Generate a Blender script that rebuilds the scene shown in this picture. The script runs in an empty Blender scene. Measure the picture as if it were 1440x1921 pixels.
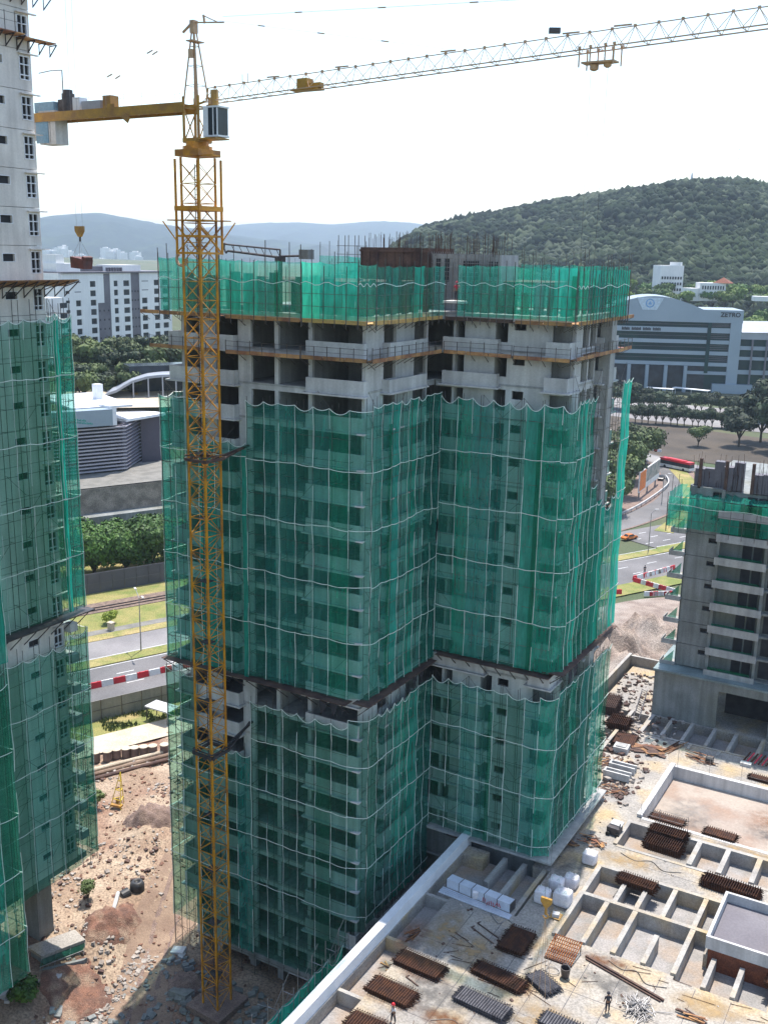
import bpy, bmesh, math, random
from mathutils import Vector, Matrix, noise
random.seed(7)
rnd = random.random
def U(a, b): return a + (b - a) * rnd()
sc = bpy.context.scene
COL = sc.collection
# ------------------------------------------------------------------ camera
FPX = 1960.0; PITCH = math.radians(13.93); YAW = math.radians(29.6); ROLL = math.radians(1.1)
CAM = Vector((0, 0, 66))
F = Vector((-math.sin(YAW)*math.cos(PITCH), math.cos(YAW)*math.cos(PITCH), -math.sin(PITCH)))
R0 = Vector((math.cos(YAW), math.sin(YAW), 0)); U0 = R0.cross(F)
RR = R0*math.cos(ROLL) + U0*math.sin(ROLL); UU = -R0*math.sin(ROLL) + U0*math.cos(ROLL)
cd = bpy.data.cameras.new('camera'); cam = bpy.data.objects.new('camera', cd); COL.objects.link(cam)
cam.matrix_world = Matrix((( RR.x, UU.x, -F.x, 0), (RR.y, UU.y, -F.y, 0), (RR.z, UU.z, -F.z, 66), (0, 0, 0, 1)))
cd.sensor_fit = 'VERTICAL'; cd.sensor_height = 24; cd.lens = 24*FPX/1921
cd.clip_start = 0.5; cd.clip_end = 30000
sc.camera = cam
# ------------------------------------------------------------------ world, sun, exposure
SUN = Vector((-0.068, 0.315, 0.946)).normalized()
w = bpy.data.worlds.new('World'); sc.world = w; w.use_nodes = True
nt = w.node_tree; nt.nodes.clear()
sky = nt.nodes.new('ShaderNodeTexSky'); sky.sky_type = 'NISHITA'; sky.sun_disc = False
sky.sun_elevation = math.asin(SUN.z); sky.sun_rotation = math.atan2(SUN.x, SUN.y)
sky.air_density = 1.25; sky.dust_density = 1.0; sky.ozone_density = 1.0; sky.altitude = 60
bg = nt.nodes.new('ShaderNodeBackground'); bg.inputs[1].default_value = 0.15
ow = nt.nodes.new('ShaderNodeOutputWorld')
nt.links.new(sky.outputs[0], bg.inputs[0]); nt.links.new(bg.outputs[0], ow.inputs[0])
sl = bpy.data.lights.new('sun', 'SUN'); sl.energy = 3.9; sl.angle = math.radians(0.6); sl.color = (1, 0.94, 0.86)
so = bpy.data.objects.new('sun', sl); COL.objects.link(so)
so.rotation_euler = SUN.to_track_quat('Z', 'Y').to_euler(); so.location = (0, 0, 200)
sc.view_settings.view_transform = 'Standard'; sc.view_settings.look = 'None'
sc.view_settings.exposure = 0.95; sc.view_settings.gamma = 1
sc.cycles.transparent_max_bounces = 24; sc.cycles.max_bounces = 7
sc.cycles.diffuse_bounces = 3; sc.cycles.volume_bounces = 0
# ------------------------------------------------------------------ materials
def nodes(name):
    m = bpy.data.materials.new(name); m.use_nodes = True
    n = m.node_tree.nodes; l = m.node_tree.links
    p = n['Principled BSDF']; return m, n, l, p
def mat(name, c1, c2=None, scale=0.5, rough=0.8, metal=0.0, fine=0.25, bump=0.0, c3=None, s3=0.12, vstreak=0.0, emit=None, p0=0.38, p1=0.62, spec=None, rand=0.0):
    m, n, l, p = nodes(name)
    p.inputs['Roughness'].default_value = rough; p.inputs['Metallic'].default_value = metal
    if spec is not None: p.inputs['Specular IOR Level'].default_value = spec
    tc = n.new('ShaderNodeTexCoord')
    c2 = c2 or tuple(x*0.8 for x in c1)
    def ns(sv, det, src=None):
        t = n.new('ShaderNodeTexNoise'); t.inputs['Scale'].default_value = sv; t.inputs['Detail'].default_value = det
        l.new(src or geo.outputs['Position'], t.inputs['Vector']); return t
    geo = n.new('ShaderNodeNewGeometry')
    def ramp(src, a, b):
        r = n.new('ShaderNodeMapRange'); r.inputs[1].default_value = a; r.inputs[2].default_value = b
        l.new(src, r.inputs[0]); return r.outputs[0]
    def mix(f, a, b, mode='MIX'):
        x = n.new('ShaderNodeMix'); x.data_type = 'RGBA'; x.blend_type = mode
        if isinstance(f, float): x.inputs[0].default_value = f
        else: l.new(f, x.inputs[0])
        for s, v in ((6, a), (7, b)):
            if isinstance(v, tuple): x.inputs[s].default_value = (*v, 1)
            else: l.new(v, x.inputs[s])
        return x.outputs[2]
    t = ns(scale, 6); col = mix(ramp(t.outputs[0], p0, p1), c1, c2)
    if c3:
        t3 = ns(s3, 4); col = mix(ramp(t3.outputs[0], 0.5, 0.68), col, c3)
    if vstreak:
        mp = n.new('ShaderNodeMapping'); mp.inputs['Scale'].default_value = (1.6, 1.6, 0.12)
        l.new(geo.outputs['Position'], mp.inputs[0]); ts = ns(1.0, 5, mp.outputs[0])
        col = mix(ramp(ts.outputs[0], 0.35, 0.7), col, mix(vstreak, col, (0.05, 0.05, 0.045)))
    if fine:
        tf = ns(scale*9+3, 3)
        r = ramp(tf.outputs[0], 0.3, 0.7); g = n.new('ShaderNodeMapRange'); g.inputs[3].default_value = 1-fine; g.inputs[4].default_value = 1+fine*0.5
        l.new(r, g.inputs[0]); cmb = n.new('ShaderNodeCombineColor')
        for i in range(3): l.new(g.outputs[0], cmb.inputs[i])
        col = mix(1.0, col, cmb.outputs[0], 'MULTIPLY')
    if rand:
        oi = n.new('ShaderNodeObjectInfo'); g = n.new('ShaderNodeMapRange'); g.inputs[3].default_value = 1-rand; g.inputs[4].default_value = 1+rand
        l.new(oi.outputs['Random'], g.inputs[0]); cmb = n.new('ShaderNodeCombineColor')
        for i in range(3): l.new(g.outputs[0], cmb.inputs[i])
        col = mix(1.0, col, cmb.outputs[0], 'MULTIPLY')
    l.new(col, p.inputs['Base Color'])
    if bump:
        b = n.new('ShaderNodeBump'); b.inputs['Strength'].default_value = bump; b.inputs['Distance'].default_value = 0.15
        tb = ns(scale*6+1, 6); l.new(tb.outputs[0], b.inputs['Height']); l.new(b.outputs[0], p.inputs['Normal'])
    return m
def netmat(name, col, opac, transl=0.5):
    m, n, l, p = nodes(name); n.remove(p); out = n['Material Output']
    geo = n.new('ShaderNodeNewGeometry'); oi = n.new('ShaderNodeObjectInfo')
    t = n.new('ShaderNodeTexNoise'); t.inputs['Scale'].default_value = 0.35; t.inputs['Detail'].default_value = 5
    mp = n.new('ShaderNodeMapping'); mp.inputs['Scale'].default_value = (2.2, 2.2, 0.35); l.new(geo.outputs['Position'], mp.inputs[0]); l.new(mp.outputs[0], t.inputs['Vector'])
    a = n.new('ShaderNodeMath'); a.operation = 'MULTIPLY_ADD'; l.new(t.outputs[0], a.inputs[0]); a.inputs[1].default_value = 0.34; a.inputs[2].default_value = opac-0.22
    b = n.new('ShaderNodeMath'); b.operation = 'MULTIPLY_ADD'; l.new(oi.outputs['Random'], b.inputs[0]); b.inputs[1].default_value = 0.24; l.new(a.outputs[0], b.inputs[2]); b.use_clamp = True
    g = n.new('ShaderNodeMapRange'); g.inputs[3].default_value = 0.6; g.inputs[4].default_value = 1.45; t2 = n.new('ShaderNodeTexNoise'); t2.inputs['Scale'].default_value = 1.3; t2.inputs['Detail'].default_value = 8; t2.inputs['Roughness'].default_value = .7; l.new(mp.outputs[0], t2.inputs['Vector']); l.new(t2.outputs[0], g.inputs[0]); g.inputs[1].default_value = 0.3; g.inputs[2].default_value = 0.7
    hs = n.new('ShaderNodeHueSaturation'); hs.inputs['Color'].default_value = (*col, 1); l.new(g.outputs[0], hs.inputs['Value'])
    h2 = n.new('ShaderNodeMapRange'); h2.inputs[3].default_value = 0.485; h2.inputs[4].default_value = 0.51; l.new(oi.outputs['Random'], h2.inputs[0]); l.new(h2.outputs[0], hs.inputs['Hue'])
    tr = n.new('ShaderNodeBsdfTransparent'); tr.inputs[0].default_value = (0.76, 0.97, 0.92, 1)
    d = n.new('ShaderNodeBsdfDiffuse'); ts = n.new('ShaderNodeBsdfTranslucent')
    l.new(hs.outputs[0], d.inputs[0]); l.new(hs.outputs[0], ts.inputs[0])
    m1 = n.new('ShaderNodeMixShader'); m1.inputs[0].default_value = transl; l.new(d.outputs[0], m1.inputs[1]); l.new(ts.outputs[0], m1.inputs[2])
    m2 = n.new('ShaderNodeMixShader'); l.new(b.outputs[0], m2.inputs[0]); l.new(tr.outputs[0], m2.inputs[1]); l.new(m1.outputs[0], m2.inputs[2])
    l.new(m2.outputs[0], out.inputs[0]); return m
M = {}
M['conc'] = mat('raw_concrete', (0.40, 0.40, 0.39), (0.31, 0.31, 0.31), 0.5, 0.85, fine=0.12, vstreak=0.35, bump=0.15, c3=(0.46, 0.44, 0.40))
M['conc_l'] = mat('light_concrete', (0.60, 0.59, 0.58), (0.48, 0.47, 0.465), 0.35, 0.85, vstreak=0.28, bump=0.06, fine=0.1)
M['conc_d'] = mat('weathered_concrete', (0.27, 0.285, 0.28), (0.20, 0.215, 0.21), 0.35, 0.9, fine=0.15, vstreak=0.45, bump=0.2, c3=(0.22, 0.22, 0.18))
M['slab'] = mat('podium_slab', (0.37, 0.335, 0.29), (0.27, 0.25, 0.23), 0.28, 0.8, c3=(0.41, 0.31, 0.18), s3=0.22, bump=0.15, fine=0.35)
M['pit'] = mat('pit_concrete', (0.33, 0.31, 0.30), (0.24, 0.23, 0.22), 0.4, 0.85, c3=(0.32, 0.24, 0.175), s3=0.22, bump=0.1)
M['beam'] = mat('beam_concrete', (0.42, 0.40, 0.37), (0.33, 0.31, 0.29), 0.6, 0.85, c3=(0.46, 0.35, 0.20), s3=0.2, vstreak=0.2)
M['white'] = mat('white_paint', (0.78, 0.78, 0.80), (0.70, 0.70, 0.72), 0.8, 0.55, fine=0.08)
M['bwhite'] = mat('white_render', (0.80, 0.79, 0.77), (0.72, 0.71, 0.70), 0.1, 0.7, fine=0.05, vstreak=0.08)
M['frame'] = mat('white_window_frame', (0.75, 0.76, 0.80), None, 1, 0.4, fine=0)
M['conc_w'] = mat('sky_brightened_concrete', (0.78, 0.73, 0.68), (0.66, 0.61, 0.57), 0.35, 0.85, vstreak=0.22, bump=0.05, fine=0.07)  # bright skylight on the left tower walls put into a paler colour
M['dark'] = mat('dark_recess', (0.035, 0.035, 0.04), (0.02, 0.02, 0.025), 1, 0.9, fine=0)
M['crane'] = mat('orange_crane_paint', (0.66, 0.29, 0.012), (0.54, 0.22, 0.012), 1.2, 0.45, c3=(0.30, 0.12, 0.03), s3=0.8, fine=0.2)
M['crane_y'] = mat('yellow_crane_paint', (0.46, 0.25, 0.03), (0.34, 0.18, 0.035), 1.2, 0.45, c3=(0.3, 0.15, 0.04), s3=0.9, fine=0.2)
M['crane_j'] = mat('faded_jib_paint', (0.58, 0.38, 0.22), (0.46, 0.29, 0.18), 1.5, 0.6)
M['steel'] = mat('dark_steel', (0.09, 0.075, 0.075), (0.05, 0.045, 0.05), 2, 0.5, 0.3)
M['galv'] = mat('galvanised_tube', (0.36, 0.35, 0.35), (0.25, 0.24, 0.24), 2, 0.45, 0.5)
M['scaf'] = mat('scaffold_tube', (0.13, 0.11, 0.10), (0.08, 0.07, 0.07), 2, 0.5, 0.3)
M['rust'] = mat('rusty_rebar', (0.085, 0.030, 0.012), (0.04, 0.014, 0.008), 1.5, 0.9, fine=0.5)
M['rust_o'] = mat('orange_rusty_rebar', (0.34, 0.11, 0.025), (0.20, 0.06, 0.02), 1.5, 0.9, fine=0.4)
M['rebar_g'] = mat('grey_new_rebar', (0.10, 0.10, 0.12), (0.06, 0.06, 0.075), 1.5, 0.6, 0.3, fine=0.4)
M['timber'] = mat('formwork_timber', (0.46, 0.25, 0.10), (0.26, 0.12, 0.06), 0.9, 0.8, fine=0.3, c3=(0.20, 0.08, 0.05), s3=0.4, rand=0.25)
M['timber_l'] = mat('new_formwork_board', (0.62, 0.38, 0.14), (0.50, 0.30, 0.12), 0.9, 0.8, fine=0.2)
M['timber_d'] = mat('brown_formwork', (0.13, 0.075, 0.055), (0.07, 0.04, 0.035), 0.9, 0.85, fine=0.4)
M['brick'] = mat('red_brickwork', (0.24, 0.075, 0.035), (0.15, 0.05, 0.03), 1.4, 0.9, fine=0.5)
M['soil'] = mat('bare_soil', (0.42, 0.325, 0.235), (0.27, 0.185, 0.125), 0.16, 0.95, c3=(0.22, 0.115, 0.075), s3=0.11, bump=0.7, fine=0.5)
M['soil_r'] = mat('red_soil', (0.24, 0.12, 0.08), (0.14, 0.075, 0.055), 0.8, 0.95, c3=(0.34, 0.24, 0.17), s3=0.5, bump=0.8, fine=0.5)
M['soil_b'] = mat('grey_brown_soil', (0.27, 0.19, 0.15), (0.19, 0.13, 0.11), 0.8, 0.95, bump=0.8, fine=0.5)
M['bank'] = mat('pinkish_grey_earth', (0.33, 0.265, 0.22), (0.22, 0.165, 0.135), 0.35, 0.95, bump=1.0, fine=0.6, c3=(0.36,0.31,0.27), s3=0.1)
M['track'] = mat('compacted_track', (0.29, 0.205, 0.145), (0.21, 0.14, 0.10), 0.4, 0.95, bump=0.3, fine=0.25)
M['sand'] = mat('pale_sand', (0.55, 0.47, 0.36), (0.46, 0.38, 0.28), 0.3, 0.95, bump=0.3, fine=0.25)
M['grass'] = mat('dry_grass', (0.16, 0.19, 0.045), (0.27, 0.24, 0.08), 0.25, 0.95, c3=(0.36, 0.28, 0.12), s3=0.15, bump=0.6, fine=0.5)
M['grass_b'] = mat('brown_grass', (0.085, 0.066, 0.048), (0.055, 0.043, 0.032), 0.05, 0.95, bump=0.6, fine=0.4)
M['land'] = mat('far_land', (0.06, 0.085, 0.035), (0.11, 0.11, 0.06), 0.02, 0.95, fine=0.3)
M['asph'] = mat('asphalt', (0.135, 0.13, 0.13), (0.105, 0.10, 0.10), 0.15, 0.85, fine=0.25, c3=(0.17, 0.16, 0.16), s3=0.05)
M['asph_l'] = mat('pale_asphalt', (0.23, 0.215, 0.215), (0.18, 0.17, 0.17), 0.15, 0.85, fine=0.2, c3=(0.26, 0.25, 0.24), s3=0.07)
M['mark'] = mat('road_paint', (0.7, 0.7, 0.68), (0.5, 0.5, 0.5), 0.8, 0.7)
M['pave'] = mat('pale_paving', (0.21, 0.20, 0.18), (0.15, 0.145, 0.13), 0.4, 0.9)
M['red'] = mat('red_plastic', (0.60, 0.015, 0.03), (0.45, 0.02, 0.03), 0.5, 0.45, fine=0.1)
M['wplas'] = mat('white_plastic', (0.78, 0.76, 0.75), (0.62, 0.60, 0.58), 0.8, 0.5, fine=0.1)
M['leaf'] = mat('bright_foliage', (0.075, 0.17, 0.018), (0.035, 0.085, 0.012), 0.7, 0.7, fine=0.4, rand=0.25)
M['leaf_l'] = mat('light_green_foliage', (0.13, 0.20, 0.03), (0.07, 0.12, 0.02), 0.15, 0.75, fine=0.4, rand=0.3)
M['leaf_d'] = mat('dark_foliage', (0.035, 0.06, 0.022), (0.015, 0.03, 0.012), 0.3, 0.75, fine=0.4, rand=0.3)
M['leaf_m'] = mat('olive_foliage', (0.11, 0.15, 0.04), (0.05, 0.075, 0.025), 0.2, 0.75, fine=0.4, rand=0.3)
M['leaf_h'] = mat('hill_forest_foliage', (0.019, 0.033, 0.018), (0.007, 0.014, 0.010), 0.035, 0.95, spec=0.1, fine=0.5, p0=.42, p1=.56, c3=(0.033, 0.052, 0.022), s3=0.006)
M['leaf_y'] = mat('yellow_green_foliage', (0.30, 0.36, 0.03), (0.18, 0.24, 0.03), 0.9, 0.7, fine=0.3)
M['bark'] = mat('bark', (0.09, 0.065, 0.045), (0.05, 0.04, 0.03), 2, 0.9)
M['glass'] = mat('dark_window_glass', (0.015, 0.02, 0.025), (0.03, 0.04, 0.05), 0.3, 0.2, fine=0, spec=0.35)
M['gglass'] = mat('green_tinted_glass', (0.005, 0.026, 0.03), (0.006, 0.04, 0.04), 0.06, 0.2, fine=0, c3=(0.012, 0.05, 0.04), s3=0.1, spec=0.25)
M['clad'] = mat('pale_blue_cladding', (0.29, 0.35, 0.40), (0.25, 0.31, 0.36), 0.06, 0.5, fine=0.06)
M['clad_g'] = mat('grey_cladding', (0.16, 0.15, 0.17), (0.12, 0.11, 0.13), 0.2, 0.6, fine=0.15)
M['clad_p'] = mat('purple_grey_cladding', (0.085, 0.075, 0.10), (0.065, 0.058, 0.08), 0.2, 0.6, fine=0.1)
M['louv'] = mat('silver_louvre', (0.42, 0.41, 0.46), (0.35, 0.34, 0.40), 0.3, 0.4, 0.3, fine=0.05)
M['roof_g'] = mat('grey_metal_roof', (0.34, 0.36, 0.40), (0.28, 0.30, 0.34), 0.1, 0.5, 0.2, fine=0.08)
M['ink'] = mat('black_lettering', (0.01, 0.01, 0.015), None, 1, 0.5, fine=0)
M['inkr'] = mat('red_lettering', (0.5, 0.02, 0.03), None, 1, 0.5, fine=0)
M['teal'] = mat('teal_lettering', (0.0, 0.25, 0.2), None, 1, 0.5, fine=0)
M['seal'] = mat('blue_emblem', (0.18, 0.36, 0.62), None, 1, 0.5, fine=0)
M['sealw'] = mat('pale_emblem', (0.5, 0.6, 0.68), None, 1, 0.5, fine=0)
M['hoard'] = mat('dark_hoarding', (0.10, 0.10, 0.115), (0.075, 0.075, 0.09), 0.2, 0.6, fine=0.1)
M['fence'] = mat('grey_green_hoarding', (0.30, 0.29, 0.23), (0.22, 0.22, 0.18), 0.3, 0.7, fine=0.15, vstreak=0.25)
M['rubble'] = mat('pale_rubble_stone', (0.42, 0.38, 0.34), (0.25, 0.21, 0.18), 1.2, 0.95, fine=0.4)
M['poly'] = mat('pale_blue_panel', (0.58, 0.62, 0.70), (0.50, 0.54, 0.62), 1, 0.5, fine=0.1)
M['bag'] = mat('white_woven_bag', (0.80, 0.76, 0.77), (0.68, 0.63, 0.65), 2.2, 0.8, bump=0.4)
M['car_o'] = mat('orange_car_paint', (0.62, 0.16, 0.01), None, 1, 0.3, fine=0)
M['car_b'] = mat('dark_car_paint', (0.02, 0.02, 0.03), None, 1, 0.3, fine=0)
M['tyre'] = mat('black_rubber', (0.02, 0.02, 0.02), None, 1, 0.8, fine=0)
M['drum'] = mat('black_plastic_tank', (0.02, 0.02, 0.022), (0.04, 0.04, 0.04), 1, 0.5)
M['skin'] = mat('skin', (0.28, 0.15, 0.09), None, 1, 0.6, fine=0)
M['cl_w'] = mat('white_shirt', (0.75, 0.74, 0.74), None, 1, 0.8, fine=0)
M['cl_d'] = mat('dark_cloth', (0.03, 0.03, 0.04), None, 1, 0.8, fine=0)
M['cl_r'] = mat('red_cloth', (0.6, 0.05, 0.08), None, 1, 0.8, fine=0)
M['ballast'] = mat('rail_ballast', (0.24, 0.17, 0.13), (0.14, 0.10, 0.08), 1.5, 0.95, bump=0.5, fine=0.5)
M['bill_o'] = mat('orange_billboard_print', (0.75, 0.18, 0.03), None, 1, 0.5, fine=0)
M['bill_g'] = mat('billboard_picture', (0.16, 0.20, 0.19), (0.45, 0.38, 0.36), 0.6, 0.5, fine=0.2)
M['cw'] = mat('counterweight_blue', (0.16, 0.30, 0.42), (0.22, 0.34, 0.44), 1, 0.7)
M['rope'] = mat('pale_rope', (0.72, 0.78, 0.74), (0.6, 0.66, 0.62), 2, 0.8, fine=0.1)
NC = (0.045, 0.36, 0.275)
M['net1'] = netmat('thin_green_netting', NC, 0.29)
M['net2'] = netmat('green_netting', NC, 0.37)
M['net3'] = netmat('doubled_green_netting', (0.03, 0.42, 0.30), 0.52)
M['net4'] = netmat('dense_green_netting', (0.05, 0.60, 0.44), 0.84)
M['netd1'] = netmat('shade_toned_green_netting', (0.02, 0.19, 0.12), 0.30)  # shade on the lower nets put into the colour as darker green
M['netd2'] = netmat('denser_shade_toned_netting', (0.018, 0.20, 0.11), 0.40)  # same painted-in shade, at higher opacity
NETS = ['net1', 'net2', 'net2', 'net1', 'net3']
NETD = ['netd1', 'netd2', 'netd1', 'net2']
# ------------------------------------------------------------------ mesh helpers
def wloc(o):
    v = Vector((0, 0, 0))
    while o is not None: v = v + o.location; o = o.parent
    return v
class MB:
    def __init__(s): s.v = []; s.f = []
    def add(s, vs, fs):
        k = len(s.v); s.v += [tuple(v) for v in vs]; s.f += [tuple(i+k for i in f) for f in fs]; return s
    def box(s, x0, x1, y0, y1, z0, z1):
        return s.add([(x0,y0,z0),(x1,y0,z0),(x1,y1,z0),(x0,y1,z0),(x0,y0,z1),(x1,y0,z1),(x1,y1,z1),(x0,y1,z1)],
                     [(0,3,2,1),(4,5,6,7),(0,1,5,4),(1,2,6,5),(2,3,7,6),(3,0,4,7)])
    def obox(s, c, sz, rz=0, rx=0, ry=0):
        m = Matrix.Rotation(rz, 3, 'Z') @ Matrix.Rotation(ry, 3, 'Y') @ Matrix.Rotation(rx, 3, 'X')
        c = Vector(c); a, b, d = (q/2 for q in sz)
        vs = [c + m @ Vector(q) for q in ((-a,-b,-d),(a,-b,-d),(a,b,-d),(-a,b,-d),(-a,-b,d),(a,-b,d),(a,b,d),(-a,b,d))]
        return s.add(vs, [(0,3,2,1),(4,5,6,7),(0,1,5,4),(1,2,6,5),(2,3,7,6),(3,0,4,7)])
    def tube(s, p, q, r, n=4, r2=None):
        p = Vector(p); q = Vector(q); d = (q-p)
        if d.length < 1e-6: return s
        d.normalize(); a = d.cross(Vector((0,0,1)) if abs(d.z) < 0.95 else Vector((1,0,0))).normalized(); b = d.cross(a)
        r2 = r if r2 is None else r2; vs = []
        for c, rr in ((p, r), (q, r2)):
            for i in range(n):
                t = 2*math.pi*(i+0.5)/n; vs.append(c + a*rr*math.cos(t) + b*rr*math.sin(t))
        return s.add(vs, [(i, (i+1) % n, n+(i+1) % n, n+i) for i in range(n)] + [tuple(range(n-1,-1,-1)), tuple(range(n, 2*n))])
    def path(s, pts, r, n=4):
        for i in range(len(pts)-1): s.tube(pts[i], pts[i+1], r, n)
        return s
    def prism(s, poly, z0, z1):
        n = len(poly); return s.add([(x,y,z0) for x,y in poly]+[(x,y,z1) for x,y in poly],
            [tuple(range(n-1,-1,-1)), tuple(range(n,2*n))]+[(i,(i+1)%n,n+(i+1)%n,n+i) for i in range(n)])
    def lathe(s, c, prof, n=12):
        c = Vector(c); vs = []
        for r, z in prof:
            for i in range(n):
                t = 2*math.pi*i/n; vs.append(c+Vector((r*math.cos(t), r*math.sin(t), z)))
        fs = []
        for j in range(len(prof)-1):
            for i in range(n): fs.append((j*n+i, j*n+(i+1)%n, (j+1)*n+(i+1)%n, (j+1)*n+i))
        if prof[0][0] > 0: fs.append(tuple(range(n-1,-1,-1)))
        if prof[-1][0] > 0: fs.append(tuple((len(prof)-1)*n+i for i in range(n)))
        return s.add(vs, fs)
    def blob(s, c, r, jit=0.2, sub=1, sz=1.0):
        vs, fs = ICO[sub]; c = Vector(c); o = Vector((U(0,99),U(0,99),U(0,99)))
        return s.add([c + Vector((v[0]*r, v[1]*r, v[2]*r*sz))*(1+jit*2*noise.noise(Vector(v)*1.7+o)) for v in vs], fs)
    def sheet(s, x0, x1, y0, y1, nx, ny, fn):
        k = len(s.v)
        for j in range(ny+1):
            for i in range(nx+1):
                x = x0+(x1-x0)*i/nx; y = y0+(y1-y0)*j/ny; s.v.append((x, y, fn(x, y)))
        for j in range(ny):
            for i in range(nx):
                a = k+j*(nx+1)+i; s.f.append((a, a+1, a+nx+2, a+nx+1))
        return s
    def build(s, name, m, parent=None, smooth=False):
        me = bpy.data.meshes.new(name); o0 = wloc(parent) if parent else Vector((0,0,0))
        me.from_pydata([(v[0]-o0.x, v[1]-o0.y, v[2]-o0.z) for v in s.v], [], s.f); me.update()
        me.materials.append(M[m] if isinstance(m, str) else m)
        if smooth: me.polygons.foreach_set('use_smooth', [True]*len(me.polygons))
        o = bpy.data.objects.new(name, me); COL.objects.link(o)
        if parent: o.parent = parent
        return o
ICO = {}
for sub in (1, 2, 3):
    bm = bmesh.new(); bmesh.ops.create_icosphere(bm, subdivisions=sub, radius=1.0)
    ICO[sub] = ([tuple(v.co) for v in bm.verts], [tuple(v.index for v in f.verts) for f in bm.faces]); bm.free()
ONES = 'first second third fourth fifth sixth seventh eighth ninth tenth eleventh twelfth thirteenth fourteenth fifteenth sixteenth seventeenth eighteenth nineteenth twentieth'.split()
def ordn(i): return ONES[i] if i < 20 else ('twenty-' if i < 29 else 'thirty-' if i > 29 else '')+(ONES[(i+1) % 10-1] if i != 29 else 'thirtieth')
def tag(o, label=None, cat=None, group=None, kind=None):
    if label: o['label'] = label
    if cat: o['category'] = cat
    if group: o['group'] = group
    if kind: o['kind'] = kind
    return o
def thing(name, label, cat, loc=(0,0,0), group=None, rz=0):
    o = bpy.data.objects.new(name, None); COL.objects.link(o); o.location = loc; o.rotation_euler = (0,0,rz); o.empty_display_size = 0.5
    return tag(o, label, cat, group)
def dup(root, loc, rz=0, label=None, scale=None, group=None):
    kids = [c for c in bpy.data.objects if c.parent == root]
    r = root.copy(); COL.objects.link(r); r.location = loc; r.rotation_euler = (0,0,rz)
    if scale: r.scale = (scale,)*3 if not isinstance(scale, tuple) else scale
    if label: r['label'] = label
    if group: r['group'] = group
    for c in kids:
        d = c.copy(); COL.objects.link(d); d.parent = r
        for g in [x for x in bpy.data.objects if x.parent == c]:
            e = g.copy(); COL.objects.link(e); e.parent = d
    return r
def struct(name, mb, m, kind='structure', smooth=False):
    o = mb.build(name, m, None, smooth); o['kind'] = kind; return o
def ray(px, py): return F*FPX + RR*(px-720) + UU*(960.5-py)
def atz(px, py, z): d = ray(px, py); return CAM + d*((z-66)/d.z)
def aty(px, py, y): d = ray(px, py); return CAM + d*(y/d.y)
def atd(px, py, dist): d = ray(px, py); return CAM + d*(dist/math.hypot(d.x, d.y))
def text(name, s, size, loc, rot, m, parent, ext=0.15):
    c = bpy.data.curves.new(name, 'FONT'); c.body = s; c.size = size; c.extrude = ext; c.offset = size*0.02
    o = bpy.data.objects.new(name+'_tmp', c); COL.objects.link(o)
    dg = bpy.context.evaluated_depsgraph_get(); me = bpy.data.meshes.new_from_object(o.evaluated_get(dg))
    bpy.data.objects.remove(o); me.materials.clear(); me.materials.append(M[m])
    me.transform(Matrix.Translation(Vector(loc)-wloc(parent)) @ rot.to_4x4())
    t = bpy.data.objects.new(name, me); COL.objects.link(t); t.parent = parent; return t
# ------------------------------------------------------------------ terrain and roads
AZ = math.radians(25.3); DV = Vector((math.sin(AZ), math.cos(AZ), 0)); NV = Vector((-DV.y, DV.x, 0))
def sst(a, b, x):
    t = max(0, min(1, (x-a)/(b-a))); return t*t*(3-2*t)
def nz(x, y, f, seed=0): return noise.noise(Vector((x*f, y*f, seed)))
G = -2.5
def ground(x, y):
    s = x*NV.x + y*NV.y; t = x*DV.x + y*DV.y
    z = G
    if s < 142:
        low = sst(-73, -66, x)*(1-sst(88, 100, y))
        z -= 2.1*low + 0.25
        if s < 136: z += 0.35*nz(x, y, 0.22, 3) + 0.18*nz(x, y, 0.7, 5)
        z += 1.3*math.exp(-((x+80.5)**2+(y-86)**2)/10) + 1.1*math.exp(-((x+78.5)**2+(y-83)**2)/6) + 0.9*math.exp(-((x+71.5)**2+(y-68.5)**2)/7)
    else: z -= 0.12
    a = 1 - sst(160, 195, t)
    if s > 223: z += a*(9.5*(1 if s > 232 else 0) + 5.7*(1 if s > 237 else 0))
    z += a*(12*sst(268, 290, s) + 9*sst(300, 368, s))
    d = math.hypot(x, y)
    z += 25*sst(620, 800, d) if d < 4000 else 0
    return z
xs = [-14000,-6000,-3000,-1500,-900,-600,-450,-380]+[-340+10*i for i in range(18)]+[-160+2.5*i for i in range(10)]+[-135+1.0*i for i in range(97)]+[-38+6*i for i in range(12)]+[60,120,300,700,1500,4000,14000]
ys = [-2000,-300,-50,0,20]+[30+1.0*i for i in range(95)]+[126+4*i for i in range(60)]+[370,390,420,460,500,560,600,640,680,720,760,800,900,1100,1500,2500,5000,9000,16000]
g = MB()
for y in ys:
    for x in xs: g.v.append((x, y, ground(x, y)))
nx = len(xs)
for j in range(len(ys)-1):
    for i in range(nx-1): a = j*nx+i; g.f.append((a, a+1, a+nx+1, a+nx))
struct('ground', g, 'land', smooth=False)
def sp(s, t, z): 
    s = s - 4.0*sst(120, 225, t)
    return (NV.x*s+DV.x*t, NV.y*s+DV.y*t, z)
def strip(name, s0, s1, t0, t1, z, m, h=0.0, step=8):
    g = MB(); n = max(1, int((t1-t0)/step)); k = 0
    for i in range(n+1):
        t = t0+(t1-t0)*i/n
        for s in (s0, s1): g.v.append(sp(s, t, z))
        if h: 
            for s in (s0, s1): g.v.append(sp(s, t, z-h))
    w_ = 4 if h else 2
    for i in range(n):
        a = i*w_; b = a+w_; g.f.append((a, a+1, b+1, b))
        if h: g.f += [(a, b, b+2, a+2), (a+1, a+3, b+3, b+1)]
    return struct(name, g, m)
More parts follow.
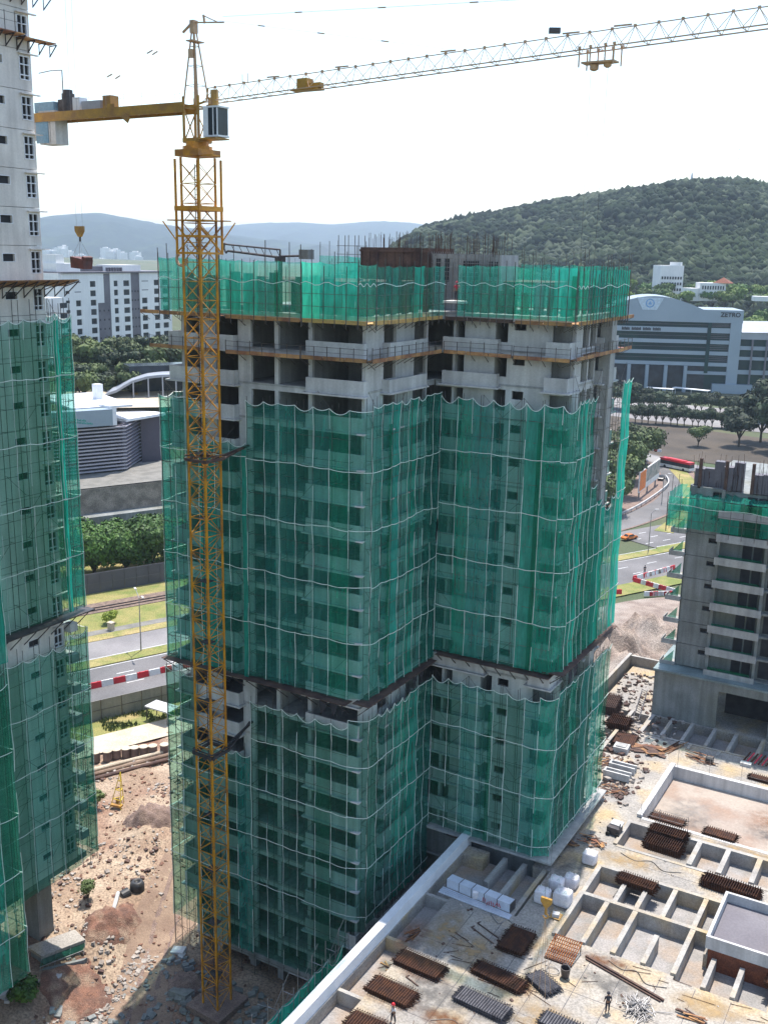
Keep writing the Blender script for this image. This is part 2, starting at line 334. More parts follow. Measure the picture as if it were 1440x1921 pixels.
# construction site soil laid over the ground
def gs(x, y): return ground(x, y)+0.13
g = MB().sheet(-128, -38.4, 26, 118, 150, 150, gs)
keep = [f for f in g.f if all((g.v[i][0]*NV.x+g.v[i][1]*NV.y) < 139.5 for i in f)]; g.f = keep
struct('site_ground', g, 'soil', smooth=True)
# dirt track and pale road inside the site, draped
def drape(name, pts, wid, m, dz=0.05):
    g = MB(); c = []
    for i in range(len(pts)-1):
        a = Vector(pts[i]); b = Vector(pts[i+1]); n = max(1, int((b-a).length/1.2))
        for k in range(n): c.append(a.lerp(b, k/n))
    c.append(Vector(pts[-1])); nw = 6
    for i, p in enumerate(c):
        d = (c[min(i+1, len(c)-1)]-c[max(i-1, 0)]).normalized(); q = Vector((-d.y, d.x))
        ww = wid*(1+0.12*nz(p.x, p.y, 0.15, 9))
        for k in range(nw+1):
            v = p+q*ww*(k/nw-0.5); g.v.append((v.x, v.y, ground(v.x, v.y)+.12+dz))
    for i in range(len(c)-1):
        for k in range(nw): a = i*(nw+1)+k; g.f.append((a, a+1, a+nw+2, a+nw+1))
    return struct(name, g, m, smooth=True)
drape('dirt_track', [(-44, 40), (-57, 55), (-62, 64), (-67.5, 73), (-71, 80), (-74, 88), (-77, 96)], 6.2, 'track', 0.07)
for dx in (-1.1, 1.1):
    drape('wheel_rut', [(-44+dx, 40), (-57+dx, 55), (-62+dx, 64), (-67.5+dx, 73), (-71+dx, 80), (-74+dx, 88)], .45, 'soil_b', 0.10)
strip('site_road', 131.2, 136.5, -30, 112, G+0.12, 'sand')
strip('site_verge', 136.5, 141.5, -30, 120, G+0.02, 'grass')
strip('verge', 142.5, 148.2, -220, 330, G+0.03, 'grass')
strip('road', 148.2, 161.6, -220, 330, G+0.02, 'asph')
strip('median_strip', 161.6, 164.8, -220, 195, G+0.16, 'grass', 0.2)
strip('median_strip', 161.6, 165.6, 195, 330, G+0.16, 'grass', 0.2)
strip('road', 164.8, 181, 195, 330, G+0.024, 'asph')
strip('road', 164.8, 173.2, -220, 150, G+0.02, 'asph_l')
strip('verge', 173.2, 176.0, -60, 135, G+0.10, 'grass', 0.12)
strip('pavement', 176.0, 178.2, -60, 135, G+0.12, 'pave', 0.12)
strip('verge', 178.2, 187.4, -60, 135, G+0.06, 'grass')
strip('railway_bed', 187.4, 193.0, -60, 135, G+0.16, 'ballast', 0.2)
strip('verge', 193.0, 199.4, -60, 135, G+0.05, 'grass')
strip('far_verge', 199.4, 222.8, -60, 140, G+0.03, 'grass')
for s in (188.6, 190.0): strip('rail', s, s+0.12, -60, 135, G+0.36, 'steel', 0.16)
g = MB()
for sr in (152.6, 157.0):
    for k in range(-60, 200, 9):
        a = sp(sr, k, 0); b = sp(sr+0.18, k+3, 0); g.add([sp(sr,k,G+0.03), sp(sr,k+3,G+0.03), sp(sr+0.2,k+3,G+0.03), sp(sr+0.2,k,G+0.03)], [(0,1,2,3)])
for sr in (150.8, 154.2, 157.6, 169.5, 173.5, 177.4):
    for k in range(196, 330, 6): g.add([sp(sr,k,G+0.03), sp(sr,k+2.6,G+0.03), sp(sr+0.22,k+2.6,G+0.03), sp(sr+0.22,k,G+0.03)], [(0,1,2,3)])
for sr, a, b in ((161.1, -60, 330), (165.3, -60, 195), (166.1, 196, 330), (148.7, 196, 330)):
    for k in range(a, b, 10): g.add([sp(sr,k,G+0.03), sp(sr,k+10,G+0.03), sp(sr+0.18,k+10,G+0.03), sp(sr+0.18,k,G+0.03)], [(0,1,2,3)])
struct('road_markings', g, 'mark')
def polyroad(name, pts, wid, m, z):
    g = MB()
    for i, p in enumerate(pts):
        a = Vector(pts[max(i-1, 0)]); b = Vector(pts[min(i+1, len(pts)-1)]); d = (b-a).normalized(); q = Vector((-d.y, d.x))*wid/2
        g.v += [(p[0]+q.x, p[1]+q.y, z), (p[0]-q.x, p[1]-q.y, z)]
    for i in range(len(pts)-1): g.f.append((2*i, 2*i+1, 2*i+3, 2*i+2))
    return struct(name, g, m)
def smooth_pts(pts, n=6):
    out = []
    P_ = [Vector(p) for p in pts]
    for i in range(len(P_)-1):
        p0 = P_[max(i-1,0)]; p1 = P_[i]; p2 = P_[i+1]; p3 = P_[min(i+2, len(P_)-1)]
        for k in range(n):
            t = k/n; out.append(tuple(0.5*((2*p1)+(p2-p0)*t+(2*p0-5*p1+4*p2-p3)*t*t+(3*p1-p0-3*p2+p3)*t**3)))
    out.append(tuple(P_[-1])); return out
slip = smooth_pts([(-96, 222), (-83, 250), (-76, 275), (-74, 300), (-80, 328), (-92, 356), (-112, 372), (-150, 388)])
polyroad('brown_verge', [(p[0]-4, p[1]+3) for p in slip], 19, 'soil_b', G+0.035)
polyroad('slip_road', slip, 8.5, 'asph', G+0.05)
cross = smooth_pts([(-190, 402), (-150, 384), (-120, 372), (-92, 358), (-60, 344), (-20, 332), (40, 318)])
polyroad('cross_road', cross, 10, 'asph_l', G+0.06)
polyroad('slip_island', smooth_pts([(-66, 262), (-66, 285), (-69, 303), (-76, 327), (-85, 347)]), 5, 'grass', G+0.10)
polyroad('embankment', smooth_pts([(-230, 430), (-150, 424), (-105, 404), (-50, 392), (40, 372)]), 66, 'grass_b', G+0.04)
polyroad('car_park', smooth_pts([(-260, 494), (-150, 482), (-90, 475), (60, 470)]), 60, 'asph_l', G+0.07)
polyroad('excavated_earth', smooth_pts([(-62, 150), (-56, 176), (-48, 196), (-38, 206)]), 22, 'bank', G+0.05)
# earth heaps
def mound(name, c, rx, ry, h, m, label=None, seed=0, rough=0.35):
    g = MB(); n = 26; k = 0
    def fn(x, y):
        r = max(0, math.hypot((x-c[0])/rx, (y-c[1])/ry)*1.12+.45*nz(x, y, 1.6/rx, seed+20)+.2*nz(x, y, 5/rx, seed+30))
        return (ground(x, y) if abs(c[2]-G) < 3 and y < 120 else c[2])-0.12+h*max(0, 1-r**1.6)*(1+rough*nz(x, y, 0.9/max(0.6, rx/6), seed)) + 0.14*h*nz(x, y, 1.6, seed)*max(0, 1-r) + (0.7*abs(nz(x*2.5, y, .25, seed)) if h > 3 else 0)*min(1, max(0, 1-r)*3)
    g.sheet(c[0]-rx, c[0]+rx, c[1]-ry, c[1]+ry, n, n, fn)
    return struct(name, g, m, smooth=True)
mound('earth_bank', (-52, 165, G), 15, 14, 7.5, 'bank', seed=4, rough=0.9)
mound('earth_bank', (-45, 178, G), 14, 13, 4.5, 'bank', seed=5, rough=0.9)
mound('earth_bank', (-58, 150, G), 9, 9, 4, 'soil_b', seed=8, rough=0.7)
mound('earth_heap', (-80.5, 86, G+0.4), 3.6, 3.4, 2.0, 'soil_b', seed=1)
mound('earth_heap', (-79.0, 90, G+0.1), 3.6, 2.8, 1.6, 'soil_b', seed=2)
mound('red_earth_heap', (-71.2, 69.6, ground(-71,69)), 3.0, 4.0, 1.2, 'soil_r', seed=3)
mound('red_earth_heap', (-67.6, 61.0, ground(-67,61)), 5.0, 4.0, 0.9, 'soil_r', seed=6)
mound('rubble_heap', (-60.2, 68.4, ground(-60,68)), 2.6, 2.2, 1.3, 'soil_b', seed=7)
# loose stones and debris on the site: uncountable
def scatter(name, n, fn, m, label, smin=0.08, smax=0.4):
    g = MB()
    for i in range(n):
        q = fn()
        if q is None: continue
        x, y, z = q; r = smin+(smax-smin)*rnd()**2.5
        g.obox((x, y, z+r*0.25), (r*U(.8,1.6), r*U(.8,1.4), r*U(.4,.9)), U(0,3), U(-.4,.4), U(-.4,.4))
    o = g.build(name, m); return tag(o, label, 'debris', kind='stuff')
def fsite():
    x, y = U(-98, -62), U(56, 104)
    if x > -66 and y > 70: return None
    if abs((x+67.5)-(y-73)*-0.35) < 3 and rnd() < .9: return None
    if nz(x, y, 0.16, 2)+.6*nz(x, y, .55, 6) < 0.02: return None
    return x, y, gs(x, y)
scatter('loose_rubble', 6000, fsite, 'rubble', 'pale stones and rubble strewn over the bare site between the two netted towers', 0.04, 0.38)
scatter('dark_debris', 1300, fsite, 'timber_d', 'dark scraps of timber and clods strewn over the site ground', 0.06, 0.45)
scatter('clods', 2600, lambda: (lambda x, y: (x, y, gs(x, y)))(U(-96, -55), U(54, 102)), 'soil_r', 'small brown earth clods all over the site ground', 0.04, 0.3)
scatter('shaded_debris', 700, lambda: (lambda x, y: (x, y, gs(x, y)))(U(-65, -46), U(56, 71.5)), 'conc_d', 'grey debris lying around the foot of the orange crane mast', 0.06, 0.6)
def ftrack():
    y = U(55, 70); x = -64.5+U(-1.2, 1.2)-(y-60)*0.2; return x, y, gs(x, y)
scatter('trench_rubble', 500, ftrack, 'rubble', 'line of pale rubble along the trench beside the dirt track', 0.06, 0.38)
# ------------------------------------------------------------------ vegetation
def crown(mb, c, rx, rz, n, leaf, lobes=9, seed=0):
    rs = random.Random(seed); c = Vector(c); L = []
    for i in range(lobes):
        a = rs.uniform(0, 6.283); e = rs.uniform(-0.35, 1.0); rr = rs.uniform(0.35, 0.62)
        L.append((c+Vector((math.cos(a)*rx*rr, math.sin(a)*rx*rr, e*rz*0.55)), rx*rs.uniform(0.38, 0.58), rz*rs.uniform(0.35, 0.5)))
    L.append((c, rx*0.7, rz*0.75))
    for i in range(n):
        lc, lr, lz = L[rs.randrange(len(L))]
        u = rs.uniform(-0.75, 1); a = rs.uniform(0, 6.283); q = math.sqrt(1-u*u); k = rs.uniform(0.72, 1.08)
        p = lc+Vector((q*math.cos(a)*lr*k, q*math.sin(a)*lr*k, u*lz*k))
        nrm = (p-lc+Vector((rs.uniform(-.6,.6)*lr, rs.uniform(-.6,.6)*lr, rs.uniform(-.3,.7)*lz))).normalized()
        t1 = nrm.cross(Vector((rs.uniform(-1,1), rs.uniform(-1,1), rs.uniform(-1,1)))).normalized(); t2 = nrm.cross(t1)
        s1 = leaf*rs.uniform(0.6, 1.3); s2 = leaf*rs.uniform(0.5, 1.0)
        mb.add([p-t1*s1-t2*s2*.3, p+t2*s2*-1, p+t1*s1+t2*s2*.2, p+t2*s2], [(0,1,2,3)])
    for lc, lr, lz in L: mb.blob(lc, lr*0.72, 0.3, 1, lz/lr)
def make_tree(name, h, rx, rz, n, leaf, m, label, cat='tree', seed=0, bare=0.3, group=None):
    t = thing(name, label, cat, group=group)
    tr = MB(); z0 = h-rz*1.7; tr.tube((0,0,-0.4), (0.1,0,z0*0.6), h*0.03, 6, h*0.022); rs = random.Random(seed+5)
    for i in range(6):
        a = i*1.05+rs.uniform(-.3,.3); tr.tube((0.1,0,z0*0.55), (math.cos(a)*rx*0.55, math.sin(a)*rx*0.55, h-rz*rs.uniform(0.5,1.1)), h*0.016, 5, h*0.004)
    tr.tube((0.1,0,z0*0.55), (0,0,h-rz*0.6), h*0.02, 5, h*0.006)
    tr.build('trunk', 'bark', t)
    c = MB(); crown(c, (0,0,h-rz), rx, rz, n, leaf, 10, seed); c.build('crown', m, t)
    return t
def grow(protos, spots, labels, group):
    for i, (x, y, z, s) in enumerate(spots):
        p = protos[i % len(protos)]; lb = labels[i] if i < len(labels) else labels[-1]
        sc3 = (s*U(.92,1.1), s*U(.92,1.1), s)
        if p.get('used') is None:
            p['used'] = 1; p.location = (x, y, z); p.rotation_euler = (0,0,U(0,6)); p.scale = sc3; p['label'] = lb; p['group'] = group
        else:
            d = dup(p, (x, y, z), U(0,6), lb, sc3, group)
# bright trees behind the hoarding on the left
pa = [make_tree('broadleaf_tree', 10, 6.0, 5.4, 7000, 0.30, 'leaf', 'x', seed=11), make_tree('broadleaf_tree', 10, 6.2, 5.6, 7000, 0.32, 'leaf', 'x', seed=12)]
sp_ = []
for px, py, s in ((178, 1082, 1.2), (283, 1070, 1.38), (238, 1076, 1.12), (330, 1062, 1.2)):
    p = atz(px, py, G); sp_.append((p.x-1.5, p.y+1.5, G, s))
grow(pa, sp_, ['bright green broadleaf tree, left one behind the dark hoarding, next to the left tower netting', 'bright green tall broadleaf tree behind the dark hoarding, just left of the central tower netting',
    'bright green broadleaf tree in the middle of the clump behind the dark hoarding', 'broadleaf tree mostly hidden behind the left edge of the central tower netting'], 'bright trees behind the dark hoarding')
b = make_tree('yellow_shrub', 2.4, 1.5, 1.1, 900, 0.16, 'leaf_y', 'small yellow-green shrub on the grass between railway and pavement', 'shrub', 21); p = atz(206, 1170, G); b.location = (p.x, p.y, G); b.scale = (1.1, 1.1, 1.15)
b = make_tree('leafy_bush', 2.2, 1.5, 1.1, 800, 0.2, 'leaf', 'green leafy bush beside the concrete culvert at the bottom left', 'bush', 22); b.location = (-70.4, 57.2, ground(-70.4, 57.2))
b = make_tree('sapling', 2.6, 1.2, 1.1, 350, 0.13, 'leaf_m', 'thin olive sapling on rubble beside the left tower column', 'sapling', 23); p = atz(165, 1690, G); b.location = (p.x, p.y, G)
b = make_tree('sapling', 2.4, 1.1, 1.0, 350, 0.13, 'leaf_m', 'small green sapling at the foot of the left tower netting, beyond the rubble', 'sapling', 24); p = atz(182, 1515, G); b.location = (p.x, p.y, G)
g = MB()
for i in range(2600):
    s = U(136.8, 141.2); t = U(48, 78); x = NV.x*s+DV.x*t; y = NV.y*s+DV.y*t
    if nz(x, y, 0.35, 1) < -0.1: continue
    h = U(.2,.8); a = U(0,6); g.add([(x, y, G), (x+.3*math.cos(a), y+.3*math.sin(a), G+.1), (x+U(-.2,.2), y+U(-.2,.2), G+h)], [(0,1,2)])
tag(g.build('weeds', 'leaf_m'), 'rough green weeds along the foot of the site hoarding', 'weeds', kind='stuff')
g = MB()
for i in range(5200):
    x, y = U(-52, -31), U(140, 146.5); h = U(.3,1.3)*(1-((y-143.2)/4)**2); a = U(0,6)
    g.add([(x, y, G+3.6), (x+.5*math.cos(a), y+.5*math.sin(a), G+4), (x+U(-.3,.3), y+U(-.3,.3), G+3.8+h)], [(0,1,2)])
tag(g.build('green_undergrowth', 'leaf'), 'strip of bright green undergrowth below the excavated earth bank', 'undergrowth', kind='stuff')
mound('undergrowth_bank', (-41, 143.4, G+2.2), 13, 4.2, 2.4, 'soil_b', seed=9)
# dark trees on the right, roadside row, trees around the billboard
pd = [make_tree('roadside_tree', 9, 4.6, 3.4, 1500, 0.42, 'leaf_d', 'x', seed=s_) for s_ in (31, 32, 33)]
row = []
for i in range(15):
    px = 1188+i*13.5+U(-3,3); p = atz(px, 793+(px-1180)*0.06, G); row.append((p.x, p.y, G, U(.8,1.05)))
row2 = []
for i in range(13):
    p = atz(1180+i*17+U(-4,4), 770+i*.6, G); row2.append((p.x, p.y, G, U(.8,1.15)))
grow(pd, row, ['%s dark round tree from the left in the car park row below the office' % o for o in ('first','second','third','fourth','fifth','sixth','seventh','eighth','ninth','tenth','eleventh','twelfth','thirteenth','fourteenth','fifteenth')], 'row of dark trees along the car park')
grow(pd, row2, ['%s dark tree from the left in the rear car park row, nearest the office' % ordn(i) for i in range(13)], 'rear row of dark trees along the car park')
sp_ = []
for px, py, s in ((1172, 770, 1.5), (1148, 765, 1.5), (1205, 768, 1.2), (1425, 830, 2.2), (1385, 838, 1.7), (1440, 790, 2.1), (1462, 850, 2.3), (1480, 800, 2.2)):
    p = atz(px, py, G); sp_.append((p.x, p.y, G, s))
grow(pd, sp_, ['large dark tree at the left end of the car-park row, beside the green netting', 'dark tree behind the right edge of the central tower netting, below the office', 'dark tree standing just right of the largest one at the left end of the row',
   'big dark spreading tree at the right edge, above the concrete frame building', 'dark tree forming the left flank of the big clump at the right edge', 'dark tree behind the big clump at the right edge, near the office wing', 'dark tree mostly outside the right edge, lower one', 'dark tree mostly outside the right edge, upper one'], 'dark trees around the office grounds')
pm = [make_tree('olive_tree', 9, 4.6, 3.6, 1900, 0.36, 'leaf_m', 'x', seed=s_) for s_ in (41, 42)]
sp_ = []
for px, py, s in ((1308, 838, 0.95), (1180, 902, 1.6), (1163, 932, 1.6), (1208, 872, 1.5), (1170, 880, 1.6), (1150, 955, 1.2), (1138, 965, 1.4), (1150, 905, 1.8), (1190, 862, 1.5)):
    p = atz(px, py, G); sp_.append((p.x, p.y, G, s))
grow(pm, sp_, ['small olive-green tree standing alone on the brown embankment', 'olive-green tree behind the billboard, nearest one', 'olive tree right of the netting and left of the billboard', 'olive tree behind the top of the billboard', 'tall olive tree between the netting and the billboard, farther back',
   'lower olive tree right beside the bright netting strip', 'olive tree hidden behind the bright netting strip, lowest one', 'olive tree partly hidden by the bright netting strip', 'olive tree highest in the clump behind the billboard'], 'olive trees beside the slip road')
# trees in front of the white apartment block and around the curved-roof hall
pl = [make_tree('scrub_tree', 8, 4.2, 3.4, 1100, 0.42, mm, 'x', seed=s_) for s_, mm in ((51, 'leaf_m'), (52, 'leaf_d'), (53, 'leaf_m'))]
sp_ = []
for r_, (d0, n_, py) in enumerate(((366, 12, 0), (346, 12, 0), (328, 11, 0), (308, 8, 0))):
    for i in range(n_):
        px = 128+i*(225/n_)+U(-6,6); 
        if r_ == 3 and px > 250: continue
        q = atd(px, 700, d0+U(-5,5)); z = ground(q.x, q.y); sp_.append((q.x, q.y, z-0.5-(3.5 if r_ == 0 else 0), U(.8,1.15)*(1.25 if r_ < 2 else 1)))
lb = []
for i in range(len(sp_)):
    lb.append('')
for r_, nme in enumerate(('farthest','second','third','nearest')):
    idx = [k for k in range(len(sp_)) if k//12 == r_] if r_ < 2 else []
ks = 0
for nme, n_ in (('farthest',12),('second farthest',12),('second nearest',11),('nearest',len(sp_)-35)):
    for q in range(n_): lb[ks] = '%s tree from the left, %s row of the tree belt below the white block' % (ordn(q), nme); ks += 1
grow(pl, sp_, lb, 'belt of trees below the white apartment block')
# trees on the rise behind the office
pk = [make_tree('hillside_tree', 14, 8.5, 6.2, 900, 0.95, mm, 'x', seed=s_) for s_, mm in ((61, 'leaf_l'), (62, 'leaf'), (63, 'leaf_l'))]
sp_ = []
for d0, y0 in ((640, 0), (690, 0), (740, 0), (790, 0), (840, 0)):
    for i in range(13):
        px = 1120+i*29+U(-9,9); q = atd(px, 560, d0+U(-18,18)); sp_.append((q.x, q.y, ground(q.x, q.y)-1+(d0-640)*0.08+(px-1120)*0.0, U(.75,1.1)))
grow(pk, sp_, ['%s tree from the left, %s row on the rise behind the office' % (ordn(i % 13), ('front','second','middle','fourth','rearmost')[i//13]) for i in range(65)], 'trees on the rise behind the office')
# wooded hills: base terrain in polar steps plus the forest itself
def hill(name, prof, d_base, d_ridge, d_back, zb, m, na=90, nr=26, amp=10, seed=0):
    def H(px): 
        for i in range(len(prof)-1):
            if prof[i][0] <= px <= prof[i+1][0]:
                t = (px-prof[i][0])/(prof[i+1][0]-prof[i][0]); t = t*t*(3-2*t)*0.35+t*0.65; return prof[i][1]*(1-t)+prof[i+1][1]*t
        return prof[-1][1]
    x0 = prof[0][0]; x1 = prof[-1][0]
    def surf(px, r):
        zr = atd(px, H(px), d_ridge).z; q = atd(px, 500, 1000); a = Vector((q.x, q.y, 0)).normalized()
        if r < 0.7: k = r/0.7; d = d_base+(d_ridge-d_base)*k; zz = zb+(zr-zb)*(sst(0, 1, k)*0.6+k*0.4)
        else: k = (r-0.7)/0.3; d = d_ridge+(d_back-d_ridge)*k; zz = zr-(zr-zb)*k*k
        p = a*d; e = math.sin(min(1, r/0.7)*math.pi)
        zz += amp*e*(noise.noise(Vector((p.x*0.0045, p.y*0.0045, seed)))*1.5+0.5*noise.noise(Vector((p.x*0.013, p.y*0.013, seed))))
        return Vector((p.x, p.y, zz))
    g = MB()
    for j in range(nr+1):
        for i in range(na+1): g.v.append(tuple(surf(x0+(x1-x0)*i/na, j/nr)))
    for j in range(nr):
        for i in range(na): a = j*(na+1)+i; g.f.append((a, a+1, a+na+2, a+na+1))
    struct(name, g, m, smooth=True); return surf, x0, x1
surf, hx0, hx1 = hill('hill', [(600, 520), (700, 500), (755, 455), (790, 433), (850, 418), (900, 408), (960, 397), (1040, 381), (1100, 371), (1160, 364), (1210, 356), (1260, 348), (1300, 347), (1350, 346), (1400, 352), (1470, 356), (1600, 372), (1800, 400)], 760, 1500, 2000, 15, 'leaf_h', amp=26, seed=3)
g = MB()
g_l = MB()
for i in range(22000):
    px = U(hx0+130, 1560); r = U(0.02, 0.74) if rnd() < .93 else U(0.66, 0.73); p = surf(px, r); rr = U(2.6, 5.2) if rnd() < .9 else U(5.2, 6.8)
    (g_l if rnd() < .16 or noise.noise(p*.012) > .32 else g).blob(p+Vector((0, 0, rr*0.35)), rr, 0.45, 1, U(.75,1.15))
tag(g_l.build('light_crowned_forest', mat('light_hill_foliage', (0.042, 0.064, 0.024), (0.024, 0.040, 0.019), .02, .95, fine=.4), None, True), 'lighter green crowns scattered through the forest on the hill', 'forest', kind='stuff')
o = tag(g.build('hillside_forest', 'leaf_h', None, True), 'dense forest covering the hill behind the glass office', 'forest', kind='stuff')
hill('far_mountain', [(-300, 430), (-100, 425), (60, 412), (110, 404), (150, 401), (190, 399), (240, 408), (300, 420), (360, 428), (430, 440), (520, 452), (640, 462), (800, 470)], 5200, 8200, 9800, -3, 'leaf_h', na=120, nr=30, amp=45, seed=11)
hill('far_mountain', [(100, 470), (220, 446), (300, 436), (400, 426), (480, 419), (560, 417), (620, 421), (700, 415), (760, 417), (840, 428), (900, 440), (1000, 448), (1200, 440), (1500, 430)], 7600, 11500, 13500, -3, 'leaf_h', na=120, nr=30, amp=50, seed=14)
# ------------------------------------------------------------------ central tower
ST = 3.05; ZT = 60.9
def zs(k): return ZT-ST*k
ct = thing('concrete_tower', 'unfinished grey concrete apartment tower in the centre, two stepped wings wrapped in green netting', 'tower block', (-50, 85, -4.5))
LWX0, LWX1, LWY = -63.4, -44.0, 73.9
RWX1, RWY = -31.5, 86.5; YB = 100.0; BACK = 104.0
foot = [(LWX0, LWY), (LWX1, LWY), (LWX1, RWY), (RWX1, RWY), (RWX1, YB), (LWX0, BACK-6)]
TH = 0.3
def storey(k):
    z1 = zs(k)-0.18; z0 = zs(k+1); w_ = MB(); first = k >= 19
    c = 0.012*(k % 2)
    def fx(x0, x1, a=0, b=9, y=LWY, t=TH): w_.box(x0, x1, y, y+t+c, max(z0, z0+a), min(z1, z0+b))
    def fy(y0, y1, a=0, b=9, x=LWX1, t=TH): w_.box(x-t-c, x, y0, y1, max(z0, z0+a), min(z1, z0+b))
    if k < 21:
        for a, b in ((-63.4,-63.0),(-61.3,-59.5),(-57.0,-55.6),(-53.1,-52.7),(-49.6,-49.2)): fx(a, b)
        for a, b in ((-63.0,-61.3),(-59.5,-57.0),(-55.6,-53.1),(-52.7,-49.6),(-49.2,-44.3)): fx(a, b, 2.45)
        w_.box(-44.3, -44.0, LWY, 76.6, z0, z1)
        fy(76.6, 76.9, 0, 9); fy(76.9, 79.0, 0, 0.75); fy(76.9, 79.0, 2.55); fy(79.0, 82.3); fy(82.3, 86.5, 2.5)
        fy(84.6, 84.9)
    if k < 17:
        for a, b in ((-42.25,-42.0),(-41.1,-38.1),(-36.9,-36.3),(-35.2,-32.8)): fx(a, b, y=RWY)
        fx(-43.9, -42.25, 2.4, y=RWY); fx(-42.0, -41.1, 2.4, y=RWY)
        fx(-38.1, -36.9, 2.55, y=RWY); fx(-38.1, -36.9, 0, 0.65, y=RWY)
        fx(-36.3, -35.2, 0, 1.75, y=RWY); fx(-36.3, -35.2, 2.5, y=RWY); fx(-32.8, -31.5, 2.4, y=RWY)
        for a, b in ((88.9,90.8),(92.4,92.8),(94.3,94.7),(98.9,99.4)): fy(a, b, x=RWX1)
        for a, b in ((86.8,88.9),(90.8,92.4),(92.8,94.3),(94.7,98.9)): fy(a, b, 2.4, x=RWX1)
        for a, b in ((90.8,92.4),(92.8,94.3)): fy(a, b, 0, .15, x=RWX1)
    w_.build('facade_wall', 'conc_l', ct)
for k in range(21): storey(k)
def inset(p, d): return [(p[0][0]+d, p[0][1]+d), (p[1][0]-d, p[1][1]+d), (p[2][0]-d, p[2][1]+d), (p[3][0]-d, p[3][1]+d), (p[4][0]-d, p[4][1]-d), (p[5][0]+d, p[5][1]-d)]
for k in range(22):
    g = MB(); z = zs(k); g.prism(inset(foot, -0.06 if k < 17 else -0.06), z-0.18, z)
    g.build('floor_slab', 'conc', ct)
# balconies: upstand wall and drip ledge
def balcony(pts, z, h, m='conc_l', t=0.12, led=0.35):
    b = MB()
    for i in range(len(pts)-1):
        (x0, y0), (x1, y1) = pts[i], pts[i+1]
        if abs(x1-x0) > abs(y1-y0): b.box(min(x0,x1)-t/2, max(x0,x1)+t/2, y0-t/2, y0+t/2, z-0.28, z+h)
        else: b.box(x0-t/2+.003, x0+t/2-.003, min(y0,y1)+t/2, max(y0,y1)-t/2 if i < len(pts)-2 else max(y0,y1), z-0.277, z+h)
    xs_ = [p[0] for p in pts]; ys_ = [p[1] for p in pts]
    b.box(min(xs_)-led, max(xs_)+led*0.9, min(ys_)-led, max(ys_), z-0.42, z-0.285)
    return b.build('balcony', m, ct)
for k in range(1, 20):
    z = zs(k)
    balcony([(-57.0, LWY), (-57.0, 73.2), (-64.2, 73.2), (-64.2, 75.6)][::1], z, 0.95) if not (7 < k < 9) else balcony([(-57.0, LWY), (-57.0, 73.2), (-64.2, 73.2), (-64.2, 75.6)], z, 0.95)
    balcony([(-49.3, LWY-.2), (-49.3, 73.2), (-43.75, 73.2), (-43.75, 73.85)], z, 0.95)
    balcony([(-43.95, 76.7), (-43.3, 76.7), (-43.3, 83.4), (-43.95, 83.4)], z, 0.85 if k % 2 else 0.8)
    if k < 17:
        balcony([(-42.9, RWY-.05), (-42.9, 85.9), (-37.6, 85.9), (-37.6, RWY-.05)], z, 0.9)
        balcony([(-33.0, RWY-.05), (-33.0, 85.9), (-30.95, 85.9), (-30.95, 88.8)], z, 0.95)
        balcony([(-31.5, 94.8), (-30.9, 94.8), (-30.9, 99.2)], z, 0.9)
# interior walls
g = MB()
for x in (-63.3, -61.25, -57.0, -53.0, -49.5): g.box(x, x+0.15, LWY+.3, 79.9, -4.4, 60.6)
g.box(-45.9, -45.75, 77.0, 79.9, -4.4, 60.6)
g.box(-63.35, -44.35, 80.0, 80.2, -4.4, 60.58)
for y in (80.3, 84.9): g.box(-48, -44.35, y, y+.15, -4.4, 60.57)
g.box(-48.2, -48.0, 80.2, 93, -4.4, 60.56)
for x in (-42.1, -38.3, -34.9): g.box(x, x+.15, RWY+.35, 91.9, -4.4, 60.6)
g.box(-47.9, -34.8, 92.0, 92.2, -4.4, 60.59); g.box(-34.6, -34.4, 89, 99.8, -4.4, 60.58)
for y in (88.8, 92.3, 94.2, 98.8): g.box(-34.4, -31.85, y, y+.15, -4.4, 60.6)
g.build('interior_wall', 'conc', ct)
# tall fair-faced column on the right flank and columns under the wings
g = MB().box(-31.3, -30.2, 95.0, 96.4, 9, 60.5); g.build('column', 'conc', ct)
for x, y in ((-63,74.3),(-60.5,74.3),(-56.3,74.3),(-52.9,74.3),(-49.4,74.3),(-44.5,74.3),(-44.5,79),(-44.5,84)):
    MB().box(x-.35, x+.35, y-.3, y+.45, -5.5, zs(20)-.2).build('column', 'conc', ct)
g = MB()
g.box(-58.5, -45, 73.0, 73.85, -2.9, -2.2); g.build('edge_beam', 'conc_d', ct)
# base of the right wing behind the podium
g = MB(); z0, z1 = 6.2, zs(16)-.5
for a, b in ((-44.0,-41.2),(-36.8,-35.6),(-34.6,-31.6)): g.box(a, b, 86.6, 86.9, z0, zs(16)-.4)
g.box(-41.2, -36.8, 86.6, 86.9, z0, 8.4); g.box(-35.6, -34.6, 86.62, 86.9, z0, 9.6)
g.box(-31.9, -31.6, 86.9, 99.4, z0, zs(16)-.4)
g.build('plinth_wall', 'conc_d', ct)
MB().box(-41.15, -36.85, 86.7, 86.8, 8.45, 9.0).build('brick_infill', 'brick', ct)
# ground-to-podium core behind gap
MB().box(-44.0, -39.0, 87.2, 87.5, -4.4, 10).build('retaining_wall', 'conc_d', ct)
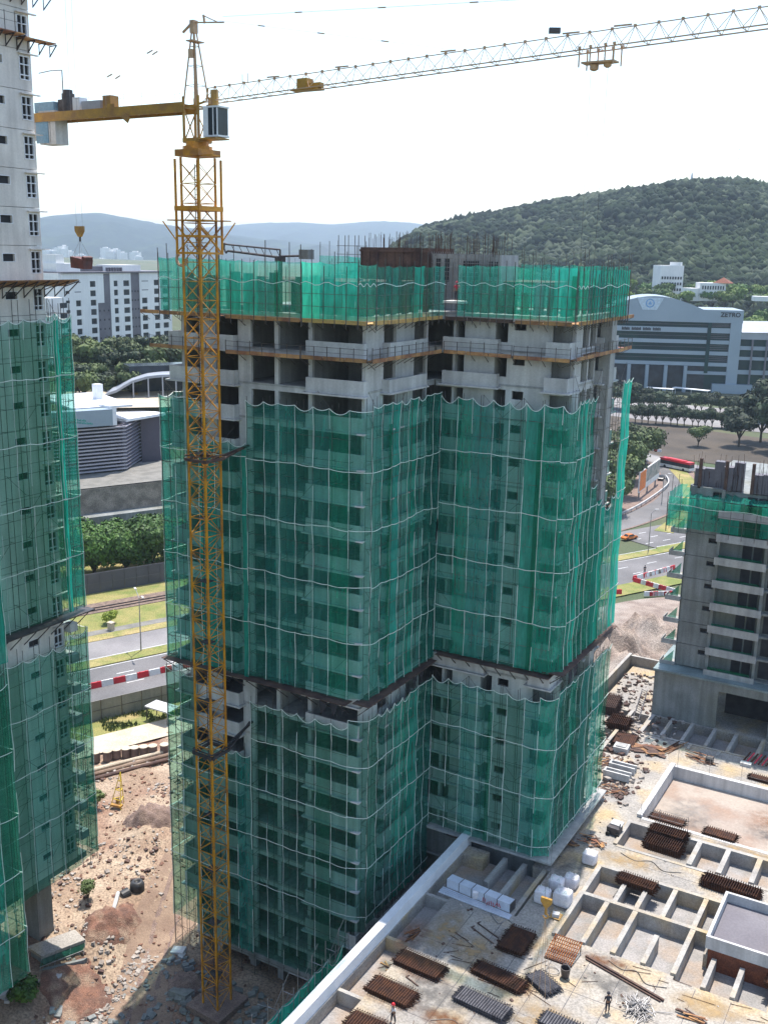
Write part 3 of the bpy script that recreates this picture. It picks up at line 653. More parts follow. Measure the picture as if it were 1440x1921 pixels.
# ---- timber edge platforms
tp = thing('edge_platform', 'brown timber edge platforms bracketed round the top bare floors of the central tower', 'work platform', (-50, 74, 57))
def platform(x0, y0, x1, y1, z, wd, m, gap=0.0, outs=None, posts=True, h=1.05):
    """board run from (x0,y0) to (x1,y1); outs = outward normal"""
    a = Vector((x0, y0, z)); b = Vector((x1, y1, z)); d = (b-a); L = d.length; d.normalize(); o = Vector((outs[0], outs[1], 0))
    n = max(1, round(L/2.4)); g = MB()
    for i in range(n):
        p = a+d*(L*i/n+0.03); q = a+d*(L*(i+1)/n-0.03); zz = U(-.03,.03)
        c = (p+q)/2+o*wd/2; sx = abs((q-p).x)+abs(o.x)*wd; sy = abs((q-p).y)+abs(o.y)*wd
        g.box(c.x-sx/2, c.x+sx/2, c.y-sy/2, c.y+sy/2, z-.05+zz, z+zz)
        f = (p+q)/2+o*wd; sx = abs((q-p).x)+abs(o.x)*.04; sy = abs((q-p).y)+abs(o.y)*.04
        g.box(f.x-sx/2, f.x+sx/2, f.y-sy/2, f.y+sy/2, z-.12+zz, z+.2+zz)
        if (i % 3 == 2): g.build('toe_board', m, tp); g = MB()
    if g.v: g.build('toe_board', m, tp)
    s = MB(); n = max(2, round(L/1.25))
    for i in range(n+1):
        p = a+d*(L*i/n)
        if posts: s.tube(p+o*wd+Vector((0,0,-.1)), p+o*wd+Vector((0,0,h+U(-.1,.1))), .035)
        s.tube(p+o*wd+Vector((0,0,-.08)), p+o*0.05+Vector((0,0,-.08)), .035)
        s.tube(p+o*wd*.9+Vector((0,0,-.1)), p+o*0.05+Vector((0,0,-.75)), .03)
    if posts: s.tube(a+o*wd+Vector((0,0,h*.9)), b+o*wd+Vector((0,0,h*.9)), .025); s.tube(a+o*wd+Vector((0,0,h*.5)), b+o*wd+Vector((0,0,h*.5)), .02)
    s.build('bracket_rail', 'scaf', tp)
for z, m1, m2, po in ((60.45, 'timber', 'timber_l', False), (57.45, 'timber', 'timber', True)):
    platform(-66.0 if po else -67.0, LWY-.05, -58.2, LWY-.05, z, 1.3, m1, outs=(0,-1), posts=po)
    platform(-57.4, LWY-.05, -49.6, LWY-.05, z-.05, 1.2, 'timber', outs=(0,-1), posts=po)
    platform(-49.4, LWY-.05, -43.0, LWY-.05, z, 1.35, m2, outs=(0,-1), posts=po)
    platform(LWX1+.05, 72.9, LWX1+.05, 85.2, z, 1.2, m2, outs=(1,0), posts=po)
    platform(-42.6, RWY-.05, -36.0, RWY-.05, z-.05, 1.1, 'timber_d' if not po else 'timber', outs=(0,-1), posts=po)
    platform(-35.8, RWY-.05, -30.6, RWY-.05, z-.1, 1.15, 'timber', outs=(0,-1), posts=po)
    platform(RWX1+.05, 85.6, RWX1+.05, 101.3, z, 1.3, 'timber', outs=(1,0), posts=po)
# ---- netting
def catmull(vals, t): return vals
def net_run(root, p0, p1, zt, zb, rows, mats, npan, bulge=0.12, sc_=0.45, topf=None, rng=None, skip=(), ropes=None, off=0.0):
    a = Vector((p0[0], p0[1], 0)); b = Vector((p1[0], p1[1], 0)); d = b-a; L = d.length; d.normalize(); o = Vector((d.y, -d.x, 0))
    rs = random.Random(int(L*100)+int(zt*7)); rope = ropes
    edges = [L*(i+rs.uniform(-.12,.12)*(0 < i < npan))/npan for i in range(npan+1)]
    RZ = [zt]+list(rows)+[zb]
    sgv = [sc_*rs.choice((.25,.5,.8,1.0,1.5,1.1)) for _ in edges]
    def pt(s, z, inb=0.0):
        k = 0
        while k < len(RZ)-2 and z < RZ[k+1]: k += 1
        f = (RZ[k]-z)/max(1e-6, RZ[k]-RZ[k+1]); f = max(0, min(1, f))
        bl = -bulge*4*f*(1-f)*0.8 + 0.10*noise.noise(Vector((s*0.5, z*0.35, L)))
        q = a+d*s+o*(bl+inb+off); return Vector((q.x, q.y, z))
    for i in range(npan):
        if i in skip: continue
        s0, s1 = edges[i], edges[i+1]; zt_ = topf(i) if topf else zt
        g = MB(); nu = 6; m = mats[rs.randrange(len(mats))]
        zr = [zt_]
        for z in RZ[1:]:
            if z < zt_:
                n = max(2, int((zr[-1]-z)/1.6))
                z_prev = zr[-1]; zr += [z_prev+(z-z_prev)*q/n for q in range(1, n+1)]
        nv = len(zr)
        for j, z in enumerate(zr):
            for u in range(nu+1):
                f = u/nu; s = s0+(s1-s0)*f + (0.05*math.sin(z*0.9+i) if 0 < u < nu else 0)
                sag = sgv[i]*4*f*(1-f)*(1 if j == 0 else 0) if zt_ > zb+3 else 0
                zz = z-sag; inb = -bulge*4*f*(1-f)*(0.8+0.4*rs.random()*0) + 0.035*math.sin(f*19+z*.7+i*2)
                g.v.append(tuple(pt(s, zz, inb)))
        for j in range(nv-1):
            for u in range(nu): q = j*(nu+1)+u; g.f.append((q, q+1, q+nu+2, q+nu+1))
        g.build('net_panel', m, root, True)
        if rs.random() < .08:   # overlapped edge strip
            g2 = MB(); ww = min(.5, (s1-s0)*.3)
            for z in zr[1:]:
                for f in (0, 1): g2.v.append(tuple(pt(s1-ww+ww*f, z, .06)))
            for j in range(nv-2): g2.f.append((2*j, 2*j+1, 2*j+3, 2*j+2))
            g2.build('net_overlap', 'net3' if mats is NETS else 'netd2', root)
        # seams and ropes
        if rope is not None:
            for j in range(nv-1):
                if rs.random() < .9: rope.tube(pt(s0, zr[j], .05), pt(s0, zr[j+1], .05), .022 if rs.random() < .6 else .035, 3)
            tops = [pt(s0+(s1-s0)*u/nu, zt_-sgv[i]*4*(u/nu)*(1-u/nu), .05) for u in range(nu+1)]
            rope.path(tops, .035, 3)
            for z in rows:
                if z < zt_-1: rope.path([pt(s0+(s1-s0)*u/nu, z-0.07*math.sin(u/nu*math.pi)+0.22*noise.noise(Vector(((s0+(s1-s0)*u/nu)*.3,z,3))), .07) for u in range(nu+1)], .035, 3)
def scaffold(root, p0, p1, zt, zb, inset_=1.0, bay=1.8, r=.026, m='scaf', topf=None, lift=1.9, diag=.5):
    a = Vector((p0[0], p0[1], 0)); b = Vector((p1[0], p1[1], 0)); d = b-a; L = d.length; d.normalize(); o = Vector((d.y, -d.x, 0))
    g = MB(); n = max(1, round(L/bay)); bay = L/n
    for i in range(n+1):
        t = topf(min(i, n-1)) if topf else zt
        for q in (-.15, -.15-inset_):
            p = a+d*bay*i+o*q; g.tube((p.x,p.y,zb), (p.x,p.y,t+.2), r)
        z = zb+.3
        while z < t:
            p = a+d*bay*i+o*-.15; q = a+d*bay*i+o*(-.15-inset_); g.tube((p.x,p.y,z), (q.x,q.y,z), r*.8, 3)
            if i < n:
                for w2 in (-.15,):
                    p = a+d*bay*i+o*w2; q = a+d*bay*(i+1)+o*w2; g.tube((p.x,p.y,z), (q.x,q.y,z), r*.8, 3)
                if rnd() < diag: p = a+d*bay*i+o*-.6; q = a+d*bay*(i+1)+o*-.6; g.tube((p.x,p.y,z if i%2 else z+lift), (q.x,q.y,z+lift if i%2 else z), r*.75, 3)
            z += lift
    return g.build('scaffold_frame', m, root)
R1 = (48.3, 43.2, 38.2, 33.1)
def tl(i): return 53.3
nu_ = thing('scaffold_net', 'green netting in tall panels over the upper half of the central tower', 'scaffold netting', (-48, 72.5, 27.9))
nl_ = thing('scaffold_net', 'darker green netting on the lower half of the central tower, below the open storey', 'scaffold netting', (-48, 72.5, -2))
rp = MB()
net_run(nu_, (-65.0,72.5), (-60.6,72.5), 53.1, 27.6, R1, NETS, 3, ropes=rp)
net_run(nu_, (-60.6,72.5), (-55.2,72.5), 49.6, 27.6, R1, NETS, 3, ropes=rp)
net_run(nu_, (-55.2,72.5), (-44.6,72.5), 53.4, 27.8, R1, NETS, 6, ropes=rp)
net_run(nu_, (-44.6,72.5), (-42.8,73.3), 53.4, 27.9, R1, ['net1','net2'], 1, ropes=rp)
net_run(nu_, (-42.8,73.3), (-42.6,85.2), 53.8, 28.0, R1, ['net2','net2','net3'], 8, ropes=rp, bulge=.18)
net_run(nu_, (-42.6,85.2), (-30.9,85.2), 53.5, 28.8, [z+.3 for z in R1], ['net1','net2','net1','net3'], 7, ropes=rp)
net_run(nu_, (-30.9,85.2), (-29.8,86.2), 53.5, 28.8, [z+.3 for z in R1], ['net3'], 1, ropes=rp)
net_run(nu_, (-29.8,86.2), (-29.7,90.6), 53.9, 29.2, [z+.5 for z in R1], ['net3','net4','net4'], 4, ropes=rp, bulge=.2)
net_run(nu_, (-29.7,90.6), (-29.7,97.0), 44.4, 29.3, [z+.5 for z in R1], ['net3','net4'], 4, ropes=rp, topf=lambda i: (45.5,43.8,43.0,42.6)[i])
net_run(nu_, (-29.7,97.0), (-29.7,101.0), 54.6, 29.3, [z+.5 for z in R1], ['net4'], 3, ropes=rp, skip=(0,), topf=lambda i: 54.6)
net_run(nu_, (-29.7,97.0), (-29.7,99.8), 43.5, 29.3, [z+.5 for z in R1], ['net3'], 2, ropes=rp)
net_run(nu_, (-65.1,84.0), (-65.1,72.5), 53.1, 27.6, R1, ['net1','net2'], 5, ropes=rp)
rp.build('lashing_rope', 'rope', nu_)
scaffold(nu_, (-65.0,72.5), (-60.6,72.5), 53.3, 27.6); scaffold(nu_, (-60.6,72.5), (-55.2,72.5), 49.6, 27.6); scaffold(nu_, (-55.2,72.5), (-44.6,72.5), 53.5, 27.8, diag=.25)
scaffold(nu_, (-42.7,73.3), (-42.7,85.2), 54.2, 28.0, .6); scaffold(nu_, (-42.6,85.2), (-30.9,85.2), 53.6, 28.8, .5)
scaffold(nu_, (-29.8,86.2), (-29.8,101), 54.4, 29.2, .9, diag=.8); scaffold(nu_, (-65.1,84.0), (-65.1,72.5), 53.2, 27.6, diag=.9)
rp = MB()
R2 = (21.5, 16.4, 11.3, 6.2)
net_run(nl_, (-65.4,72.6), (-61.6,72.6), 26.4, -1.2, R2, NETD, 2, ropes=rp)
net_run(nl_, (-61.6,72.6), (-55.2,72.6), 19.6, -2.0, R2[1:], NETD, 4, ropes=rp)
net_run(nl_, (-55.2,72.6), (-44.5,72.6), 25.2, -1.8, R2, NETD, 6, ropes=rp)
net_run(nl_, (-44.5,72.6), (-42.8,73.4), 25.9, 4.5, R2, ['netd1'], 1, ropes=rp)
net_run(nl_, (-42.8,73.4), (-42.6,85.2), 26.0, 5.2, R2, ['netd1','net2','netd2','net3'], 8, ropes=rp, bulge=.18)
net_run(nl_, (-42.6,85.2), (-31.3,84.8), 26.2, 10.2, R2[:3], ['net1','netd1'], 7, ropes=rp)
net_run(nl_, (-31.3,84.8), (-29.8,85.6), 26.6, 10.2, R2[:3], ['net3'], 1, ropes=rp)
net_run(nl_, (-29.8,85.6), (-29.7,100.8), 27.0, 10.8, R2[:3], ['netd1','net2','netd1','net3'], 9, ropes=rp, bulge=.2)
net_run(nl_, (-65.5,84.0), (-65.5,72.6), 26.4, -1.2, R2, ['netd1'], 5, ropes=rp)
rp.build('lashing_rope', 'rope', nl_)
scaffold(nl_, (-65.4,72.6), (-61.6,72.6), 26.5, -4.6); scaffold(nl_, (-61.6,72.6), (-55.2,72.6), 19.8, -4.6, diag=.3); scaffold(nl_, (-55.2,72.6), (-44.6,72.6), 25.4, -4.6, diag=.2)
scaffold(nl_, (-42.7,73.4), (-42.7,85.2), 26.2, 0, .6); scaffold(nl_, (-42.6,85.2), (-31.9,85.2), 26.4, 9.2, .5); scaffold(nl_, (-30.3,86.2), (-29.9,100.8), 27.0, 9.2, .9, diag=.7)
scaffold(nl_, (-65.5,84.0), (-65.5,72.6), 26.4, -4.6, diag=.9)
# catch platform at mid height: dark brackets and mesh ledge
g = MB()
for (x0,y0,x1,y1,z) in ((-65.3,71.9,-44.4,73.8,27.55),(-43.9,72.3,-42.2,85.2,27.75),(-42.2,84.7,-30.6,86.4,28.55),(-31.4,85.2,-29.4,101.0,28.95)):
    g.box(x0,x1,y0,y1,z-.06,z)
g.build('catch_platform', 'timber_d', nu_)
def _br(g): g.build('platform_bracket', 'steel', nu_)
for i in range(13): g = MB(); x = -65+i*1.65; g.tube((x,73.8,25.9),(x,72.0,27.4),.05); g.tube((x,73.8,27.4),(x,71.9,27.4),.05); _br(g)
for i in range(9): g = MB(); y = 73.5+i*1.4; g.tube((-44,y,26.1),(-42.3,y,27.6),.05); g.tube((-44,y,27.6),(-42.2,y,27.6),.05); _br(g)
for i in range(8): g = MB(); x = -42+i*1.5; g.tube((x,86.4,27.1),(x,84.9,28.4),.05); _br(g)
for i in range(11): g = MB(); y = 86+i*1.45; g.tube((-31.4,y,27.2),(-29.5,y,28.8),.06); g.tube((-31.4,y,28.8),(-29.4,y,28.8),.06); _br(g)
# torn netting scraps hanging in the gap
for x0, y0, L_, dx, dy in ((-43.0, 82.0, 2.6, 0, 1), (-30.0, 88.5, 3.2, 0, 1), (-47.5, 72.6, 2.5, 1, 0)):
    g = MB(); n = 10
    for i in range(n+1):
        for j in range(4): g.v.append((x0+dx*L_*i/n+U(-.1,.1), y0+dy*L_*i/n, 27.6+(1.0 if x0 > -31 else 0)-j*(.35+.25*math.sin(i*1.3))))
    for i in range(n):
        for j in range(3): q = i*4+j; g.f.append((q, q+1, q+5, q+4))
    g.build('torn_scrap', 'cl_d', nu_)
# ledge under the lower netting of the right wing
g = MB(); g.box(-31.5, -29.3, 84.9, 101.5, 9.75, 9.95); g.box(-42.6, -31.5, 84.9, 86.5, 9.7, 9.9); g.build('base_ledge', 'conc', nl_)
# ---- top wraps
def wrap(label, runs, posts_rng, z0, z1, loc):
    t = thing('safety_screen', label, 'safety screen', loc); rp = MB(); pl_ = MB()
    for (p0, p1, mats, n, a1) in runs:
        net_run(t, p0, p1, a1, z0, (z0+3.0,), mats, n, bulge=.1, sc_=.12, ropes=None)
        a = Vector((*p0, 0)); b = Vector((*p1, 0)); L = (b-a).length; k = max(2, round(L/posts_rng))
        d = (b-a).normalized(); o = Vector((d.y, -d.x, 0))
        for i in range(k+1):
            p = a.lerp(b, i/k)+o*.08; h = a1+U(-.4, 1.7); pl_.tube((p.x,p.y,z0-.7), (p.x+U(-.06,.06),p.y,h), .035)
        rp.path([tuple(a.lerp(b, i/12)+o*.1+Vector((0,0,z0+2.8+.15*math.sin(i*1.4)))) for i in range(13)], .03, 3)
        for zz in (z0+1.0, z0+2.0): pl_.tube((a.x,a.y,zz), (b.x,b.y,zz), .025)
    pl_.build('screen_post', 'scaf', t); rp.build('lashing_rope', 'rope', t); return t
wl = wrap('bright green safety screen wrapped round the top of the central tower, left wing',
  [((-64.3,72.2),(-57.5,72.2),['net1','net2'],4,65.3), ((-57.5,72.1),(-49.0,72.1),['net2','net3'],4,65.2), ((-49.0,72.0),(-43.6,72.0),['net3','net4'],3,65.2), ((-43.6,72.0),(-42.5,72.9),['net2'],1,65.1), ((-42.5,72.9),(-42.2,84.4),['net2','net1','net3'],6,65.0), ((-64.3,83),(-64.3,72.2),['net2'],4,65.2), ((-48,98),(-64,97.5),['net2','net3'],5,65.6)], 1.15, 60.7, 65.2, (-50,72,60.7))
wr = wrap('bright green safety screen with dense poles round the top of the right wing',
  [((-41.2,84.9),(-35.8,84.9),['net2','net1'],3,65.1), ((-35.8,84.9),(-30.2,84.9),['net2','net3'],3,65.1), ((-30.2,84.9),(-29.6,85.9),['net3'],1,65.0), ((-29.6,85.9),(-29.7,97.6),['net2','net3'],7,64.9), ((-29.7,97.6),(-33,99.5),['net2'],2,64.9), ((-30.5,99.5),(-42,101),['net2','net3'],4,65.2)], .8, 60.7, 65.0, (-35,85,60.7))
# ---- formwork, columns, core on the top deck (seen through the netting)
td = thing('deck_formwork', 'dark formwork panels and starter bars on the top deck behind the bright green screens', 'formwork', (-50, 80, 60.9))
g = MB()
for i in range(16):
    x = -62.5+i*1.15; h = U(1.6, 2.9); y = 74.2+U(0,2.5); g.box(x, x+U(.5,1.1), y, y+.2, 60.92, 60.92+h)
for i in range(7): y = 75+i*1.4; g.box(-45.2, -45.0, y, y+U(.5,1.1), 60.92, 60.92+U(1.8,3))
for i in range(8): x = -41.5+i*1.25; g.box(x, x+U(.5,1.0), 87.2+U(0,2), 88, 60.92, 60.92+U(1.6,2.8))
for i in range(7): y = 88+i*1.7; g.box(-32.6, -32.4, y, y+U(.6,1.2), 60.92, 60.92+U(1.6,2.8))
for i in range(14):
    x = -63.2+i*1.36; h = U(2.3, 3.3)
    if i % 5 != 3: g.box(x, x+U(.9,1.3), 74.0, 74.15, 60.92, 60.92+h)
for i in range(6):
    y = 74.6+i*1.9; g.box(-44.3, -44.15, y, y+U(.8,1.5), 60.92, 60.92+U(1.6,2.7))
g.box(-62.8, -45.5, 75.5, 86, 63.4, 63.6); g.box(-42, -34.5, 89, 97, 63.5, 63.7)
g.build('formwork_panel', 'timber_d', td)
g = MB()
for i in range(15):
    x, y = (U(-62,-45), U(74.5,80)) if i < 9 else (U(-42,-33), U(87,92)); g.box(x, x+.45, y, y+.45, 60.92, 60.92+U(2.4,2.9))
g.build('cast_column', 'conc', td)
g = MB()
for i in range(260):
    a, b = ((U(-63,-44.6), U(74.2,80)) if i % 3 else (U(-44.8,-44.2), U(74,86))) if i < 150 else ((U(-43,-32), U(86.8,90)) if i % 2 else (U(-32.2,-31.6), U(87,99)))
    g.tube((a,b,60.9), (a+U(-.05,.05),b,60.9+U(2.2,4.6)), .018, 3)
g.build('starter_bar', 'rust', td)
lc = thing('lift_core', 'brown formwork core with a comb of starter bars above the central tower screens', 'lift core', (-50, 90, 60.9))
MB().box(-54.0, -46.7, 89.6, 95, 60.92, 66.5).build('core_formwork', 'timber_d', lc)
g = MB(); g.box(-54.1,-46.6,89.45,89.58,66.1,66.3); g.box(-54.1,-46.6,89.45,89.58,64.6,64.75)
for i in range(9): x = -54+i*.92; g.box(x, x+.08, 89.46, 89.58, 61, 66.5)
g.build('formwork_waler', 'timber_d', lc)
MB().box(-46.4, -39.4, 90.0, 94, 60.92, 66.0).build('core_wall', 'conc', lc)
g = MB()
for x0, x1, z0, z1 in ((-46.0,-45.5,63.5,65.6),(-45.1,-44.6,63.5,65.6),(-43.2,-41.6,61,65.4),(-40.6,-40.2,64,65.4),(-40.0,-39.7,64,65.4)): g.box(x0, x1, 89.93, 89.97, z0, z1)
g.build('core_opening', 'dark', lc)
g = MB()
for i in range(30): x = -46.4+i*.235; g.tube((x,89.8,61.5),(x,89.8,66.2),.028,3)
for i in range(12): g.tube((-46.4,89.78,61.6+i*.4),(-39.5,89.78,61.6+i*.4),.025,3)
g.build('climbing_grid', 'galv', lc)
g = MB()
for i in range(150):
    x = -54+14.6*rnd(); y = U(89.7,93); g.tube((x,y,65.8), (x+U(-.08,.08),y,66.4+U(.9,1.7)), .022, 3)
g.build('starter_bar', 'rust', lc)
g = MB()
for i in range(3):
    for j in range(2): x = -56.6+i*1.15; g.tube((x,89.6+j*1.2,60.9),(x,89.6+j*1.2,67.6),.035)
for z in (62,63.2,64.2,65.0,65.8,66.6): g.tube((-56.8,89.6,z),(-54,89.6,z),.03); g.tube((-56.8,90.8,z),(-54,90.8,z),.03)
g.build('access_scaffold', 'scaf', lc)
# concrete placing boom
pb = thing('placing_boom', 'dark steel concrete placing boom with a grey counterweight on top of the central tower', 'placing boom', (-58.2, 82, 60.9))
MB().tube((-58.2,82,60.9),(-58.2,82,65.2),.22,8).box(-58.6,-57.8,81.7,82.3,65.0,65.5).build('mast', 'steel', pb)
g = MB(); g.tube((-58.2,82,65.4),(-64.0,81.6,65.9),.11,6); g.tube((-58.2,82,66.1),(-64.1,81.6,66.5),.08,6); g.tube((-58.2,82,65.2),(-58.2,82,66.1),.09,6)
for i in range(7): t0 = i/7; t1 = (i+.5)/7; g.tube((-58.2-5.8*t0,82-.4*t0,65.4+.5*t0),(-58.2-5.8*t1,82-.4*t1,66.1+.4*t1),.035,4)
g.path([(-64.1,81.6,66.5),(-64.4,81.6,66.6),(-64.45,81.6,66.1),(-64.2,81.6,65.7),(-64.0,81.6,65.9)], .1, 6)
g.build('boom_arm', 'steel', pb)
MB().tube((-58.2,82,65.5),(-55.8,82.2,65.6),.1,6).build('rear_arm', 'steel', pb)
MB().box(-55.9,-54.9,81.7,82.7,65.3,66.15).build('counterweight', 'conc_d', pb)
# ------------------------------------------------------------------ tower crane
CB = Vector((-55.5, 67.2, -4.4)); ja = math.radians(87.4); JD = Vector((math.sin(ja), -math.cos(ja), 0)); JN = Vector((-JD.y, JD.x, 0))
cr = thing('tower_crane', 'tall orange lattice tower crane before the central tower, its jib reaching right', 'tower crane', tuple(CB))
ma = math.radians(-4); mx = Vector((math.cos(ma), math.sin(ma), 0)); my = Vector((-math.sin(ma), math.cos(ma), 0)); hw = 0.93
def mc(i, w_=hw): a, b = ((-1,-1),(1,-1),(1,1),(-1,1))[i % 4]; return CB*1 + mx*a*w_ + my*b*w_
def at(p, z): return Vector((p.x, p.y, z))
sec = -4.0; n = 0
while sec < 73:
    top = min(sec+7.5, 73.0); g = MB()
    for i in range(4): g.tube(at(mc(i), sec), at(mc(i), top-.05), .10, 4)
    z = sec; k = 0
    while z < top-.5:
        h = min(1.5, top-z)
        for i in range(4):
            a, b = mc(i), mc(i+1); g.tube(at(a, z), at(b, z), .038); g.tube(at(a, z) if (k+i) % 2 else at(b, z), at(b, z+h) if (k+i) % 2 else at(a, z+h), .033)
            if z > 45: g.tube(at(b, z) if (k+i) % 2 else at(a, z), at(a, z+h) if (k+i) % 2 else at(b, z+h), .026)
        z += h; k += 1
    g.build('mast_section', 'crane', cr); sec += 7.5
g = MB(); lx = CB - mx*.25 + my*.1
for dx in (-.2,.2): g.tube(at(lx+mx*dx, -4), at(lx+mx*dx, 72.5), .035)
z = -4
while z < 72: g.tube(at(lx-mx*.2, z), at(lx+mx*.2, z), .02, 3); z += .35
for k in range(13): g.box(lx.x-.55, lx.x+.55, lx.y-.45, lx.y+.45, -1+k*5.6, -.95+k*5.6)
g.build('ladder', 'steel', cr)
g = MB(); g.obox((CB.x, CB.y, -4.5), (4.2, 4.2, 1.2), ma); g.build('foundation', 'soil_b', cr)
# climbing cage
g = MB(); cw = 1.25
for i in range(4):
    g.tube(at(mc(i, cw), 65.6), at(mc(i, cw), 72.8), .10)
    for z in (65.7, 67.0, 69.0): g.tube(at(mc(i, cw), z), at(mc(i+1, cw), z), .12)
    for z0, z1 in ((65.7, 67.8),): g.tube(at(mc(i, cw), z0), at(mc(i+1, cw), z1), .06); g.tube(at(mc(i+1, cw), z0), at(mc(i, cw), z1), .06)
    g.tube(at(mc(i, cw), 66.6), at(mc(i, 2.0), 68.1), .07)
g.obox((CB.x, CB.y, 69.1), (2.7, 2.7, .35), ma); g.build('climbing_cage', 'crane', cr)
g = MB()
for i in range(4):
    a, b = mc(i, 2.0), mc(i+1, 2.0); c = (at(a, 68.2)+at(b, 68.2))/2 - (at(a, 68.2)+at(b, 68.2)-2*at(CB, 68.2))*0.22
    g.obox(tuple(c), (4.0 if i % 2 == 0 else .8, .8 if i % 2 == 0 else 2.3, .08), ma)
g.build('cage_platform', 'crane', cr)
g = MB(); c = at(mc(0, 1.1), 65.2); g.path([tuple(c+Vector((.55*math.cos(t*.6), .2, -.5*math.sin(t*.6)))) for t in range(8)], .12, 5); g.build('lifting_gear', 'crane_j', cr)
# slewing unit
g = MB(); g.obox((CB.x, CB.y, 73.25), (2.5, 2.5, .5), ma); g.lathe((CB.x, CB.y, 73.4), [(1.15,0),(1.15,.35),(.9,.36),(.9,.7)], 16)
g.obox((CB.x+1.2, CB.y-.5, 73.0), (2.2, 1.0, .1), ma)
g.build('slewing_ring', 'crane', cr)
g = MB()
sq = [CB+JD*a+JN*b for a, b in ((-.75,-.65),(.75,-.65),(.75,.65),(-.75,.65))]
for i in range(4):
    g.tube(at(sq[i], 74.0), at(sq[i], 77.4), .11); g.tube(at(sq[i], 74.1), at(sq[(i+1)%4], 76.6), .05); g.tube(at(sq[i], 76.6), at(sq[(i+1)%4], 76.6), .08)
g.obox(tuple(at(CB, 74.2)), (1.7,1.5,.3), ja-math.pi/2); g.build('turret', 'crane_y', cr)
g = MB(); ap = CB+JD*(-.1); tip = at(ap, 82.4)
for i in range(4): g.tube(at(sq[i], 76.8), tip+Vector((sq[i].x-CB.x, sq[i].y-CB.y, 0))*.12, .06)
g.tube(at(CB, 76.8), tip, .1, 6)
for z in (78.2, 79.6, 81): 
    f = 1-(z-76.8)/5.6*.88
    for i in range(4): a = CB+(sq[i]-CB)*f; b = CB+(sq[(i+1)%4]-CB)*f; g.tube(at(a, z), at(b, z), .025)
g.obox(tuple(tip), (.5,.4,.9), ja); g.tube(tip+Vector((0,0,.4)), tip+JD*-1.1+Vector((0,0,-.3)), .1); g.tube(tip+Vector((0,0,.3)), tip+JD*3.0+Vector((0,0,.05)), .07)
g.tube(tip+JD*1.1+Vector((0,0,.15)), tip+JD*1.0+Vector((0,0,.75)), .09); g.tube(tip+JD*1.0+Vector((0,0,.7)), tip+JD*2.3+Vector((0,0,.15)), .05)
g.obox(tuple(tip+Vector((.1,0,-1.05))), (1.3,.7,.08), ja); g.obox(tuple(tip+Vector((-.15,-.2,-1.9))), (.35,.35,.6), .3)
g.build('tower_head', 'crane_j', cr)
# cab
cc = CB+JD*2.35+JN*-.45; cb_ = MB(); zc = 74.3
cb_.obox(tuple(at(cc, zc+.06)), (1.5,1.3,.12), ja-math.pi/2); cb_.obox(tuple(at(cc, zc+2.15)), (1.5,1.3,.12), ja-math.pi/2)
cab = cb_.obox(tuple(at(cc-JD*.52, zc+1.1)), (.45,1.28,2.0), ja-math.pi/2)
for a, b in ((.62,-.6),(.62,.6),(-.3,-.6),(.25,-.62)): p = cc+JD*a+JN*b; cb_.tube(at(p, zc+.1), at(p, zc+2.15), .05)
cab = cb_.build('cab', 'white', cr)
MB().obox(tuple(at(cc+JD*.12, zc+1.12)), (.98,1.2,1.9), ja-math.pi/2).build('cab_glazing', 'glass', cab)
g = MB().obox(tuple(at(cc-JD*.1, zc+2.8)), (.5,.5,1.2), .4); g.obox(tuple(at(cc-JD*.4, zc-.1)), (2.0,1.6,.1), ja-math.pi/2); g.build('cab_bracket', 'crane_y', cr)
# jib (tilted lattice, triangular section)
def jp(t, w_=0, h=0): p = CB+JD*t+JN*w_; return Vector((p.x, p.y, 76.85+0.0425*t+h))
for s0 in range(0, 60, 10):
    g = MB(); s = 1.2+s0; e = s+10
    g.tube(jp(s,-.6), jp(e,-.6), .052); g.tube(jp(s,.6), jp(e,.6), .052); g.tube(jp(s,0,1.05), jp(e,0,1.05), .04)
    for k in range(7):
        a = s+k*10/7; m_ = a+5/7; b = a+10/7
        for w_ in (-.6, .6): g.tube(jp(a,w_), jp(m_,0,1.05), .025, 3); g.tube(jp(m_,0,1.05), jp(b,w_), .025, 3)
        g.tube(jp(a,-.6), jp(a,.6), .03, 3)
        g.obox(tuple(jp(m_,0,1.08)), (.16,.12,.14))
    g.build('jib_section', 'crane_j', cr)
g = MB(); g.tube(jp(1.2,0,1.05), jp(1.0,0,.1), .06); g.tube(jp(0.6,-.5,-.1), jp(1.4,-.6,0), .09); g.tube(jp(.6,.5,-.1), jp(1.4,.6,0), .09); g.build('jib_heel', 'crane_y', cr)
g = MB(); g.obox(tuple(jp(10.4,0,.35)), (.9,.8,.75), ja-math.pi/2); g.obox(tuple(jp(11.3,0,.18)), (1.2,.5,.35), ja-math.pi/2); g.obox(tuple(jp(10.6,0,-.05)), (2.4,.9,.1), ja-math.pi/2); g.build('trolley_winch', 'crane_y', cr)
MB().obox(tuple(jp(29.6,0,1.45)), (.7,.4,.3), .5).build('jib_lamp', 'steel', cr)
g = MB()
for t in (7.5, 13.6, 22.1, 30.7, 34): g.obox(tuple(jp(t,0,1.18)), (1.1,.1,.09), ja-math.pi/2)
for t in (4.6, 5.1): g.tube(jp(t,0,1.0), jp(t,0,1.7), .03)
g.build('pendant_lug', 'crane_j', cr)
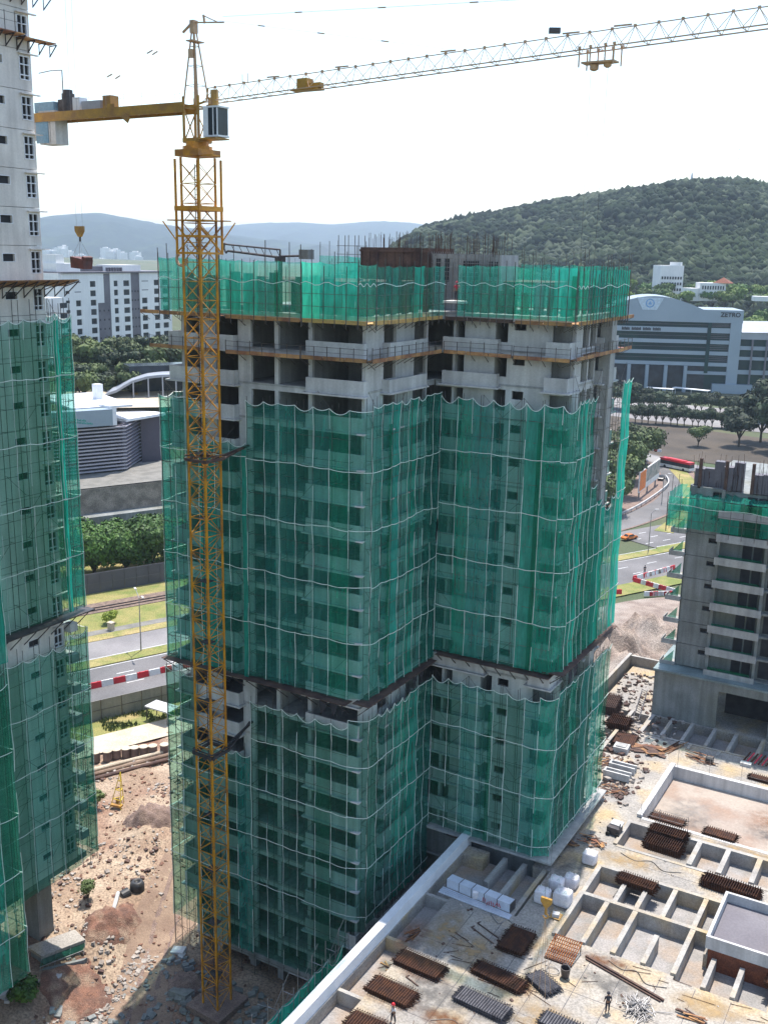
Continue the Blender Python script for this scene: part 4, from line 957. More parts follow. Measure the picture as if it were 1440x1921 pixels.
# pendants
g = MB(); ht = tip+Vector((0,0,.45))
def pend(a, b, n_, r): 
    g.tube(a, b, r, 4)
    for i in range(1, n_): c = a.lerp(b, i/n_); d = (b-a).normalized()*.3; g.tube(c-d, c+d, .055, 4)
pend(ht+JD*2.9, jp(52,0,1.2)+Vector((0,0,0)), 7, .016); pend(ht+JD*1.2, jp(22.5,0,1.2), 4, .008)
for w_ in (-.6,.6):
    e = CB-JD*13.2+JN*w_; pend(tip+JN*w_*.2, Vector((e.x,e.y,78.0)), 3, .006)
g.build('pendant_bar', 'crane_j', cr)
# counter-jib
def cj(t, w_=0, h=0): p = CB-JD*t+JN*w_; return Vector((p.x, p.y, 76.35+h-0.0*t))
g = MB()
for w_ in (-.75,.75): 
    g.add([], []); c = (cj(.6,w_)+cj(19.2,w_))/2; g.obox(tuple(c+Vector((0,0,.28))), (18.6,.16,.72), ja-math.pi/2)
for t in range(1, 20, 2): g.tube(cj(t,-.75,.1), cj(min(t+2,19),.75,.1), .06)
g.obox(tuple(cj(10.2,0,.62)), (17.6,1.2,.04), ja-math.pi/2)
g.obox(tuple(cj(6.8,-.86,-.2)), (.9,.06,.5), ja-math.pi/2, 0, .6); g.obox(tuple(cj(8.4,-.86,.72)), (.8,.06,.35), ja-math.pi/2)
g.build('counter_jib', 'crane_y', cr)
g = MB()
for i, t in enumerate((15.6,16.3,17.0,17.7)):
    g.obox(tuple(cj(t,0,-.55)), (.62,1.35,2.7 if i < 3 else 2.0), ja-math.pi/2)
g.build('counterweight', 'conc_l', cr)
MB().obox(tuple(cj(16.9,-.72,-.85)), (1.5,.06,1.9), ja-math.pi/2).obox(tuple(cj(16.6,0,1.1)), (2.4,1.3,.8), ja-math.pi/2).build('counterweight_banner', 'cw', cr)
g = MB(); g.lathe(tuple(cj(14.3,0,1.5)), [(.2,-.8),(.55,-.8),(.55,.6),(.4,.6),(.4,.9),(.1,.95)], 12); g.obox(tuple(cj(14.6,.1,1.2)), (1.1,1.0,.9), ja-math.pi/2); g.build('hoist_winch', 'steel', cr)
MB().obox(tuple(cj(12.9,0,1.1)), (.8,.9,1.2), ja-math.pi/2).build('electrical_cabinet', 'white', cr)
MB().obox(tuple(cj(11.2,0,.95)), (2.2,.8,.8), ja-math.pi/2).build('motor_housing', 'roof_g', cr)
MB().obox(tuple(cj(9.3,0,1.15)), (.9,.9,1.0), ja-math.pi/2).build('yellow_drum_box', 'crane_y', cr)
g = MB()
for w_ in (-.8,.8):
    for t in range(1, 20, 2): g.tube(cj(t,w_,.6), cj(t,w_,1.55), .012, 3)
    g.tube(cj(1,w_,1.55), cj(13,w_,1.55), .01, 3)
for t in (18.2, 18.6, 19.0, 19.3): g.tube(cj(t,-.75,.5), cj(t,-.75,1.8), .04)
g.tube(cj(18.2,-.75,1.8), cj(19.3,-.75,1.8), .04); g.path([tuple(cj(14.9,0,1.9)), tuple(cj(14.9,0,4.0)), tuple(cj(16.5,.2,4.1)), tuple(cj(18,.2,4.0))], .05)
g.build('handrail', 'galv', cr)
# trolley and hook
g = MB(); tt = 32.7
g.obox(tuple(jp(tt,0,-.75)), (2.1,.9,.1), ja-math.pi/2)
for a in (-1.1, -.4, .55, 1.1):
    for w_ in (-.65,.65): g.tube(jp(tt+a,w_,.1), jp(tt+a,w_,-1.0 if a in (-1.1,1.1) else -.8), .05); g.obox(tuple(jp(tt+a,w_,.12)), (.16,.14,.14), ja-math.pi/2)
g.lathe(tuple(jp(tt-.35,0,-1.1)), [(.1,-.1),(.28,0),(.28,.25),(.1,.3)], 10); g.lathe(tuple(jp(tt+.5,0,-1.0)), [(.1,-.1),(.25,0),(.25,.25),(.1,.3)], 10)
g.build('trolley', 'crane_j', cr)
hk = jp(tt, 0, 0); hz = 19.3
g = MB()
for a in (-.55,.55):
    g.tube(jp(tt+a,0,-1.0), Vector((hk.x+JD.x*a*.25, hk.y, hz+.4)), .012, 3)
g.build('hoist_rope', 'steel', cr)
hb = MB().prism([(0,0)], 0, 0) if False else MB()
def hookblock(g, c, s=1.0):
    c = Vector(c); g.add([c+Vector(q)*s for q in ((-.42,-.1,.45),(.42,-.1,.45),(.42,-.1,.1),(.12,-.1,-.32),(-.12,-.1,-.32),(-.42,-.1,.1),(-.42,.1,.45),(.42,.1,.45),(.42,.1,.1),(.12,.1,-.32),(-.12,.1,-.32),(-.42,.1,.1))],
      [(0,5,4,3,2,1),(6,7,8,9,10,11),(0,1,7,6),(1,2,8,7),(2,3,9,8),(3,4,10,9),(4,5,11,10),(5,0,6,11)])
g = MB(); hookblock(g, (hk.x, hk.y, hz)); g.build('hook_block', 'crane_y', cr)
g = MB(); g.tube((hk.x,hk.y,hz-.3), (hk.x,hk.y,hz-.9), .11, 6); g.path([(hk.x+.2*math.sin(t*.7), hk.y, hz-1.05-.2*math.cos(t*.7)) for t in range(-2,6)], .06, 5); g.build('hook', 'crane_y', cr)
g = MB()
for a, b in ((-1.3,-.9),(1.2,-.7),(-.9,1.1),(1.0,1.1)): g.tube((hk.x,hk.y,hz-1.2), (hk.x+a*.5,hk.y+b*.8,hz-8.2), .018, 3)
g.build('sling_chain', 'crane_j', cr)
# wall ties (collars and struts)
for z, m_ in ((49.0, 'timber_d'), (22.3, 'steel')):
    g = MB(); q = [at(mc(i, 1.15), z) for i in range(4)]
    for i in range(4): g.tube(q[i], q[(i+1)%4], .16); g.tube(q[i]+Vector((0,0,.35)), q[(i+1)%4]+Vector((0,0,.35)), .06)
    g.tube(q[1], (-55.9, 73.8, z+.1), .13); g.tube(q[2], (-56.2, 73.8, z), .1); g.tube(q[3], (-60.6, 73.8, z), .1)
    g.build('wall_tie', m_, cr)
# second hook with a load, from a crane out of view
p = atd(150, 436, 96)
h2 = thing('hanging_load', 'yellow hook block carrying a dark red skip in the air beside the left tower', 'crane load', (p.x, p.y, p.z-3))
g = MB(); hookblock(g, (p.x, p.y, p.z), 1.15); g.build('hook_block', 'crane_y', h2)
g = MB(); g.tube((p.x-.35,p.y,p.z+.4), (p.x-.35,p.y,p.z+34), .012, 3); g.tube((p.x+.35,p.y,p.z+.4), (p.x+.35,p.y,p.z+34), .012, 3)
for a, b in ((-.6,-.4),(.6,-.4),(-.6,.4),(.6,.4)): g.tube((p.x,p.y,p.z-.6), (p.x+a,p.y+b,p.z-2.0), .015, 3)
g.build('hoist_rope', 'galv', h2); MB().tube((p.x,p.y,p.z-.3), (p.x,p.y,p.z-.75), .09, 6).build('hook', 'steel', h2)
g = MB(); z = p.z-2.7; g.add([(p.x-.75,p.y-.5,z-.25),(p.x+.75,p.y-.5,z-.35),(p.x+.75,p.y+.5,z-.35),(p.x-.75,p.y+.5,z-.25),(p.x-.7,p.y-.6,z+.7),(p.x+.8,p.y-.6,z+.45),(p.x+.8,p.y+.6,z+.45),(p.x-.7,p.y+.6,z+.7)],[(0,3,2,1),(4,5,6,7),(0,1,5,4),(1,2,6,5),(2,3,7,6),(3,0,4,7)])
g.obox((p.x+.72,p.y,z+.55),(.3,1.0,.3),0,0,.3); g.build('skip', mat('dark_red_steel', (.16,.05,.04), (.09,.04,.035), 2, .7), h2)
# orange lattice frame at the foot of the podium wall
lf = thing('lattice_section', 'short rusty orange lattice mast section standing at the very bottom beside the crane foot', 'mast section', (-50.5, 58.6, -4.6))
g = MB(); q0 = [(-51.6,58.0),(-50.0,57.7),(-49.8,59.2),(-51.4,59.5)]
for i in range(4):
    a, b = q0[i], q0[(i+1)%4]; g.tube((*a,-4.7),(*a,-.9),.08)
    for z in (-4.5,-3.3,-2.1,-.95): g.tube((*a,z),(*b,z),.05)
    for z in (-4.5,-3.3,-2.1): g.tube((*a,z),(*b,z+1.2),.04)
g.build('lattice_frame', mat('rusty_orange_steel', (.38,.12,.03), (.2,.07,.03), 2, .7), lf)
# ------------------------------------------------------------------ left tower
lt = thing('concrete_tower', 'pale concrete apartment tower at the left edge with small black windows, its lower floors netted', 'tower block', (-80, 52, -3))
LX = -70.4; LYE = 64.6
def zl(k): return 63.0+ST*k     # joints
g = MB(); g.box(-90, LX-.3, 10, LYE-.3, 8.0, 118); g.build('core_block', 'conc', lt)
for k in range(-18, 10):
    z0 = zl(k); z1 = z0+ST-.04; w_ = MB(); a0 = z0+1.75; a1 = z0+2.35; w = 0.25
    ys_ = [30.0, 36.6, 37.9, 44.6, 45.9, 52.6, 53.9, 60.45, 61.65, 63.35, 64.35, 64.6]
    for i in range(len(ys_)-1):
        y0, y1 = ys_[i], ys_[i+1]
        if i in (1, 3, 5, 7): w_.box(LX-w, LX, y0, y1, z0, a0); w_.box(LX-w, LX, y0, y1, a1, z1)
        elif i == 9: w_.box(LX-w, LX, y0, y1, z0, z0+.75); w_.box(LX-w, LX, y0, y1, z0+2.6, z1)
        else: w_.box(LX-w, LX, y0, y1, z0, z1)
    w_.box(-90, LX-.25, LYE-.25, LYE, z0, z1)
    w_.box(LX-.02, LX+.28, 63.2, 65.2, z0+2.72, z0+2.8)
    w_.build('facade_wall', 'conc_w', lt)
    g = MB(); g.box(LX-.24, LX-.2, 63.35, 64.35, z0+.75, z0+2.6)
    for y in (36.6, 44.6, 52.6, 60.45): g.box(LX-.24, LX-.2, y, y+1.3, a0, a1)
    g.build('window_glass', 'dark', lt)
    g = MB()
    for y in (63.35, 63.82, 64.31): g.box(LX-.1, LX+.03, y, y+.06, z0+.75, z0+2.6)
    for z in (z0+.75, z0+1.1, z0+1.9, z0+2.52): g.box(LX-.1, LX+.035, 63.35, 64.37, z, z+.08)
    for y in (60.4, 52.55): g.box(LX-.05, LX+.02, y, y+.05, a0-.05, a1+.05); g.box(LX-.05, LX+.02, y+1.28, y+1.33, a0-.05, a1+.05); g.box(LX-.05, LX+.02, y+.05, y+1.28, a1, a1+.05); g.box(LX-.05, LX+.02, y+.05, y+1.28, a0-.05, a0)
    g.build('window_frame', 'frame', lt)
for x, y in ((-76.6, 64.2), (-76.6, 50), (-86, 62.5), (-86, 50)): MB().box(x-1.1, x+1.1, y-.5, y+1.4, -4.5, 8.2).build('column', 'conc_d', lt)
MB().box(-90, -70.6, 30, 66.0, 7.4, 8.0).build('transfer_slab', 'conc_d', lt)
# projecting wing nearer the camera
MB().box(-90, -67.4, 8, 52.8, 5.2, 100).build('projecting_wing', 'conc', lt)  # unseen upper part added to throw shade over the lower left ground
for k in range(13):
    g = MB(); z = 6.6+k*ST
    for y in (50.4, 46, 41): g.box(-67.4, -67.35, y, y+1.6, z+.9, z+2.3)
    g.build('window_glass', 'dark', lt); MB().box(-67.38, -66.6, 49.8, 52.6, z-.1, z+.5).build('balcony', 'conc_l', lt)
for x, y in ((-69, 51), (-69, 40)): MB().box(x-1, x+1, y-.6, y+.6, -4.5, 5.2).build('column', 'conc_d', lt)
# catch boards
def boards(root, x0, x1, y0, y1, z, slope, m, thick=.08, name='canopy_board'):
    n = max(2, int((y1-y0)/1.1)); g = MB()
    for i in range(n):
        a = y0+(y1-y0)*i/n+.04; b = y0+(y1-y0)*(i+1)/n-.04
        g.add([(x0,a,z),(x1,a,z+slope),(x1,b,z+slope),(x0,b,z),(x0,a,z-thick),(x1,a,z+slope-thick),(x1,b,z+slope-thick),(x0,b,z-thick)],[(0,1,2,3),(4,7,6,5),(0,4,5,1),(1,5,6,2),(2,6,7,3),(3,7,4,0)])
    g.build(name, m, root)
    g = MB()
    for i in range(n+1):
        y = y0+(y1-y0)*i/n; g.tube((x0,y,z-.95),(x1,y,z+slope-.12),.05); g.tube((x0,y,z-.14),(x1,y,z+slope-.14),.05); g.tube((x0+.05,y,z-.95),(x0+.05,y,z-.1),.04)
    g.build('bracket', 'steel', root)
lp = thing('catch_platform', 'sloping timber catch canopy on dark brackets, right above the netting of the left tower', 'catch canopy', (-70, 55, 63))
boards(lp, LX+.02, LX+1.9, 30, 66.8, 62.75, .55, 'timber'); boards(lp, -74, LX+.02, 64.8, 66.8, 62.9, .2, 'timber')
lp = thing('work_platform', 'rusty bracket platform with handrail round the left tower, second from the top', 'work platform', (-70, 55, 82))
boards(lp, LX+.02, LX+1.1, 30, 63.2, 82.25, .05, 'timber'); boards(lp, LX+.02, LX+.9, 63.2, 66.6, 82.1, .05, 'timber')
g = MB()
for i in range(28): g.tube((LX+1.1, 35.2+i, 82.2), (LX+1.1, 35.2+i, 83.7), .03)
g.tube((LX+1.1,35,83.6),(LX+1.1,63,83.6),.02); g.tube((LX+1.1,35,83.0),(LX+1.1,63,83.0),.02); g.build('handrail', 'scaf', lp)
lp = thing('work_platform', 'topmost bracket platform of the left tower, cut by the upper edge of the picture', 'work platform', (-70, 55, 85.5))
boards(lp, LX+.02, LX+1.2, 30, 66.2, 85.6, .1, 'timber')
# netting of the left tower
ln = thing('scaffold_net', 'teal netting over the middle of the left tower, scaffolding showing at its right end', 'scaffold netting', (-69, 60, 33)); rp = MB()
RL = (55.2, 49.7, 44.2, 38.8)
net_run(ln, (-69.3,44), (-69.3,64.6), 60.1, 33.6, RL, ['netd1','netd1','net1','netd2'], 12, ropes=rp)
net_run(ln, (-69.3,64.6), (-69.4,66.5), 60.3, 33.6, RL, ['net1'], 1, ropes=rp)
net_run(ln, (-69.35,64.35), (-69.25,64.85), 60.4, 33.6, RL, ['net4'], 1, ropes=rp)
net_run(ln, (-69.4,66.5), (-78,66.5), 60.3, 33.6, RL, ['net1'], 5, ropes=rp)
rp.build('lashing_rope', 'rope', ln); scaffold(ln, (-69.4,44), (-69.4,66.5), 61.5, 33.5, .7, diag=.2); scaffold(ln, (-69.4,66.4), (-78,66.4), 61, 33.5, .9, 1.2, diag=.9)
g = MB(); g.box(-70.6,-68.8,44,67,33.2,33.3)
for i in range(14): y = 46+i*1.55; g.tube((-70.4,y,31.7),(-68.8,y,33.2),.05)
g.build('catch_ledge', 'steel', ln)
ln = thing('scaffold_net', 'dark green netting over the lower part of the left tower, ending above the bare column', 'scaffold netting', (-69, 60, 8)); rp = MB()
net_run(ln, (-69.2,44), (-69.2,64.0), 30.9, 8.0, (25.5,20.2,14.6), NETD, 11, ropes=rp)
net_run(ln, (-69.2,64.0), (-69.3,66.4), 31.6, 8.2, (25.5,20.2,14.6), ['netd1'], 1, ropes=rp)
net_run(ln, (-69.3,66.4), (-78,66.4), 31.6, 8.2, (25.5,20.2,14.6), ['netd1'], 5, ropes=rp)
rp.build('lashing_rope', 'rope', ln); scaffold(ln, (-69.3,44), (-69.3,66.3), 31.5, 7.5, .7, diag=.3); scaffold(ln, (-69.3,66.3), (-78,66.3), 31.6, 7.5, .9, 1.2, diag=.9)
g = MB()
for k in range(8):
    z = 11+k*ST-.9; g.box(-74, -69.7, 64.7, 65.6, z, z+.8)
g.build('balcony', 'conc_l', lt)
ln = thing('scaffold_net', 'bright green netting on the projecting wing at the bottom left edge', 'scaffold netting', (-66, 50, 4)); rp = MB()
net_run(ln, (-66.2,40), (-66.2,54.6), 48.0, 32.8, (42,), ['net3','net2'], 8, ropes=rp)
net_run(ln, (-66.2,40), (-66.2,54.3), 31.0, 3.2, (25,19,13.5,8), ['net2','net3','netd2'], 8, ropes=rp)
net_run(ln, (-66.2,54.5), (-69.1,54.5), 48.0, 3.4, (42,36,25,19,13.5,8), ['net2'], 2, ropes=rp)
rp.build('lashing_rope', 'rope', ln); scaffold(ln, (-66.3,40), (-66.3,54.3), 47, 3, .7, diag=.3)
# ------------------------------------------------------------------ right frame building
rb = thing('frame_building', 'unfinished grey concrete block with slab balconies at the right edge, standing on a windowless plinth', 'building', (-20, 135, 9))
BX0, BY = -29.6, 128.0
MB().box(-28.9, 2, BY+.6, 150, 15.4, 38.6).build('core_block', 'conc_d', rb)
for k in range(8):
    z0 = 15.5+k*2.93; z1 = z0+2.87; w_ = MB()
    w_.box(-29.3, -26.65, BY, BY+.55, z0, z1); w_.box(-26.65, -25.55, BY, BY+.55, z0, z0+1.85); w_.box(-26.65, -25.55, BY, BY+.55, z0+2.45, z1)
    w_.box(-25.55, -25.2, BY-.35, BY+.55, z0, z1); w_.box(-19.9, -19.55, BY-.3, BY+.55, z0, z1); w_.box(-29.6, -29.35, BY+.6, BY+1.4, z0, z1)
    w_.build('facade_wall', 'conc_d', rb)
    MB().box(-26.6, -25.6, BY+.3, BY+.35, z0+1.86, z0+2.44).build('window_glass', 'dark', rb)
    g = MB(); g.box(-25.5, -19.4, BY-1.3, BY+.6, z0-.32, z0-.1); g.box(-25.5, -19.4, BY-1.38, BY-1.3, z0-.4, z0+.55); g.build('balcony', 'conc', rb)
    g = MB(); g.box(-31.2, -29.4, BY-.3, BY+1.6, z0-.25, z0-.05); g.box(-31.25, -29.4, BY-.38, BY-.3, z0-.3, z0+.3); g.box(-31.3, -31.22, BY-.3, BY+1.6, z0-.3, z0+.3); g.build('balcony', 'conc', rb)
    g = MB()
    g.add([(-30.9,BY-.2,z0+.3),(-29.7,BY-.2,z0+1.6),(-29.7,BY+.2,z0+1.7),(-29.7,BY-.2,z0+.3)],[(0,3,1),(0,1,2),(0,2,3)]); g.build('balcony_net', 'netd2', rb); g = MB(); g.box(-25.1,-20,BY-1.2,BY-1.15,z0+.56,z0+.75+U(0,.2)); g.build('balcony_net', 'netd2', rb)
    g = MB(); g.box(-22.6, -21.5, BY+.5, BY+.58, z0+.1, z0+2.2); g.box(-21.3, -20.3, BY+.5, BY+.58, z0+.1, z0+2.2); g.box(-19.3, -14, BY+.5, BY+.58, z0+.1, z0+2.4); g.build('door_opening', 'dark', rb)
    MB().box(-19.4, 0, BY-.4, BY+.6, z0-.3, z0-.06).build('floor_slab', 'conc_d', rb)
g = MB(); g.box(-31.2, -23.2, 125.5, 126, 9, 15.1); g.box(-23.2, 2, 125.5, 126, 14.0, 15.1); g.box(-17.0, -15.2, 125.45, 126, 9, 14.0); g.box(-31.2, -30.8, 126, 140, 9, 15.1); g.build('plinth_wall', 'conc_d', rb)
MB().box(-31.4, 2, 125.3, 141, 15.1, 15.35).build('plinth_roof', mat('wet_roof_slab', (.22,.28,.28), (.15,.19,.19), .3, .5), rb)
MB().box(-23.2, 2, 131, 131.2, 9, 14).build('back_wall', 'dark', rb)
g = MB()
for i in range(26):
    x = -29.2+i*1.15; 
    if i % 7 == 5: continue
    g.box(x, x+1.12, BY+U(.2,1.2), BY+1.9, 38.7, 38.7+U(2.3,3.5))
g.build('formwork_panel', 'clad_g', rb)
g = MB()
for i in range(9): x = -28.6+i*3.1; g.box(x, x+.35, BY, BY+.4, 38.7, 42.4)
g.build('column_form', 'timber_d', rb)
g = MB()
for i in range(150): x = U(-29.5,-2); g.tube((x,BY+U(0,2),38.6),(x+U(-.1,.1),BY+U(0,2),U(40.5,43.6)),.02,3)
g.build('starter_bar', 'rust', rb)
bs = wrap('green safety screen round the top of the grey frame building at the right edge', [((-31.6,126.6),(-12,126.6),['netd2','net3'],9,37.6),((-31.6,133),(-31.6,126.6),['net3'],3,38.2)], 1.5, 33.8, 37.8, (-28,126.6,34))
g = MB()
for i in range(26): x = -31+i*.75; g.add([(x,127,37.6),(x+.9,127,37.6),(x+.9,129.5,38.4+U(-.3,.3)),(x,129.5,38.4+U(-.3,.3))],[(0,1,2,3)])
g.build('net_fold', 'net2', bs)
# ------------------------------------------------------------------ podium
Z9 = 9.0
po = thing('podium', 'large concrete podium deck with sunken pits between upstand beams, lower right', 'podium', (-20, 90, -4))
# deck pieces around the pits (top at 9.0), pit floor at 7.4
PITZ = 7.75
def pits():
    return [(-25.4,-9.5,93.1,97.7),(-25.4,-9.5,83.5,88.2),(-25.4,-13.9,76.4,83.05),(-15.3,-8.0,75.9,80.48),(-37.9,-35.7,50,83.5),(-35.7,-29.45,77.0,85.2),(-35.6,-31.2,112,124.8),(-30.6,-13,119.6,125.2),(-24.8,0,99.6,112.4),(-31.0,-28.4,104.5,109.0)]
PT = pits()
X = sorted(set([-38.0, 6.0]+[v for p in PT for v in p[:2]])); Y = sorted(set([40.0, 142.0]+[v for p in PT for v in p[2:]]))
g = MB()
for i in range(len(X)-1):
    for j in range(len(Y)-1):
        cx, cy = (X[i]+X[i+1])/2, (Y[j]+Y[j+1])/2
        if any(p[0] < cx < p[1] and p[2] < cy < p[3] for p in PT): continue
        if cx < -31.55 and 86.5 < cy < 99.5: continue
        a = Z9 + (0.0 if cy < 99 else 0)
        g.box(X[i], X[i+1], Y[j], Y[j+1], Z9-1.7, a)
g.build('deck_slab', 'slab', po)
g = MB()
for n_, p in enumerate(PT): g.box(p[0]-.01, p[1]+.01, p[2]-.01, p[3]+.01, 6.9-.003*n_, (PITZ if n_ != 8 else 7.6)+.003*n_)
g.build('pit_floor', 'pit', po)
g = MB().box(-38.7, 8, 39, 143, -4.4, 6.8); g.build('lower_storey', 'conc_d', po)
# upstands round pits and cross beams
def up(x0, x1, y0, y1, h=.22, base=7.3):
    e = [U(.012,.03) for _ in range(4)]; MB().box(x0-e[0], x1+e[1], y0-e[2], y1+e[3], base, Z9+h+U(0,.01)).build('upstand_beam', 'beam', po)
for x in (-18.3,-15.5,-12.5): up(x-.22, x+.22, 93.1, 97.7)
up(-25.75,-25.4,93.0,98.1,.18); up(-25.4,-9.5,97.7,98.1,.18); up(-25.4,-9.5,92.75,93.1,.05)
for x in (-22.6,-20.6,-18.25,-15.45,-12.9): up(x-.2, x+.2, 83.5, 88.2)
up(-25.75,-25.4,83.4,88.55,.2); up(-25.4,-9.5,88.2,88.55,.25)
for x, y0, y1 in ((-23.1,76.4,83.0),(-20.5,76.4,83.0),(-17.9,76.4,80.6),(-15.4,76.4,83.0)): up(x-.2, x+.2, y0, y1)
up(-25.8,-25.4,76.2,83.45,.25); up(-25.4,-13.9,83.05,83.46,.25);
for x in (-12.9,-10.6): up(x-.18, x+.18, 75.95, 80.0)
for y in (53.4,60.9,68.6,75.9): up(-37.9,-35.7,y-.16,y+.16,.0)
for x, y0, y1 in ((-34.0,80.5,85.2),(-32.0,79.5,85.2),(-29.95,77.0,85.2)): up(x-.2, x+.2, y0, y1, -.05)
for x in (-33.4,): up(x-.2, x+.2, 112, 124.8)
up(-35.6,-31.2,118.4,118.8,.1); up(-30.6,-13,119.3,119.6,.1); up(-31.0,-30.6,119.3,125.2,.15)
for x in (-28.3,-25.8,-23.0,-20.4,-17.2): up(x-.18, x+.18, 119.6, 125.2)
for x in (-24.6,-21.2): up(x-.15, x+.15, 118.0, 119.3, .15)
# pool-like basin walls with timber shuttering
g = MB(); g.box(-25.3,-24.76,99.45,112.93,7.3,9.35); g.box(-24.74,4,112.36,112.9,7.32,9.2); g.box(-24.74,4,99.2,99.64,7.3,9.03); g.build('basin_wall', 'conc_l', po)
g = MB().box(-24.75,4,99.65,112.35,7.59,7.7); g.build('basin_floor', mat('beige_basin_floor', (.37,.31,.26), (.31,.25,.215), .15, .85, c3=(.30,.21,.16), s3=.3, bump=.1, fine=.15), po)
# white parapet along the left edge
g = MB(); g.box(-38.75,-38.0,30,85.8,6.9,10.15); g.build('parapet_wall', 'white', po)
MB().box(-39.0,-38.76,30,85.8,9.6,9.72).build('drip_strip', 'steel', po)
# side parapet at the far left corner behind the tower
g = MB(); g.box(-38.9,-38.5,104,141,6.9,10.6); g.box(-38.5,-30.9,140.5,140.9,6.9,10.4); g.build('parapet_wall', 'beam', po)
# brick service box
bx = thing('service_box', 'brick service box with a recessed concrete roof tray, on the podium at the right edge', 'service box', (-11, 83, 7.5))
MB().box(-13.55, -8.6, 80.42, 87.6, 7.3, 9.75).build('brick_wall', 'brick', bx)
g = MB(); g.box(-13.8,-8.4,80.3,80.55,9.75,10.9); g.box(-13.8,-8.4,87.6,87.85,9.75,10.85); g.box(-13.8,-13.55,80.55,87.6,9.75,10.85); g.box(-8.65,-8.4,80.55,87.6,9.75,10.85); g.build('roof_upstand', 'conc_l', bx)
MB().box(-13.55,-8.65,80.55,87.6,9.76,9.95).build('roof_tray', 'clad_g', bx)
# rebar bundles
def bundle(name, lab, c, L_, wd, h, rz, m, n=26, cat='rebar bundle', z=Z9, hooks=True):
    t = thing(name, lab, cat, (c[0], c[1], z)); g = MB(); ca, sa = math.cos(rz), math.sin(rz)
    def pt(u, v, zz): return (c[0]+u*ca-v*sa, c[1]+u*sa+v*ca, z+zz)
    lay = max(1, int(h/.12))
    for k in range(lay):
        for i in range(n):
            v = (i/(n-1)-.5)*wd*(1-.12*k/lay)+U(-.02,.02); j = U(-.25,.25); zz = .08+k*.12
            g.tube(pt(-L_/2+j, v, zz), pt(L_/2+j+U(-.1,.1), v+U(-.05,.05), zz+U(-.02,.03)), .032, 3)
    g.build('bar_layer', m, t)
    g = MB()
    for i in range(max(4, int(L_/.22))):
        u = -L_/2+.2+i*.22
        if u > L_/2-.1: break
        g.tube(pt(u, -wd/2-.08, .1+lay*.12), pt(u, wd/2+.08, .1+lay*.12), .03, 3)
        g.tube(pt(u, -wd/2-.08, .05), pt(u, -wd/2-.08, .1+lay*.12), .03, 3); g.tube(pt(u, wd/2+.08, .05), pt(u, wd/2+.08, .1+lay*.12), .03, 3)
    g.build('stirrup_row', m, t)
    MB().obox((c[0], c[1], z+.04+lay*.055), (L_*.9, wd*.9, max(.06, lay*.1)), rz).build('bar_core', m, t)
    return t
GB = 'rusty reinforcement bundles on the podium'
def stain(c, rx, ry, m, rz=0):
    g = MB(); n = 20; ca, sa = math.cos(rz), math.sin(rz); STN[0] += 1; z = Z9+.012+STN[0]*.002
    for i in range(n):
        t = i*2*math.pi/n; x, y = rx*math.cos(t), ry*math.sin(t); g.v.append((c[0]+x*ca-y*sa, c[1]+x*sa+y*ca, z))
    g.f.append(tuple(range(n))); struct('rust_stain', g, m)
STN = [0]
def stainmat(name, col, k):
    m, n, l, p = nodes(name); p.inputs['Base Color'].default_value = (*col, 1); p.inputs['Roughness'].default_value = .9
    tc = n.new('ShaderNodeTexCoord'); v = n.new('ShaderNodeVectorMath'); v.operation = 'MULTIPLY_ADD'; l.new(tc.outputs['Generated'], v.inputs[0]); v.inputs[1].default_value = (2,2,0); v.inputs[2].default_value = (-1,-1,0)
    ln = n.new('ShaderNodeVectorMath'); ln.operation = 'LENGTH'; l.new(v.outputs[0], ln.inputs[0]); mr = n.new('ShaderNodeMapRange'); mr.interpolation_type = 'SMOOTHSTEP'; mr.inputs[1].default_value = 1; mr.inputs[2].default_value = .25; mr.inputs[4].default_value = k; l.new(ln.outputs['Value'], mr.inputs[0])
    g_ = n.new('ShaderNodeNewGeometry'); t = n.new('ShaderNodeTexNoise'); t.inputs['Scale'].default_value = 1.1; t.inputs['Detail'].default_value = 6; l.new(g_.outputs['Position'], t.inputs[0]); mu = n.new('ShaderNodeMath'); mu.operation = 'MULTIPLY'; l.new(mr.outputs[0], mu.inputs[0])
    m2 = n.new('ShaderNodeMapRange'); m2.inputs[1].default_value = .3; m2.inputs[2].default_value = .65; l.new(t.outputs[0], m2.inputs[0]); l.new(m2.outputs[0], mu.inputs[1]); l.new(mu.outputs[0], p.inputs['Alpha']); return m
M['stain'] = stainmat('rust_stain', (.16,.06,.02), .75); M['stain_y'] = stainmat('ochre_stain', (.38,.26,.13), .8); M['stain_g'] = stainmat('grey_stain', (.12,.115,.11), .6)
